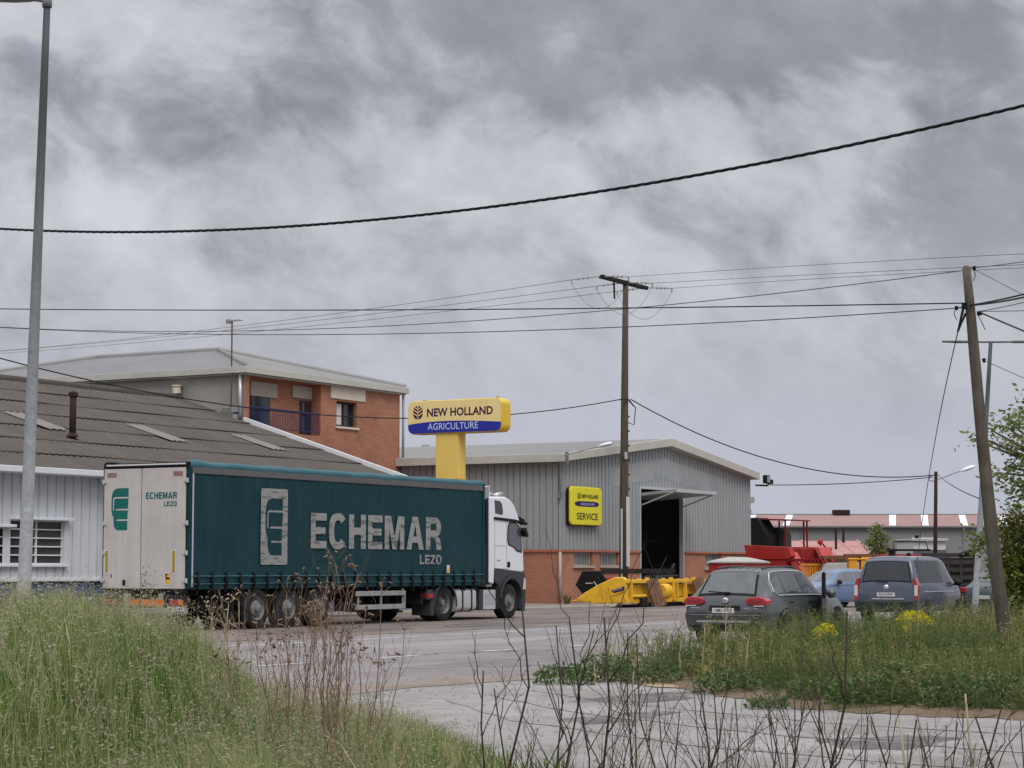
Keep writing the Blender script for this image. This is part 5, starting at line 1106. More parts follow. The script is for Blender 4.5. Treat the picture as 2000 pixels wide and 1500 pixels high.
hexa = [(1.75+.60*math.cos(math.radians(a)), .92+.52*math.sin(math.radians(a))) for a in (12, 66, 118, 180, 240, 300)]
hexa = [(2.28, .86), (1.98, 1.36), (1.20, 1.38), (.92, .98), (1.12, .45), (1.80, .30)]
mb = MB(); mb.prism(hexa, .24, .32, 'yz'); mb.prism([(1.6+(a-1.6)*.7, .86+(b-.86)*.7) for a, b in hexa], .20, .24, 'yz'); sh = mb.build('reel_shield', 'black', HD, bevel=.02)
mb = MB(); mb.tube([(.18, 1.45, .98), (.18, 1.3, .8), (.18, 1.35, .62)], .02, 6).box(.16, .2, 1.5, 1.8, .9, .94); mb.build('reel_arm', 'steel_light', HD)
mb = MB(); mb.box(.3, .6, .75, 1.1, 1.02, 1.14).box(.35, .8, .4, .75, 1.04, 1.12); mb.build('red_bracket', 'machine_red', HD, bevel=.02)
mb = MB()
for (yy, zz) in hexa: mb.tube([(.3, yy, zz), (6.6, yy, zz)], .03, 6)
mb.tube([(.3, 1.6, .86), (6.6, 1.6, .86)], .07, 8); mb.build('reel_bar', 'black_soft', HD)
mb = MB()
for (yy, zz) in hexa[:4]:
    for k in range(46):
        x = .4+6.1*k/45; mb.tube([(x, yy, zz), (x, yy-.02, zz-.15)], .008, 3, cap=False)
for k in range(60): x = .4+6.2*k/59; z = 1.40+.03*math.sin(k*2.1); mb.box(x, x+.07, 1.15, 1.22, 1.28, z+.05)
mb.build('reel_tines', 'black_soft', HD)
mb = MB(); 
for k in range(9): mb.box(.4+.7*k, .55+.7*k, -.02, .1, 1.05, 1.08+.03*(k % 3))
mb.build('frame_bolts', 'header_yellow', HD)
mb = MB(); mb.lathe([(0, -.1), (.24, -.1), (.24, .1), (0, .1)], (5.6, -.02, .24), 'x', 16); mb.box(1.0, 1.5, -.16, .0, .06, .36); mb.tube([(1.0, -.16, .3), (1.2, -.28, .05), (1.4, -.2, .25)], .03, 5); mb.build('drive_gear', 'chassis', HD)
def pallet(name, label, x, tilt, lean):
    t = thing(name, label, 'pallet', (71+x, 35.6-.42, .02), 0, 'wooden pallets leaning on the header'); t.rotation_euler = (math.radians(-lean), math.radians(tilt), 0)
    mb = MB()
    for k in range(6): mb.box(-.42+.165*k, -.42+.165*k+.085, -.012, .012, .0, 1.12)
    mb.build('top_board', 'pallet_wood', t, bevel=.004)
    mb = MB()
    for z in (.02, .50, 1.0): mb.box(-.42, .49, .012, .10, z, z+.10)
    mb.build('bearer', 'pallet_wood', t, bevel=.004)
    mb = MB()
    for k in (0, 2.5, 5): mb.box(-.42+.165*k, -.42+.165*k+.105, .10, .122, .0, 1.0)
    mb.build('bottom_board', 'pallet_wood', t, bevel=.004)
pallet('pallet', 'wooden pallet leaning on the yellow header beside its rounded drive housing', 2.1, -9, 16)
pallet('pallet', 'wooden pallet leaning on the yellow header just left of the grey off-roader', 6.2, -8, 14)

# ------------------------------------------------------------------ red machinery by the dealer hall
RB = thing('red_trailer', 'small red box trailer under a grey tarpaulin behind the off-roader', 'trailer', (83.0, 36.4, 0), math.radians(3))
mb = MB(); mb.box(-1.3, 1.9, -.75, .75, .85, 1.75); mb.build('box_body', 'machine_red', RB, bevel=.03)
mb = MB(); mb.add([(-1.36, -.82, 1.76), (1.96, -.82, 1.76), (1.96, .82, 1.76), (-1.36, .82, 1.76), (-.9, 0, 1.96), (1.5, 0, 1.95)], [(0, 1, 5, 4), (1, 2, 5), (2, 3, 4, 5), (3, 0, 4)]); mb.box(-1.36, 1.96, -.82, .82, 1.70, 1.757); mb.build('tarpaulin', 'tarp_grey', RB)
for s in (-1, 1): wheel(RB, (.3, s*.75, .4), .4, .22, s, 'car')
mb = MB(); mb.box(-1.3, 1.9, -.6, .6, .7, .85).tube([(-1.3, 0, .75), (-2.2, 0, .6)], .05, 6); mb.build('chassis', 'chassis', RB)
BM = thing('black_machine', 'low black implement lying beside the doorway behind the yellow header', 'farm machine', (79.4, 38.6, 0))
mb = MB(); mb.prism([(-.4, 0), (1.9, 0), (1.9, 1.0), (1.5, 1.22), (.2, 1.18), (-.4, .9)], -.5, .5); mb.build('housing', 'black', BM, bevel=.06)
mb = MB(); mb.tube([(1.2, -.2, 1.2), (1.9, -.1, 1.65), (2.2, 0, 1.3)], .05, 6).tube([(.2, 0, 1.1), (-.2, 0, 1.35)], .05, 6); mb.build('hose', 'black_soft', BM)
# red seed drill: hopper, sloping side plates, orange tined rail
SD = thing('red_seed_drill', 'red seed drill with open hopper, sloping end plates and orange barred step rail', 'farm machine', (93.3, 39.3, 0), math.radians(-4)); SD.scale = (.62, 1, .95)
mb = MB(); mb.prism([(-.9, 1.3), (.9, 1.3), (1.15, 2.55), (-1.15, 2.55)], -.2, 6.3, 'yz'); 
hop = mb.build('hopper', 'machine_red', SD, bevel=.03)
MB().box(-.1, 6.2, -1.0, 1.0, 2.50, 2.58).build('hopper_lid', 'machine_red_dark', SD)
mb = MB(); mb.prism([(-1.2, 2.60), (-1.35, 2.15), (-1.2, 2.0), (1.0, 2.0), (1.15, 2.72)], -.3, .4, 'yz'); mb.build('hopper_end', 'machine_red', SD, bevel=.03)
mb = MB(); mb.prism([(-1.35, 2.60), (-1.75, 1.75), (-1.60, 1.70), (-1.1, 2.60)], 4.4, 6.5, 'yz'); mb.build('front_flap', 'machine_red_pale', SD, bevel=.02)
for x in (.3, ): 
    mb = MB(); mb.prism([(-1.1, 2.40), (-2.1, .75), (-1.75, .75), (-.75, 2.40)], x, x+1.1, 'yz'); mb.build('side_plate', 'machine_red_pale', SD, bevel=.02)
mb = MB(); mb.prism([(-1.0, 2.0), (-2.1, 1.55), (-2.25, .75), (-1.4, .75)], 6.6, 7.1, 'yz'); mb.build('side_plate', 'machine_red_pale', SD, bevel=.03)
mb = MB()
for x in np.arange(-1.2, 6.6, .42): mb.box(x, x+.09, -2.2, -2.14, .75, 1.72)
mb.box(-1.3, 6.6, -2.22, -2.12, 1.70, 1.78).box(-1.3, 6.6, -2.22, -2.12, 1.02, 1.08); mb.build('step_rail', 'rail_orange', SD)
MB().box(6.1, 6.6, -2.26, -2.1, .75, 1.80).build('rail_panel', 'rail_orange', SD)
mb = MB(); 
for k in range(12): mb.tube([(-.8+.62*k, -1.3, 1.9), (-.8+.62*k, -1.7, 2.0), (-.8+.62*k, -1.9, 1.7)], .05, 5)
mb.build('seed_tube', 'machine_red_dark', SD)
put_text('hopper_lettering', '1300', 1.5, .22, (1.6, -2.235, 1.40), (1, 0, 0), (0, 0, 1), 'rail_orange', SD, .03)
for s in (-1, 1): wheel(SD, (3, s*1.5, .5), .5, .3, s, 'car')
mb = MB(); mb.box(-.2, 6.4, -.8, .8, .6, 1.3); mb.build('chassis', 'chassis', SD)
# old harvester with canopy by the corner of the hall
HV_ = thing('old_harvester', 'dark old harvester under a thin red canopy beside the hall corner', 'farm machine', (105.0, 43.2, 0), math.radians(-4))
mb = MB(); mb.prism([(.5, 0.9), (1.9, 1.0), (1.9, 4.15), (1.0, 4.15), (.4, 3.2)], -1.2, .1, 'yz'); mb.build('intake_housing', 'black', HV_, bevel=.08)
mb = MB(); mb.prism([(-.0, 1.0), (1.1, 1.0), (1.1, 3.5), (.6, 3.65), (.05, 3.3)], .1, .9, 'yz'); mb.build('grain_tank', 'cab_grey', HV_, bevel=.1)
mb = MB(); mb.prism([(-.6, 3.98), (1.5, 4.05), (1.5, 4.11), (-.6, 4.04)], -1.0, 1.8, 'yz'); mb.build('canopy', 'machine_red_dark', HV_)
for (x, yy) in ((1.3, -.45), (1.7, -.45), (-.9, -.45), (1.7, 1.2)): MB().tube([(x, yy, 1.2), (x, yy, 4.02)], .05, 6).build('canopy_post', 'machine_red_dark', HV_)
mb = MB(); mb.box(-2.2, 3.0, -1.0, 1.0, .9, 1.9).box(.4, 3.0, -1.3, 1.0, 1.9, 2.6); mb.build('chassis', 'machine_red', HV_, bevel=.05)
for s in (-1, 1):
    wheel(HV_, (-.8, s*1.3, .7), .7, .5, s, 'drive'); wheel(HV_, (2.4, s*1.2, .45), .45, .3, s, 'car')
mb = MB(); mb.lathe([(0, -.1), (.14, -.1), (.14, .1), (0, .1)], (3.0, -.6, 2.9), 'y', 12); mb.tube([(3.0, -.6, 2.7), (3.4, -.5, 2.85), (3.8, -.6, 2.5)], .05, 6); mb.build('gear_cover', 'machine_red', HV_)

# shed with red roof
SH_ = thing('red_roofed_shed', 'low beige shed with faded red sheet roof and thin dark flue', 'shed', (112, 43, 0), TH-math.pi/2+.05)
mb = MB(); mb.box(-3.0, 2.0, -1.5, 4, 0, 2.2).prism([(-1.5, 2.2), (4, 2.2), (4, 2.95)], 1.95, 2.0, 'yz'); mb.build('wall', 'shed_wall', SH_)
mb = MB(); P0 = [(-3.3, -1.9, 2.02), (2.15, -1.9, 2.02), (2.15, 4.1, 3.05), (-3.3, 4.1, 3.05)]; ribroof(mb, *P0, 5, .06); mb.build('roof', 'shed_roof', SH_, fix=False)
mb = MB(); mb.tube([(.2, 1.2, 2.4), (.2, 1.2, 3.62)], .07, 8).lathe([(.11, -.12), (.11, .1), (0, .12)], (.2, 1.2, 3.62), 'z', 10); mb.build('flue', 'rust_dark', SH_)
P_ = thing('fence_post', 'thin dark post standing right of the red roofed shed', 'post', tuple(at(1648, 1100, 122)*[1, 1, 0]))
MB().box(-.06, .06, -.06, .06, 0, 3.8).build('post', 'rust_dark', P_)
# rusty implement with white sheet and yellow boxes
IM = thing('rusty_implement', 'rusty farm implement with a pale sheet on top, left of the blue van', 'farm machine', tuple(at(1648, 1130, 100)*[1, 1, 0]), TH-math.pi/2)
mb = MB(); mb.box(-1.0, 1.5, -.6, .6, 1.2, 1.32).box(-1.0, 2.0, -.5, .5, 1.9, 2.06); 
for x in (-.8, .2, 1.2): mb.box(x, x+.14, -.4, -.2, 0, 1.9)
mb.tube([(-1, -.6, .8), (0, -.7, .9), (1.2, -.6, .7)], .12, 8); mb.build('frame', 'rust', IM)
mb = MB(); mb.prism([(-1.1, 1.35), (1.2, 1.35), (1.4, 1.5), (1.1, 1.75), (-.9, 1.72)], -.6, .4); mb.build('cover_sheet', 'tarp_grey', IM, bevel=.05)
YB = thing('yellow_machine', 'yellow machine frame half hidden behind the blue van', 'farm machine', tuple(at(1680, 1130, 96)*[1, 1, 0]), TH-math.pi/2)
mb = MB(); mb.box(-.55, -.15, -.3, .3, 0, 1.95).box(.0, .5, -.3, .3, 0, 2.0).box(-.6, .6, -.35, .35, 1.85, 1.93); mb.build('frame', 'rail_orange', YB, bevel=.04)
MB().box(-.7, .9, -.3, .3, 2.0, 2.12).build('beam', 'rust', YB)
# red fire-red truck top and white truck behind the van
RT = thing('red_lorry', 'red lorry with dark roof rack showing over the roof of the van', 'truck', tuple(at(1772, 1130, 100)*[1, 1, 0]), TH-math.pi/2)
mb = MB(); mb.box(-.75, .9, 0, 4, .7, 2.15); mb.build('cab', 'machine_red', RT, bevel=.1)
mb = MB(); mb.box(-.95, 1.1, -.1, .1, 2.28, 2.38).box(-.85, -.55, -.06, .1, 1.95, 2.3).box(.02, .16, -.06, .1, 1.7, 2.2); mb.build('light_bar', 'black', RT)
mb = MB(); mb.tube([(-.65, 0, 2.38), (-.6, 0, 2.75), (.9, 0, 2.72), (1.0, 0, 2.38)], .03, 6); mb.build('roof_rack', 'rust_dark', RT)
for s in (-.7, .8): wheel(RT, (s, .5, .45), .45, .3, -1, 'car')
WT = thing('white_lorry', 'white box lorry standing before the far grey warehouse, mostly hidden by the van', 'truck', tuple(at(1812, 1130, 118)*[1, 1, 0]), TH-math.pi/2)
mb = MB(); mb.box(-.8, 1.05, 0, 5, .8, 3.05); mb.build('cab', 'off_white', WT, bevel=.12)
mb = MB(); mb.box(-.8, 1.05, -.03, .02, 1.8, 2.5); mb.build('windscreen', 'glass_sky', WT); MB().box(-.9, 1.15, -.2, 5, 2.96, 3.12).build('roof_edge', 'galv', WT, bevel=.04)
for s in (-.6, .85): wheel(WT, (s, .6, .45), .45, .3, -1, 'car')
MB().lathe([(0, -.1), (.12, -.1), (.12, .1), (0, .1)], (-.55, .1, 3.2), 'z', 10).build('beacon', 'black', WT)
# slatted dark trailer
ST_ = thing('slatted_trailer', 'dark brown trailer with tall slatted sides right of the van', 'trailer', tuple(at(1866, 1150, 84)*[1, 1, 0]), TH-math.pi/2-.15)
mb = MB(); mb.box(-1.3, .75, .1, 4, .55, .65)
for x in (-1.3, -.8, -.3, .2, .7): mb.box(x, x+.08, 0, .08, .5, 2.0)
for z in (.75, 1.05, 1.35, 1.65, 1.92): mb.box(-1.3, .78, .02, .06, z, z+.16)
mb.box(-1.3, .78, .3, .4, .55, 1.9); mb.build('slatted_side', 'dark_wood', ST_)
mb = MB(); mb.tube([(.2, 0, 2.0), (.6, 0, 2.15), (1.0, 0, 2.05)], .09, 6); mb.build('rolled_cover', 'black', ST_)
MB().box(-1.2, .7, .5, 3.8, .4, .56).build('chassis', 'chassis', ST_)
for s in (-1, .4): wheel(ST_, (s, .6, .35), .35, .25, -1, 'car')
# ------------------------------------------------------------------ far warehouse
FW = thing('far_warehouse', 'long low grey warehouse with faded red roof and white rooflights far behind', 'building', tuple(at(1680, 1120, 165)*[1, 1, 0]), TH-math.pi/2)
k = 165/FPX; X = lambda px: (px-1680)*k
MB().box(X(1380), X(2350), 0, .3, 0, 4.70).box(X(1380), X(1380)+.3, .3, 16, 0, 4.6).box(X(2350)-.3, X(2350), .3, 16, 0, 4.6).build('wall', 'far_wall', FW)
mb = MB(); mb.quad((X(1375), -.3, 4.72), (X(2355), -.3, 4.72), (X(2355), 7.5, 5.78), (X(1375), 7.5, 5.78)); mb.quad((X(1375), 7.5, 5.78), (X(2355), 7.5, 5.78), (X(2355), 16, 4.72), (X(1375), 16, 4.72)); mb.build('roof', 'far_roof', FW)
MB().box(X(1375), X(2355), 7.4, 7.6, 5.76, 5.86).box(X(1375), X(2355), -.4, -.3, 4.62, 4.74).build('gutter', 'far_wall', FW)
for (a, b, c) in ((1530, 1538, 13), (1738, 1738, 13), (1802, 1800, 13), (1879, 1873, 13), (1958, 1950, 13), (2040, 2028, 13), (1456, 1466, 13)):
    sl_ = (1680-a)*.08*k
    mb = MB(); f = lambda px, y: (((px-1000)*(165+y)/165-680)*k, y, 4.72+(y+.3)/7.8*1.06+.03); mb.quad(f(a, -.2), f(a+c, -.2), f(b+c, 7.3), f(b, 7.3)); mb.build('rooflight', 'far_light', FW)
for (a, b) in ((1657, 1690), (1465, 1489)): MB().box(X(a), X(b), 7.0, 8.0, 5.8, 6.18).build('ridge_vent', 'rust_dark', FW)
MB().box(X(1781), X(1828), -.12, -.02, 3.45, 3.85).build('sign_board', 'off_white', FW)
MB().box(X(1786), X(1791), -.14, -.12, 3.6, 3.7).box(X(1806), X(1816), -.14, -.12, 3.6, 3.72).build('sign_mark', 'far_wall', FW)
for px in (1564, 1880): MB().box(X(px), X(px)+.12, -.05, 0, 0, 4.7).build('wall_joint', 'galv_dark', FW)
# ------------------------------------------------------------------ signs
TS = thing('totem_sign', 'tall totem sign with cream and blue panel on a broad yellow post behind the trailer', 'sign', (68.65, 41.72, 0)); TS.scale = (.949, .949, .949); TS.location.z = .08
def rr_poly(y0, y1, z0, z1, r, bow=.0, n=6):
    P = []
    for cy, cz, a0 in ((y1-r, z1-r, 0), (y0+r, z1-r, 90), (y0+r, z0+r, 180), (y1-r, z0+r, 270)):
        for k in range(n+1): q = math.radians(a0+90*k/n); P.append((cy+r*math.cos(q), cz+r*math.sin(q)))
    m = (y0+y1)/2; h = (y1-y0)/2
    return [(a, b + (bow*(1-((a-m)/h)**2) if b > (z0+z1)/2 else -bow*(1-((a-m)/h)**2))) for a, b in P]
sy0, sy1, sz0, sz1 = -2.45, 1.95, 6.86, 8.18
mb = MB(); mb.prism(rr_poly(sy0, sy1, sz0, sz1, .26, .05), -.36, .36, 'yz'); bx = mb.build('sign_box', 'sign_yellow', TS, bevel=.06, seg=3)
fx = -.372
face = rr_poly(sy0+.03, sy1-.03, sz0+.03, sz1-.03, .24, .05, 8)
MB().add([(fx, a, b) for a, b in face], [tuple(range(len(face)))]).build('sign_face', 'sign_cream', TS, fix=False)
mb = MB(); low = [p for p in face if p[1] < 7.25]
ys_ = np.linspace(sy1-.035, sy0+.035, 24); t_ = (sy1-ys_)/(sy1-sy0); zb_ = 7.23+.115*np.sin(np.pi*(t_**.8))+.0*t_
lowp = sorted([p for p in face if p[1] < 7.2], key=lambda p: p[0])
mb.add([(fx-.004, a, b) for a, b in lowp]+[(fx-.004, a, b) for a, b in zip(ys_, zb_)], [tuple(range(len(lowp)+len(ys_)))]); mb.build('blue_band', 'sign_blue', TS, fix=False)
put_text('sign_lettering', 'NEW HOLLAND', 3.06, .34, (fx-.004, 1.02, 7.53), (0, -1, 0), (0, 0, 1), 'sign_navy', TS, .03)
put_text('sign_lettering', 'AGRICULTURE', 2.34, .27, (fx-.008, .98, 7.0), (0, -1, 0), (0, 0, 1), 'letter_pale', TS, .004)
def leaf_emblem(x, yc, zc, w, h, m_oval, m_line, par, yd=-1, plane='y'):
    """oval with a stalk and three pairs of ribs cut out"""
    def pt(a, b, d): return (x-d, yc+yd*a, zc+b) if plane == 'y' else (yc+a, x-d, zc+b)
    mb = MB(); mb.add([pt(w/2*math.copysign(abs(math.cos(q))**.85, math.cos(q)), h/2*math.copysign(abs(math.sin(q))**.9, math.sin(q)), 0) for q in np.linspace(0, 2*math.pi, 30)[:-1]], [tuple(range(29))]); o = mb.build('leaf_emblem', m_oval, par, fix=False)
    mb = MB(); t = w*.045; d = .004
    mb.add([pt(-t, -h/2, d), pt(t, -h/2, d), pt(t, h/2, d), pt(-t, h/2, d)], [(0, 1, 2, 3)])
    for z0 in (-.34, -.08, .16):
        for s in (-1, 1): mb.add([pt(0, h*z0, d), pt(s*w*.5, h*(z0+.30), d), pt(s*w*.5, h*(z0+.375), d), pt(0, h*(z0+.09), d)], [(0, 1, 2, 3)])
    mb.build('emblem_rib', m_line, par, fix=False)
leaf_emblem(fx-.004, 1.45, 7.72, .46, .54, 'sign_navy', 'sign_cream', TS)
MB().box(-.30, .30, -.40, .66, 0, 6.86).build('sign_post', 'post_yellow', TS, bevel=.03)
MB().box(-.31, .31, -.41, .67, 5.02, 5.06).build('post_joint', 'sign_yellow', TS)
MB().box(-.05, .05, 1.3, 1.42, 8.2, 8.26).box(-.05, .05, -2.1, -1.98, 8.2, 8.26).build('lifting_eye', 'pipe_grey', TS)
SS = thing('service_sign', 'square lemon yellow service sign with rounded corners on the grey ribbed gable', 'sign', (79.56, 41.9, 4.1))
mb = MB(); mb.prism(rr_poly(-1.42, 1.42, -.80, .80, .20, .04), -.17, -.02); mb.build('sign_panel', 'sign_lemon', SS, bevel=.05, seg=3)
mb = MB(); mb.prism(rr_poly(-1.44, 1.40, -.83, .76, .20, .04), -.06, .06); mb.build('sign_back', 'letter_black', SS)
yf = -.178
leaf_emblem(yf, -.70, .42, .30, .26, 'letter_black', 'sign_lemon', SS, plane='x')
put_text('sign_lettering', 'NEW HOLLAND', 1.52, .17, (-.48, yf, .33), (1, 0, 0), (0, 0, 1), 'letter_black', SS, .03)
mb = MB(); mb.add([(1.10*math.copysign(abs(math.cos(q))**.5, math.cos(q)), yf, .09+.115*math.copysign(abs(math.sin(q))**.8, math.sin(q))) for q in np.linspace(0, 2*math.pi, 33)[:-1]], [tuple(range(32))]); mb.build('band', 'sign_navy2', SS, fix=False)
put_text('sign_lettering', 'AGRICULTURE', 1.25, .11, (-.60, yf-.003, .03), (1, 0, 0), (0, 0, 1), 'letter_pale', SS, .0)
put_text('sign_lettering', 'SERVICE', 1.92, .29, (-.92, yf, -.58), (1, 0, 0), (0, 0, 1), 'letter_black', SS, .012)
SB = thing('small_sign', 'small white and blue sign on a stake by the brick base beside the cab', 'sign', (76.9, 43.75, 0))
MB().box(-.02, .02, -.3, .3, 1.62, 1.98).build('board', 'off_white', SB, bevel=.01); MB().box(-.026, -.02, -.28, .28, 1.64, 1.76).build('board_band', 'van_blue', SB); MB().tube([(.03, 0, 0), (.03, 0, 1.9)], .02, 6).build('post', 'galv', SB)
# ------------------------------------------------------------------ lamps
L1 = thing('street_lamp', 'tall galvanised lamp post rising from the grass at the left edge', 'street lamp', tuple(at(36, 1437, 19)*[1, 1, 0]), 0, 'galvanised lamp posts along the road')
o = np.array(L1.location)
a, b = at(36, 1437, 19)-o, at(92, 8, 19)-o
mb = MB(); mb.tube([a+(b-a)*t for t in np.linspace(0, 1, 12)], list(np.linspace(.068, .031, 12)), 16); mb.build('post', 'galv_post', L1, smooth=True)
mb = MB(); mb.tube([b+[0, 0, -.03], b+[0, 0, .06]], .045, 12); mb.build('post_cap', 'galv_dark', L1, smooth=True)
lt = np.array([-ST, CT, 0])       # leftwards as seen from the track
mb = MB(); mb.tube([b+[0, 0, .03], b+lt*.10+[0, 0, .045], b+lt*.2+[0, 0, .05]], .022, 8); 
P = []
for k, (s, w) in enumerate(((.10, .03), (.16, .06), (.30, .075), (.55, .06), (.62, .02))): P.append([b+lt*s+[0, 0, .045]+np.array([CT*w*math.cos(q), ST*w*math.cos(q), w*.35*math.sin(q)]) for q in np.linspace(0, 2*math.pi, 13)])
mb.grid(np.array(P)); mb.build('lamp_head', 'galv_dark', L1, smooth=True)
L2 = thing('street_lamp', 'galvanised double-armed lamp post behind the leaning wooden pole', 'street lamp', tuple(at(1901, 1247, 45)*[1, 1, 0]), 0, 'galvanised lamp posts along the road')
o = np.array(L2.location); a, b = at(1901, 1247, 45)-o, at(1935, 668, 45)-o
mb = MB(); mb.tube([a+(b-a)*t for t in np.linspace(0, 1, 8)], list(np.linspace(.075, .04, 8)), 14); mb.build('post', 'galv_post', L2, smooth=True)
for (px, name) in ((1840, 'l'), (2032, 'r')):
    e = at(px, 667, 45)-o; m = b+(e-b)*.38
    mb = MB(); mb.tube([b, e], .022, 6); ar = mb.build('arm', 'galv_dark', L2, smooth=True)
    d = e-m; mb = MB(); P = []
    for s, w in ((0, .02), (.08, .075), (.5, .09), (.9, .06), (1, .01)): P.append([m+d*s+np.array([CT*w*math.cos(q), ST*w*math.cos(q), w*.38*math.sin(q)]) for q in np.linspace(0, 2*math.pi, 13)])
    mb.grid(np.array(P)); mb.build('lamp_head', 'galv_dark', ar, smooth=True)
def arm_lamp(root, p0, p1, r=.022):
    p0, p1 = np.array(p0), np.array(p1); mb = MB(); mb.tube([p0, p0*.3+p1*.7+[0, 0, .02], p1], r, 6); mb.build('arm', 'pipe_grey', root)
    d = (p1-p0)/np.linalg.norm(p1-p0); mb = MB(); P = []
    n = np.array([d[1], -d[0], 0]); n /= np.linalg.norm(n)+1e-9; up = np.cross(n, d)
    for s, w in ((-.1, .03), (.0, .10), (.2, .16), (.45, .15), (.6, .05)): P.append([p1+d*s+n*w*math.cos(q)+up*w*.6*math.sin(q) for q in np.linspace(0, 2*math.pi, 13)])
    mb.grid(np.array(P)); mb.build('lamp_head', 'far_light', root, smooth=True, fix=False)
WL = thing('wall_lamp', 'white-headed lamp on a thin arm at the near eave corner of the grey hall', 'lamp', (77.0, 41.55, 6.1)); arm_lamp(WL, (0, 0, 0), (.05, -1.75, .36))
FL = thing('floodlight', 'black floodlight pair on the wire right of the grey hall roof', 'lamp', (98.75, 41.6, 5.72))
mb = MB(); mb.box(-.25, .2, -.12, .12, .0, .42); mb.build('lamp_box', 'black', FL, bevel=.04); mb = MB(); mb.box(.2, .62, -.12, .14, -.02, .22); mb.build('lamp_box', 'black', FL, bevel=.04)
mb = MB(); mb.tube([(-.7, .3, -.12), (.1, 0, -.12), (.3, 0, .0)], .03, 6); mb.build('bracket', 'black', FL); MB().box(-.2, .14, -.125, -.12, .05, .36).build('lens', 'pipe_grey', FL)
BL = thing('wall_bracket', 'small pale lamp bracket on the right-hand side wall of the grey hall', 'lamp', (98.0, 42.3, 4.7)); mb = MB(); mb.prism([(0, 0), (.45, .05), (.6, .2), (.4, .36), (0, .3)], -.15, .15); mb.build('lamp_head', 'tarp_grey', BL, bevel=.04)
# ------------------------------------------------------------------ poles
MP = thing('power_pole', 'tall dark timber power pole with crossarm and insulators before the grey hall', 'utility pole', (80.5, 40.5, 0))
mb = MB(); mb.tube([(0, 0, 0), (.1, 0, 4), (.22, 0, 9), (.36, 0, 13.8)], [.19, .18, .155, .115], 12); mb.build('pole', 'wood_pole', MP, smooth=True)
mb = MB(); mb.tube([(-.35, -.1, 0), (-.33, -.1, 4.0)], .045, 6); mb.build('conduit', 'steel_light', MP)
MB().box(-.05, .16, -.24, -.17, 1.55, 4.5).build('cable_guard', 'off_white', MP, bevel=.01)
mb = MB()
for z in np.arange(4.8, 8.0, .62): mb.box(.22, .36, -.16, -.06, z, z+.07)
mb.build('climbing_step', 'chassis', MP)
mb = MB(); mb.box(-.16, .08, -.19, -.165, 6.1, 6.4); mb.build('warning_plate', 'tarp_grey', MP)
mb = MB(); mb.box(-2.0, 2.35, -.12, .02, 13.62, 13.78).box(-1.9, 2.2, .06, .14, 13.64, 13.76); ca = mb.build('crossarm', 'chassis', MP, bevel=.01)
arms = [-1.95, .35, 2.3]
vdir = np.array([.35, 1, 0])/np.linalg.norm([.35, 1, 0])
att_l, att_r = [], []
for k, x in enumerate(arms):
    for s, lst in ((1, att_l), (-1, att_r)):
        dirv = np.array([-.45, .9, -.12]) if s > 0 else np.array([.75, -.66, 0.02]); dirv = dirv/np.linalg.norm(dirv); p0 = np.array([x, 0, 13.72]); p1 = p0+dirv*1.25
        mb = MB(); mb.tube([p0, p1], .026, 5)
        for q in (.45, .6, .75): mb.lathe([(.0, -.02), (.055, -.015), (.06, .0), (.0, .02)], tuple(p0+dirv*1.25*q), 'x', 8)
        mb.tube([p1, p1+[0, 0, -.18]], .03, 5); mb.build('insulator', 'pipe_grey', ca); lst.append(np.array([80.5, 40.5, 0])+p1)
    a, b = att_l[k]-[80.5, 40.5, 0], att_r[k]-[80.5, 40.5, 0]
    mb = MB(); pts = [a*(1-t)+b*t+np.array([0, 0, -1.15*4*t*(1-t)-.15]) for t in np.linspace(0, 1, 14)]; mb.tube(pts, .007, 4); mb.build('jumper_wire', 'wire', ca)
mb = MB(); mb.tube([(-.75, -.0, 13.6), (-.70, 0, 12.9)], .04, 6).tube([(.2, -.2, 8.6), (.75, -.25, 8.35), (.7, -.2, 7.6), (.2, -.1, 7.7)], .022, 5).tube([(.1, -.2, 8.66), (-.5, -.1, 8.6)], .03, 5).tube([(.2, -.2, 8.66), (.7, -.2, 8.4)], .03, 5); mb.build('cable_clamp', 'black_soft', MP)
UP = thing('telegraph_pole', 'weathered leaning wooden telegraph pole among the weeds at the right', 'utility pole', tuple(at(1972, 1314, 30.5)*[1, 1, 0]))
o = np.array(UP.location); D_U = 30.5
ax = [at(x, y, D_U)-o for x, y in ((1973, 1316), (1964, 1250), (1955, 1180), (1939, 1060), (1925, 930), (1913, 800), (1903, 690), (1894, 590), (1887, 523))]
mb = MB(); mb.tube(ax+[ax[-1]+[0, 0, .03]], [.105, .102, .10, .096, .090, .083, .077, .068, .058, .03], 14)
for i, v in enumerate(mb.v): k = .004*math.sin(i*7.3)+.003*math.sin(i*2.9); mb.v[i] = (v[0]+k, v[1]+k, v[2])
mb.build('pole', 'wood_pole2', UP, smooth=True)
def upt(x, y, D=D_U): return at(x, y, D)-o
for (x, y) in ((1903, 524), (1868, 602), (1922, 704)):
    mb = MB(); mb.tube([upt(x, y+4), upt(x, y-4)], [.022, .028], 8); mb.build('insulator', 'black', UP)
for pts_, r_ in (([(1890, 524), (1903, 524)], .008), ([(1903, 528), (1905, 538), (1901, 549)], .006), ([(1884, 600), (1868, 602)], .01), ([(1865, 606), (1864, 615), (1869, 626)], .006), ([(1918, 702), (1922, 704)], .008), ([(1910, 615), (1918, 630), (1924, 644)], .006)):
    mb = MB(); mb.tube([upt(*p) for p in pts_], r_, 4); mb.build('tail_wire', 'black', UP)
mb = MB(); mb.tube([upt(1882, 600), upt(1871, 648), upt(1886, 612)], .02, 6); mb.build('cable_loop', 'black', UP)
for p, w in ((upt(1885, 598), .04), (upt(1913, 612), .03)): MB().box(*sum([[c-w, c+w] for c in p], [])).build('cable_clamp', 'black', UP)
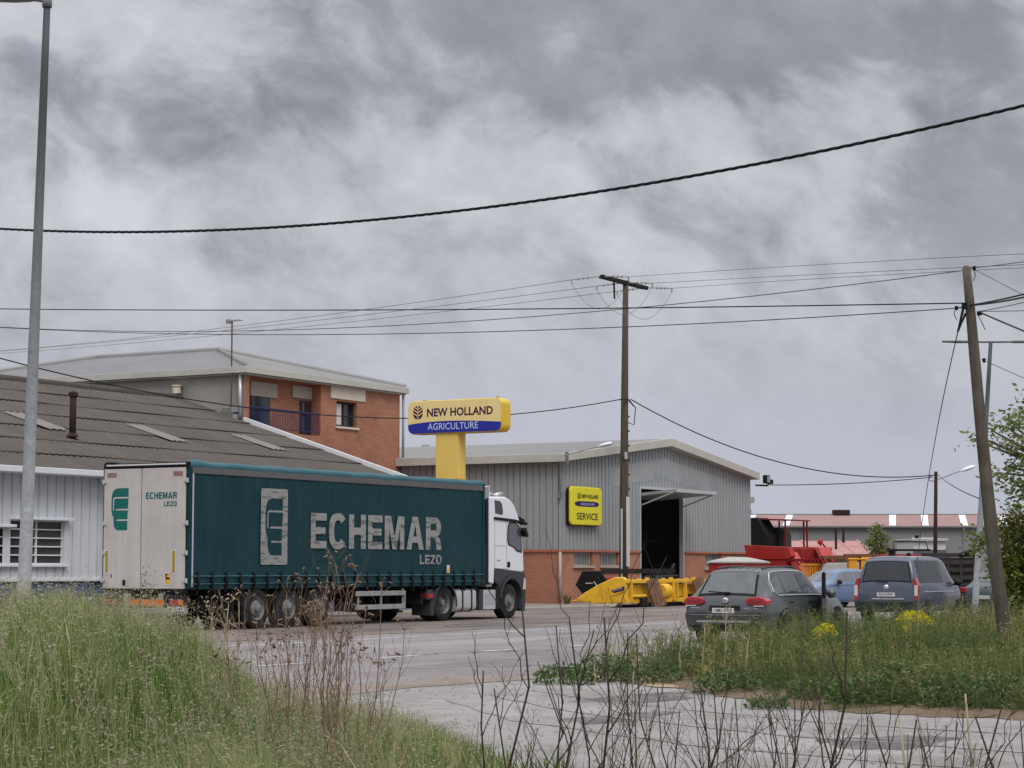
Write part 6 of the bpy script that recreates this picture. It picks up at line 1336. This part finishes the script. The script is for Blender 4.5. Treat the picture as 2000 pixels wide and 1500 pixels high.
LP = thing('wooden_pole', 'slim wooden lamp pole standing behind the van before the far warehouse', 'utility pole', tuple(at(1825, 1120, 95)*[1, 1, 0]))
mb = MB(); o3 = np.array(LP.location); mb.tube([(0, 0, 0), at(1828, 921, 95)-o3], [.10, .075], 10); mb.build('pole', 'rust_dark', LP, smooth=True); arm_lamp(LP, at(1831, 937, 95)-o3, at(1880, 919, 95)-o3, .025)
mb = MB(); mb.tube([at(1826, 927, 95)-o3, at(1815, 931, 95)-o3, at(1816, 939, 95)-o3, at(1826, 940, 95)-o3], .02, 5); mb.build('cable_loop', 'black', LP)
# ------------------------------------------------------------------ wires, each one span
def span(name, label, cat, A, B, mid=None, r=.011, m='wire', n=26, group=None, twist=0, sag=None):
    A, B = np.array(A, float), np.array(B, float)
    if mid is not None:
        best = None
        for t in np.linspace(.02, .98, 97):
            p = A*(1-t)+B*t; r_, d_ = rd(p[0], p[1]); c, s = math.cos(PITCH), math.sin(PITCH); x = 1000+FPX*r_/(d_*c+(p[2]-CH)*s); e = abs(x-mid[0])
            if best is None or e < best[0]: best = (e, t, p, d_)
        e, t, p, d_ = best; need = at(mid[0], mid[1], d_)[2]; sag = (p[2]-need)/(4*t*(1-t))
    sag = sag or 0
    pts = [A*(1-t)+B*t-np.array([0, 0, sag*4*t*(1-t)]) for t in np.linspace(0, 1, n)]
    mb = MB()
    if twist:
        pts = [A*(1-t)+B*t-np.array([0, 0, sag*4*t*(1-t)]) for t in np.linspace(0, 1, twist*10)]
        d = (B-A)/np.linalg.norm(B-A); nx = np.cross(d, [0, 0, 1]); nx /= np.linalg.norm(nx); ny = np.cross(nx, d)
        for k in range(3): mb.tube([p+(nx*math.cos(i*.63+k*2.094)+ny*math.sin(i*.63+k*2.094))*r*.95 for i, p in enumerate(pts)], r, 6)
    else: mb.tube(pts, r, 5)
    for i, v in enumerate(mb.v): mb.v[i] = (v[0]-A[0], v[1]-A[1], v[2]-A[2])
    o_ = mb.build(name, m, None, smooth=True, fix=False); o_.location = A; return tag(o_, label, cat, group)
span('twisted_cable', 'thick black twisted cable sagging right across the cloudy sky', 'cable', at(-300, 418, 24), at(2250, 143, 15), (900, 410), .0075, 'cable', twist=48)
UPW = lambda x, y: at(x, y, D_U)
span('overhead_wire', 'dark blue wire running level from the leaning pole across the whole picture', 'cable', UPW(1885, 592), at(-250, 600, 44), (820, 605), .010, 'cable')
span('overhead_wire', 'thin wire from the top of the leaning pole dipping behind the power pole', 'cable', UPW(1885, 528), at(-250, 619, 50), (700, 639), .007)
span('overhead_wire', 'thin wire from the small insulator of the leaning pole, lowest of its spans', 'cable', UPW(1868, 602), at(-250, 622, 50), (820, 651), .008)
for k, (yl, ym, lb) in enumerate(((676, 620, 'top of the three thin power wires leaving the crossarm to the left'), (684, 628, 'middle of the three thin power wires leaving the crossarm to the left'), (692, 636, 'lowest of the three thin power wires leaving the crossarm to the left'))):
    span('power_wire', lb, 'cable', att_l[k], at(-500, yl+30-6*k, 190), (550, ym+6), .011, group='power wires on the crossarm')
for k, (yr, ym, lb) in enumerate(((486, 517, 'top of the three thin power wires leaving the crossarm to the right'), (508, 536, 'middle of the three thin power wires leaving the crossarm to the right'), (514, 544, 'lowest of the three thin power wires leaving the crossarm to the right'))):
    span('power_wire', lb, 'cable', att_r[k], at(2200, yr, 62), (1600, ym), .009, group='power wires on the crossarm')
span('service_cable', 'dark cable crossing the lamp post and brick block to the power pole', 'cable', at(1212, 780, 90), at(-250, 625, 66), (640, 811), .022, 'cable')
span('service_cable', 'dark cable sagging from the power pole down to the slim lamp pole', 'cable', at(1232, 780, 90), at(1826, 928, 95), (1560, 912), .025, 'cable')
span('service_cable', 'dark cable from the floodlight at the hall to the slim lamp pole', 'cable', at(1475, 947, 92), at(1822, 932, 95), (1660, 944), .02, 'cable')
span('overhead_wire', 'upper thick wire leaving the leaning pole to the right', 'cable', UPW(1895, 596), at(2250, 497, 18), None, .012, 'cable', sag=.05)
span('overhead_wire', 'second thick wire leaving the leaning pole to the right', 'cable', UPW(1895, 597), at(2250, 510, 18), None, .012, 'cable', sag=.06)
span('overhead_wire', 'thick wire running down to the right from the leaning pole', 'cable', UPW(1912, 609), at(2200, 722, 20), None, .012, 'cable', sag=.02)
span('overhead_wire', 'thin wire rising to the right from below the clamp of the leaning pole', 'cable', UPW(1913, 608), at(2250, 510, 22), None, .006, sag=.06)
span('overhead_wire', 'thin wire running level to the right from the leaning pole', 'cable', UPW(1913, 608), at(2250, 594, 22), None, .006, sag=.02)
span('overhead_wire', 'thin wire rising to the right from the top insulator of the leaning pole', 'cable', UPW(1903, 523), at(2250, 466, 22), None, .006, sag=.03)
span('stay_wire', 'thin wire falling to the right from the top insulator of the leaning pole', 'cable', UPW(1905, 527), at(2150, 655, 22), None, .005, sag=.0)
span('stay_wire', 'thin wire falling to the right from the lower insulator of the leaning pole', 'cable', UPW(1922, 704), at(2150, 805, 24), None, .005, sag=.0)
span('stay_wire', 'thin guy wire slanting down from the leaning pole behind the van', 'cable', UPW(1871, 648), at(1790, 1110, 62), (1830, 845), .009)
span('stay_wire', 'dark stay cable from the slim lamp pole down to the metal lamp post', 'cable', at(1830, 925, 95), at(1916, 975, 46), None, .013, 'cable', sag=.1)
# ------------------------------------------------------------------ grass, weeds, stalks
def blades(P, h, w, lean, az, rnd, faz=None):
    n = len(P); up = np.array([0, 0, 1.]); ld = np.stack([np.cos(az), np.sin(az), np.zeros(n)], 1)
    fa = az+np.pi/2+rng.normal(0, .8, n) if faz is None else faz; sd = np.stack([np.cos(fa), np.sin(fa), np.zeros(n)], 1)
    V_ = np.zeros((n, 7, 3))
    for k, (t, ww) in enumerate(((0, .7), (.42, 1.), (.78, .62))):
        c = P+up*(h*t*(1-.18*lean*t))[:, None]+ld*(h*lean*t**2.0)[:, None]
        V_[:, 2*k] = c-sd*(w*ww/2)[:, None]; V_[:, 2*k+1] = c+sd*(w*ww/2)[:, None]
    V_[:, 6] = P+up*(h*(1-.3*lean))[:, None]+ld*(h*lean*1.05)[:, None]
    b = (np.arange(n)*7)[:, None]
    F4 = np.concatenate([b+np.array([[0, 1, 3, 2]]), b+np.array([[2, 3, 5, 4]])]); F3 = b+np.array([[4, 5, 6]])
    return V_.reshape(-1, 3), F4, F3, np.repeat(rnd, 7)
def leaves(P, l, w, d, rnd, fold=None):
    """pointed leaves: centre base P, direction d"""
    n = len(P); a = rng.normal(size=(n, 3)); s = np.cross(d, a); s /= np.linalg.norm(s, axis=1)[:, None]+1e-9
    V_ = np.zeros((n, 4, 3)); V_[:, 0] = P; V_[:, 1] = P+d*(l*.45)[:, None]+s*(w/2)[:, None]; V_[:, 2] = P+d*l[:, None]; V_[:, 3] = P+d*(l*.45)[:, None]-s*(w/2)[:, None]
    return V_.reshape(-1, 3), (np.arange(n)*4)[:, None]+np.array([[0, 1, 2, 3]]), np.repeat(rnd, 4)
def rdir(n, zmin=-1, zmax=1):
    z = rng.uniform(zmin, zmax, n); a = rng.uniform(0, 2*np.pi, n); r = np.sqrt(np.maximum(0, 1-z*z)); return np.stack([r*np.cos(a), r*np.sin(a), z], 1)
def join(parts):
    V_, F4, F3, R_ = [], [], [], []; o = 0
    for p in parts:
        V_.append(p[0]); R_.append(p[-1])
        F4.append(p[1]+o)
        if len(p) == 4: F3.append(p[2]+o)
        o += len(p[0])
    return np.concatenate(V_), np.concatenate(F4), (np.concatenate(F3) if F3 else None), np.concatenate(R_)
def fbm(u, v, s=1.): return .5+.25*np.sin(u*1.7*s+np.sin(v*1.3*s)*1.6)+.25*np.sin(v*2.3*s+np.sin(u*2.1*s+1)*1.4)
# ---- tall grass of the near bank
def bank_grass():
    n = 150000; d = np.sqrt(rng.uniform(5.2**2, 15.6**2, n)); k = rng.uniform(-.30, .03, n); r = k*d
    # the grass ends along the track: thinner towards its edge
    keep = rng.random(n) < np.clip(.32-r*2.2, .12, 1)*np.where(k > -.01, .45, 1)
    d, r = d[keep], r[keep]; n = len(d); u, v = uv(r, d); z = hgt(u, v)
    # a clump structure
    q = fbm(u, v, 2.2)
    h = rng.uniform(.20, .44, n)*(.75+.5*q); h *= np.clip(.6-r*.6, .6, 1.)
    P = np.stack([u, v, z-.02], 1)
    wind = rng.normal(2.0, 1.1, n)
    b = blades(P, h, np.where(rng.random(n) < .14, rng.uniform(.009, .016, n), rng.uniform(.0032, .0075, n))*(.6+d/20), np.abs(rng.normal(.30, .22, n)), wind, np.clip(rng.normal(.45, .27, n)+(q-.5)*.5, 0, 1))
    return tag(mesh_np('grass', b[0], b[1], b[2], 'grass', None, b[3]), 'tall green meadow grass covering the near bank on the left', 'grass', kind='stuff')
bank_grass()
def seed_heads():
    n = 9000; d = np.sqrt(rng.uniform(5.6**2, 15.2**2, n)); k = rng.uniform(-.29, .0, n); r = k*d; u, v = uv(r, d); z = hgt(u, v)
    keep = rng.random(n) < np.clip(-r*1.6, .15, 1); u, v, z, d, r = u[keep], v[keep], z[keep], d[keep], r[keep]; n = len(u)
    h = rng.uniform(.32, .58, n)*np.clip(.6-r*.5, .65, 1.); az = rng.normal(2.0, 1.3, n); ln = np.abs(rng.normal(.22, .15, n))
    P = np.stack([u, v, z], 1); rn = rng.random(n)*.5
    parts = [blades(P, h, np.full(n, .0032)*(.6+d/18), ln, az, rn)]
    ld = np.stack([np.cos(az), np.sin(az), np.zeros(n)], 1)
    for j in range(9):
        t = rng.uniform(.68, 1.0, n); c = P+np.array([0, 0, 1.])*(h*t*(1-.25*ln*t))[:, None]+ld*(h*ln*t*t)[:, None]
        dr = rdir(n, -.8, .5)+ld*.5; dr /= np.linalg.norm(dr, axis=1)[:, None]
        c2 = c+dr*.012
        parts.append(leaves(c2, rng.uniform(.012, .026, n)*(.7+d/30), rng.uniform(.003, .0065, n)*(.7+d/25), dr, np.clip(rn+.3+rng.normal(0, .15, n), 0, 1)))
    V_, F4, F3, R_ = join(parts); return tag(mesh_np('seed_head_grass', V_, F4, F3, 'seed', None, R_), 'pale nodding seed heads of wild oats above the bank grass', 'grass', kind='stuff')
seed_heads()
def track_grass():
    n = 6500; d = np.sqrt(rng.uniform(5**2, 8.6**2, n)); k = np.where(rng.random(n) < .7, rng.normal(.045, .05, n), rng.uniform(-.02, .28, n)); r = k*d; u, v = uv(r, d)
    q = fbm(u*2, v*2, 1.5); h = rng.uniform(.30, .88, n)*(.62+q*.55)
    b = blades(np.stack([u, v, hgt(u, v)], 1), h, rng.uniform(.004, .009, n), np.abs(rng.normal(.3, .2, n)), rng.uniform(0, 6.28, n), np.clip(rng.normal(.5, .25, n), 0, 1))
    return tag(mesh_np('dry_grass', b[0], b[1], b[2], 'straw', None, b[3]), 'thin straw coloured grass among the stalks at the near edge of the track', 'grass', kind='stuff')
track_grass()
# ---- weeds on the verge between track and road
def verge_xy(n):
    u = rng.uniform(21, 66, n)**1.0; v = rng.uniform(-4, 13.9, n)
    edge = np.interp(v, [-6, 6, 7.6, 8.6, 9.7, 10.9, 12.6, 13.6, 14.2], [20.6, 20.9, 21.1, 21.7, 22.7, 24.1, 25.8, 26.2, 26.4])
    r, d = rd(u, v); ok = (u > edge+rng.random(n)**2*.35-.1) & (r/d < .29) & (rng.random(n) < np.clip(1.6-d/60, .35, 1)); return u[ok], v[ok]
def verge_weeds():
    u, v = verge_xy(60000); n = len(u); r, d = rd(u, v)
    edge = np.interp(v, [-6, 6, 7.6, 8.6, 9.7, 10.9, 12.6, 13.6, 14.2], [20.6, 20.9, 21.1, 21.7, 22.7, 24.1, 25.8, 26.2, 26.4])
    q = fbm(u, v, .8)
    grow = np.clip((u-edge)/2.2+.6, .55, 1)*np.interp(u, [24, 28, 34], [.75, .98, 1.15])
    h = rng.uniform(.42, .82, n)*(.70+.55*q)*grow
    P = np.stack([u, v, hgt(u, v)], 1); az = rng.uniform(0, 6.28, n); ln = np.abs(rng.normal(.18, .12, n)); rn = np.clip(rng.normal(.45, .2, n)+(q-.5)*.5, 0, 1)
    parts = [blades(P, h, np.full(n, .012), ln, az, rn)]
    ld = np.stack([np.cos(az), np.sin(az), np.zeros(n)], 1)
    m = rng.random(n) < .62; Pm, hm, lm, ldm, rm = P[m], h[m], ln[m], ld[m], rn[m]; k = len(Pm)
    for j in range(15):
        t = rng.uniform(.25, 1.0, k); c = Pm+np.array([0, 0, 1.])*(hm*t*(1-.2*lm*t))[:, None]+ldm*(hm*lm*t*t)[:, None]; dr = rdir(k, -.1, .9)
        s = 1-.55*t
        parts.append(leaves(c, rng.uniform(.05, .12, k)*s+.02, rng.uniform(.010, .024, k)*s+.004, dr, np.clip(rm+rng.normal(0, .15, k)+(t-.6)*.5, 0, 1)))
    V_, F4, F3, R_ = join(parts); return tag(mesh_np('weeds', V_, F4, F3, 'weed', None, R_), 'tall feathery green weeds covering the verge between track and road', 'weeds', kind='stuff')
verge_weeds()
# broad-leaved plants, one object each
def leafy_plant(px, py, D, w, h, label, n=420, m='leafy', sz=.058):
    n = int(n*.9); w *= .75; h *= .95
    b = at(px, py, D); b[2] = hz(b[0], b[1]); t = thing('leafy_weed', label, 'plant', tuple(b), 0, 'broad-leaved weeds on the verge')
    a = rng.uniform(0, 6.28, n); rr = w*np.sqrt(rng.random(n)); zz = h*rng.random(n)**.7*np.sqrt(np.clip(1-(rr/w)**2*.8, .05, 1)); P = np.stack([rr*np.cos(a), rr*np.sin(a), zz], 1)
    dr = rdir(n, -.2, .8)+np.stack([np.cos(a), np.sin(a), np.zeros(n)], 1)*.6; dr /= np.linalg.norm(dr, axis=1)[:, None]
    V_, F, R_ = leaves(P, rng.uniform(.6, 1.3, n)*sz, rng.uniform(.4, .8, n)*sz, dr, rng.random(n)); mesh_np('foliage', V_, F, None, m, t, R_)
    mb = MB()
    for k in range(9): q = rng.random()*6.28; e = w*.5*rng.random(); mb.tube([(0, 0, 0), (e*.5*math.cos(q), e*.5*math.sin(q), h*.5), (e*math.cos(q), e*math.sin(q), h*.85)], .006, 4)
    mb.build('stem', 'bark', t)
for (px, D, w, h, lb, n) in ((1100, 27.3, .5, .30, 'low dark green leafy weed at the tip of the verge, left of the others', 700), (1180, 28.0, .55, .42, 'rounded dark green leafy weed near the tip of the verge beside the road', 900), (1275, 27.5, .5, .38, 'bright green leafy weed between the two rounded weeds by the road', 700),
     (1500, 22.6, .30, .17, 'small bluish leafy rosette at the edge of the track', 260), (1685, 22.6, .55, .42, 'large dark green leafy weed on the track edge below the yellow flowers', 1000), (1765, 23.4, .6, .55, 'tallest dark green leafy weed on the track edge', 1200), (1850, 22.4, .55, .45, 'dark green leafy weed on the track edge left of the leaning pole', 1000), (1950, 22.6, .5, .42, 'green leafy weed on the track edge below the leaning pole', 800), (1600, 23.6, .45, .34, 'mid green leafy weed behind the bare soil patch at the track edge', 600), (1420, 25.2, .5, .34, 'green leafy weed on the track edge left of the rosette', 600)):
    leafy_plant(px, 1300, D, w, h, lb, n)
def flower_clump(px, py, D, w, h, lb, n):
    b = at(px, py, D); b[2] = hz(b[0], b[1]); t = thing('flowering_weed', lb, 'flower', tuple(b), 0, 'yellow flowering weeds on the verge')
    a = rng.uniform(0, 6.28, n); rr = w*np.sqrt(rng.random(n)); P = np.stack([rr*np.cos(a)*1.2, rr*np.sin(a)*.8, h-.12*(rr/w)**2-np.abs(rng.normal(0, .06, n))], 1)
    V_, F, R_ = leaves(P, rng.uniform(.02, .045, n), rng.uniform(.02, .035, n), rdir(n, -.2, 1), rng.random(n)); mesh_np('petals', V_, F, None, 'petal', t, R_)
    k = 26; b2 = blades(np.zeros((k, 3)), rng.uniform(.8, 1., k)*(h-.05), np.full(k, .012), np.abs(rng.normal(.25, .12, k)), rng.uniform(0, 6.28, k), rng.random(k)); mesh_np('stem', b2[0], b2[1], b2[2], 'weed', t, b2[3])
flower_clump(1612, 1222, 31.0, .20, .70, 'small yellow flowering weed below the bonnet of the off-roader', 330); flower_clump(1785, 1195, 33.0, .34, .84, 'large yellow flowering weed in front of the van bumper', 620); flower_clump(1772, 1214, 32.0, .12, .70, 'sparse yellow flowering weed just below the large one', 60)
for (px, py, D, lb) in ((1360, 1170, 73.0, 'small weed tuft'),): pass
def tuft(u, v, w, h, lb, n=90):
    t = thing('weed_tuft', lb, 'plant', (u, v, 0), 0, 'weed tufts at the foot of the brick base'); a = rng.uniform(0, 6.28, n); b = blades(np.stack([w*.4*np.cos(a)*rng.random(n), w*.4*np.sin(a)*rng.random(n), np.zeros(n)], 1), rng.uniform(.4, 1, n)*h, np.full(n, .03), np.abs(rng.normal(.35, .2, n)), a, rng.random(n)); mesh_np('blades', b[0], b[1], b[2], 'weed', t, b[3])
tuft(77.3, 41.5, .35, .55, 'green weed tuft growing at the foot of the corner downpipe'); tuft(76.9, 43.9, .3, .35, 'low weed tuft at the brick base left of the corner downpipe')
# ---- dry stalks, each its own plant
def stalk(name, label, cat, base, top, r0, m, depth=3, spread=.5, nb=4, seed=0, group=None, umbel=0, bend=.05, floret=False, start=.35):
    rs = np.random.default_rng(seed); base, top = np.array(base, float), np.array(top, float); mb = MB(); H_ = np.linalg.norm(top-base)
    def limb(a, b, r, lv):
        n = 7; d = b-a; L_ = np.linalg.norm(d); off = rs.normal(0, bend*L_, (n, 3)); off[0] = 0; off[-1] = 0
        pts = [a+d*i/(n-1)+off[i]*.6 for i in range(n)]; rr = [r*(1-.55*i/(n-1)) for i in range(n)]
        mb.tube(pts, rr, 4 if lv else 5)
        if lv < depth:
            k = nb if lv == 0 else int(rs.integers(1, 4))
            for j in range(k):
                t = rs.uniform(start, .95) if lv == 0 else rs.uniform(.35, .95); i = min(int(t*(n-1)), n-2); f = t*(n-1)-i; p = pts[i]*(1-f)+pts[i+1]*f
                q = rs.uniform(0, 6.28); side = np.array([math.cos(q), math.sin(q), 0]); dr = d/L_*rs.uniform(.7, 1.0)+side*rs.uniform(.4, .95)*spread; dr /= np.linalg.norm(dr)
                limb(p, p+dr*L_*rs.uniform(.12, .30), r*(1-.5*t)*.62, lv+1)
        elif umbel or floret:
            for j in range(umbel or 2): q = rs.normal(size=3); q[2] = abs(q[2]); q /= np.linalg.norm(q); mb.tube([b, b+q*rs.uniform(.02, .05)], [r*.4, r*.3], 3)
        if lv == 0 and umbel:
            for j in range(umbel+2): q = rs.normal(size=3); q[2] = abs(q[2])+.4; q /= np.linalg.norm(q); e = b+q*rs.uniform(.05, .10); mb.tube([b, e], [r*.35, r*.2], 3); mb.tube([e, e+rs.normal(0, .012, 3)], [.006, .004], 4)
    limb(base, top, r0, 0)
    for i, v in enumerate(mb.v): mb.v[i] = (v[0]-base[0], v[1]-base[1], v[2]-base[2])
    o_ = mb.build(name, m, None, fix=False, smooth=True); o_.location = base; return tag(o_, label, cat, group)
G1 = 'dark dry stalks along the near edge of the track'
big = [(1020, 1192, 1018, 6.2, 1.2), (944, 1310, 960, 6.0, 1.0), (1086, 1222, 1078, 6.4, .9), (1112, 1212, 1118, 6.1, 1.1), (1160, 1230, 1166, 6.6, .9), (1180, 1206, 1160, 6.0, 1.3), (1226, 1236, 1236, 6.4, .8), (1243, 1238, 1268, 6.3, .9), (1050, 1292, 1088, 6.5, .8), (1284, 1344, 1318, 6.2, .8), (1366, 1330, 1370, 6.0, 1.1), (1394, 1345, 1380, 6.4, .9), (1436, 1365, 1420, 6.1, .8), (1500, 1392, 1510, 6.4, .8), (1552, 1350, 1548, 6.2, .8), (1576, 1345, 1545, 6.0, 1.0), (1607, 1286, 1618, 6.3, 1.0), (1654, 1195, 1612, 6.0, 1.4), (1700, 1398, 1740, 6.2, 1.1), (1695, 1400, 1690, 6.5, .8), (1790, 1405, 1770, 6.1, 1.2), (1796, 1436, 1800, 5.8, 1.3), (1870, 1410, 1872, 6.4, .8), (1955, 1385, 1940, 6.0, 1.2), (1993, 1408, 1990, 6.2, .9), (1905, 1400, 1942, 6.1, 1.2), (965, 1345, 985, 5.9, 1.0), (1420, 1352, 1372, 6.3, .8)]
words = ['tall forked dark stalk before the lorry front wheel', 'dark forked stalk at the left end of the near stalks', None, None, None, 'tall branching dark stalk before the yellow header']
for i, (xt, yt, xb, D, th) in enumerate(big):
    tp = at(xt, yt, D); yb = 1108+1.51/D*FPX*.98; xg = xt+(xb-xt)*(yb-yt)/(1500-yt)*.8; bs = at(xg, yb, D*(1+.04*math.sin(i*3.1)))
    lb = words[i] if i < len(words) and words[i] else ('tall bent dark stalk rising alone before the verge, blackest of all' if i == 17 else 'dark leafless forked stalk standing before the pale track')
    stalk('dry_stalk', lb, 'dry plant', bs, tp, .0048*th, 'dry_dark', 2, .8, 5, 100+i, G1, 0, .035, True, .5)
for i in range(36):
    xt = rng.uniform(930, 2010); D = rng.uniform(5.6, 8.2); yt = rng.uniform(1350, 1480)+25*(D-7); tp = at(xt, yt, D); bs = at(xt+rng.normal(0, 45), 1108+1.5/D*FPX, D*(1+rng.normal(0, .03)))
    stalk('dry_stalk', 'dark leafless forked stalk standing before the pale track', 'dry plant', bs, tp, rng.uniform(.0024, .0042), 'dry_twig', 2, .85, 5, 300+i, G1, 0, .04, True, .55)
for i, (xt, yt, xb, D, lb) in enumerate(((1885, 1355, 1905, 6.3, 'pale bleached stalk left of the leaning pole, in front of the verge'), (1756, 1398, 1775, 6.0, 'short pale bleached stalk before the track ruts'))):
    tp = at(xt, yt, D); bs = at(xb+60, 2100, D); stalk('dry_stalk', lb, 'dry plant', bs, tp, .0068, 'dry_pale', 1, .8, 3, 400+i, G1, 0, .012)
G2 = 'brown dry stems between the bank grass and the road'
for i in range(48):
    xt = np.clip(rng.normal(618, 95), 445, 800) if i > 7 else [655, 590, 520, 700, 745, 640, 480, 560][i]; D = rng.uniform(9.5, 12.5); yt = rng.uniform(1150, 1290)+abs(xt-625)*.25 if i > 7 else [1098, 1140, 1180, 1120, 1160, 1125, 1170, 1160][i]
    tp = at(xt, yt, D); xb = xt+(605-xt)*.25+rng.normal(0, 25); g = at(xb, 1420, D); bs = np.array([g[0], g[1], hz(g[0], g[1])])
    lb = {0: 'tallest brown dry stem with feathery tip before the trailer wheels', 4: 'brown dry stem leaning right before the side guard rails'}.get(i, 'thin brown dry branching stem before the trailer wheels')
    stalk('dry_plant', lb, 'dry plant', bs, tp, rng.uniform(.0028, .0045), 'dry_brown', 2, .62, 5, 500+i, G2, 3 if i % 3 == 0 else 2, .03, True, .38)
G3 = 'thin pale stems on the verge'
for i, (xt, yt, D) in enumerate(((1166, 1225, 27), (1332, 1215, 27.5), (1376, 1225, 27.6), (1420, 1190, 28), (1460, 1250, 26), (1240, 1290, 26.5))):
    tp = at(xt, yt, D); g = at(xt-6, 1320, D); stalk('pale_stalk', 'thin pale dry stem standing among the verge weeds', 'dry plant', (g[0], g[1], hz(g[0], g[1])), tp, .011, 'dry_pale', 2, .5, 4, 600+i, G3, 2, .015, True, .5)
for i in range(9):
    xt = rng.uniform(330, 480); D = rng.uniform(12, 14.5); tp = at(xt, rng.uniform(1165, 1260), D); g = at(xt-5, 1400, D); stalk('pale_stalk', 'thin pale dry stem at the edge of the bank grass before the trailer', 'dry plant', (g[0], g[1], hz(g[0], g[1])), tp, .005, 'dry_pale', 2, .45, 5, 650+i, 'thin pale stems at the edge of the bank', 2, .02, True, .55)
# ------------------------------------------------------------------ trees
def crown(root, lobes, n, size, m, clump=.35, per=26, droop=0., asp=.5):
    """leaves gathered in small clumps inside the lobes (centre, radii)"""
    wgt = np.array([l[1][0]*l[1][1]*l[1][2]*l[2] for l in lobes]); wgt = wgt/wgt.sum(); nc = max(4, n//per); C_ = []
    for l, w in zip(lobes, wgt):
        k = max(1, int(round(nc*w))); d = rdir(k)*(rng.random(k)**.42)[:, None]; C_.append(np.array(l[0])+d*np.array(l[1]))
    C_ = np.concatenate(C_); idx = rng.integers(0, len(C_), n); P = C_[idx]+rng.normal(0, clump, (n, 3))*[1, 1, .55]
    dr = rdir(n, -.7-droop, .5); tone = rng.normal(0, .18, len(C_))
    V_, F, R_ = leaves(P, rng.uniform(.6, 1.3, n)*size, rng.uniform(.6, 1.2, n)*size*asp, dr, np.clip(.48+tone[idx]+rng.normal(0, .18, n), 0, 1)); return mesh_np('crown', V_, F, None, m, root, R_), C_
def limbs(root, base, fork, tips, r):
    mb = MB(); base, fork = np.array(base, float), np.array(fork, float); mb.tube([base, (base+fork)/2+[.05, 0, 0], fork], [r, r*.85, r*.7], 10)
    for t in tips: t = np.array(t); m_ = fork*.55+t*.45+[0, 0, .12]; mb.tube([fork, m_, t], [r*.45, r*.3, r*.09], 6)
    return mb.build('trunk', 'bark', root, smooth=True)
DT = 40.
bt = at(2150, 1130, DT); bt[2] = 0
RT_ = thing('locust_tree', 'airy green tree with loose leafy branches behind the leaning pole', 'tree', tuple(bt))
def lobe(px, py, rx, ry, w=1., D=DT, dz=None, o=None): p = at(px, py, D)-(bt if o is None else o); k = D/FPX; return (p, (rx*k, rx*k, ry*k), w)
lb_ = [lobe(2015, 815, 52, 42, .9), lobe(1968, 835, 36, 26, .7), lobe(1985, 885, 50, 34, .8), lobe(1905, 850, 34, 9, 1.0), lobe(1925, 868, 22, 12, .8), lobe(1960, 925, 40, 28, .8), lobe(2020, 950, 60, 50, .9), lobe(2120, 850, 90, 110, .8), lobe(2100, 700, 80, 80, .6), lobe(1965, 975, 30, 16, .5), lobe(2010, 765, 20, 10, .6), lobe(2200, 950, 100, 100, .7)]
c_, CC = crown(RT_, lb_, 9000, .12, 'tree_leaf', .16, 22, .1)
limbs(RT_, (0, 0, 0), at(2110, 960, DT)-bt, [CC[i] for i in rng.choice(len(CC), 70, replace=False)]+[l[0] for l in lb_], .14)
bt2 = at(1990, 1160, 41); bt2[2] = 0
HG = thing('leafy_bush', 'dense olive green bush with a few white blossoms beside the leaning pole', 'bush', tuple(bt2))
lo = lambda px, py, rx, ry, w=1.: lobe(px, py, rx, ry, w, 41, None, bt2)
c_, CC = crown(HG, [lo(1985, 1045, 34, 36), lo(1995, 1110, 44, 50), lo(1960, 1100, 26, 40, .8), lo(2060, 1080, 60, 80), lo(1985, 1165, 34, 34), lo(1935, 1050, 26, 16, .5), lo(1910, 1035, 14, 10, .7), lo(1918, 1062, 12, 8, .5), lo(1940, 1120, 14, 30, .5), lo(1915, 1075, 16, 34, .5), lo(1975, 1005, 26, 18, .7)], 11500, .095, 'hedge_leaf', .12, 24, 0, .6)
limbs(HG, (0, 0, 0), (0, 0, .5), [CC[i] for i in rng.choice(len(CC), 60, replace=False)], .06)
n = 60; P = CC[rng.integers(0, len(CC), n)]+rng.normal(0, .1, (n, 3)); V_, F, R_ = leaves(P, np.full(n, .06), np.full(n, .05), rdir(n), rng.random(n)); mesh_np('blossom', V_, F, None, 'off_white', HG, R_)
b3 = at(1716, 1130, 104); b3[2] = 0
YT = thing('young_tree', 'small upright bushy tree standing behind the roof of the van', 'tree', tuple(b3)); l3 = lambda px, py, rx, ry, w=1.: lobe(px, py, rx, ry, w, 104, None, b3)
c_, CC = crown(YT, [l3(1713, 1045, 11, 16), l3(1709, 1030, 6, 10, .8), l3(1722, 1050, 9, 14, .8), l3(1705, 1060, 10, 12, .9), l3(1724, 1075, 9, 14), l3(1697, 1062, 6, 8, .5), l3(1712, 1085, 14, 14), l3(1694, 1078, 4, 6, .4)], 1500, .17, 'tree_leaf', .14, 14)
limbs(YT, (0, 0, 0), (0, 0, 1.2), [CC[i] for i in rng.choice(len(CC), 24, replace=False)], .07)
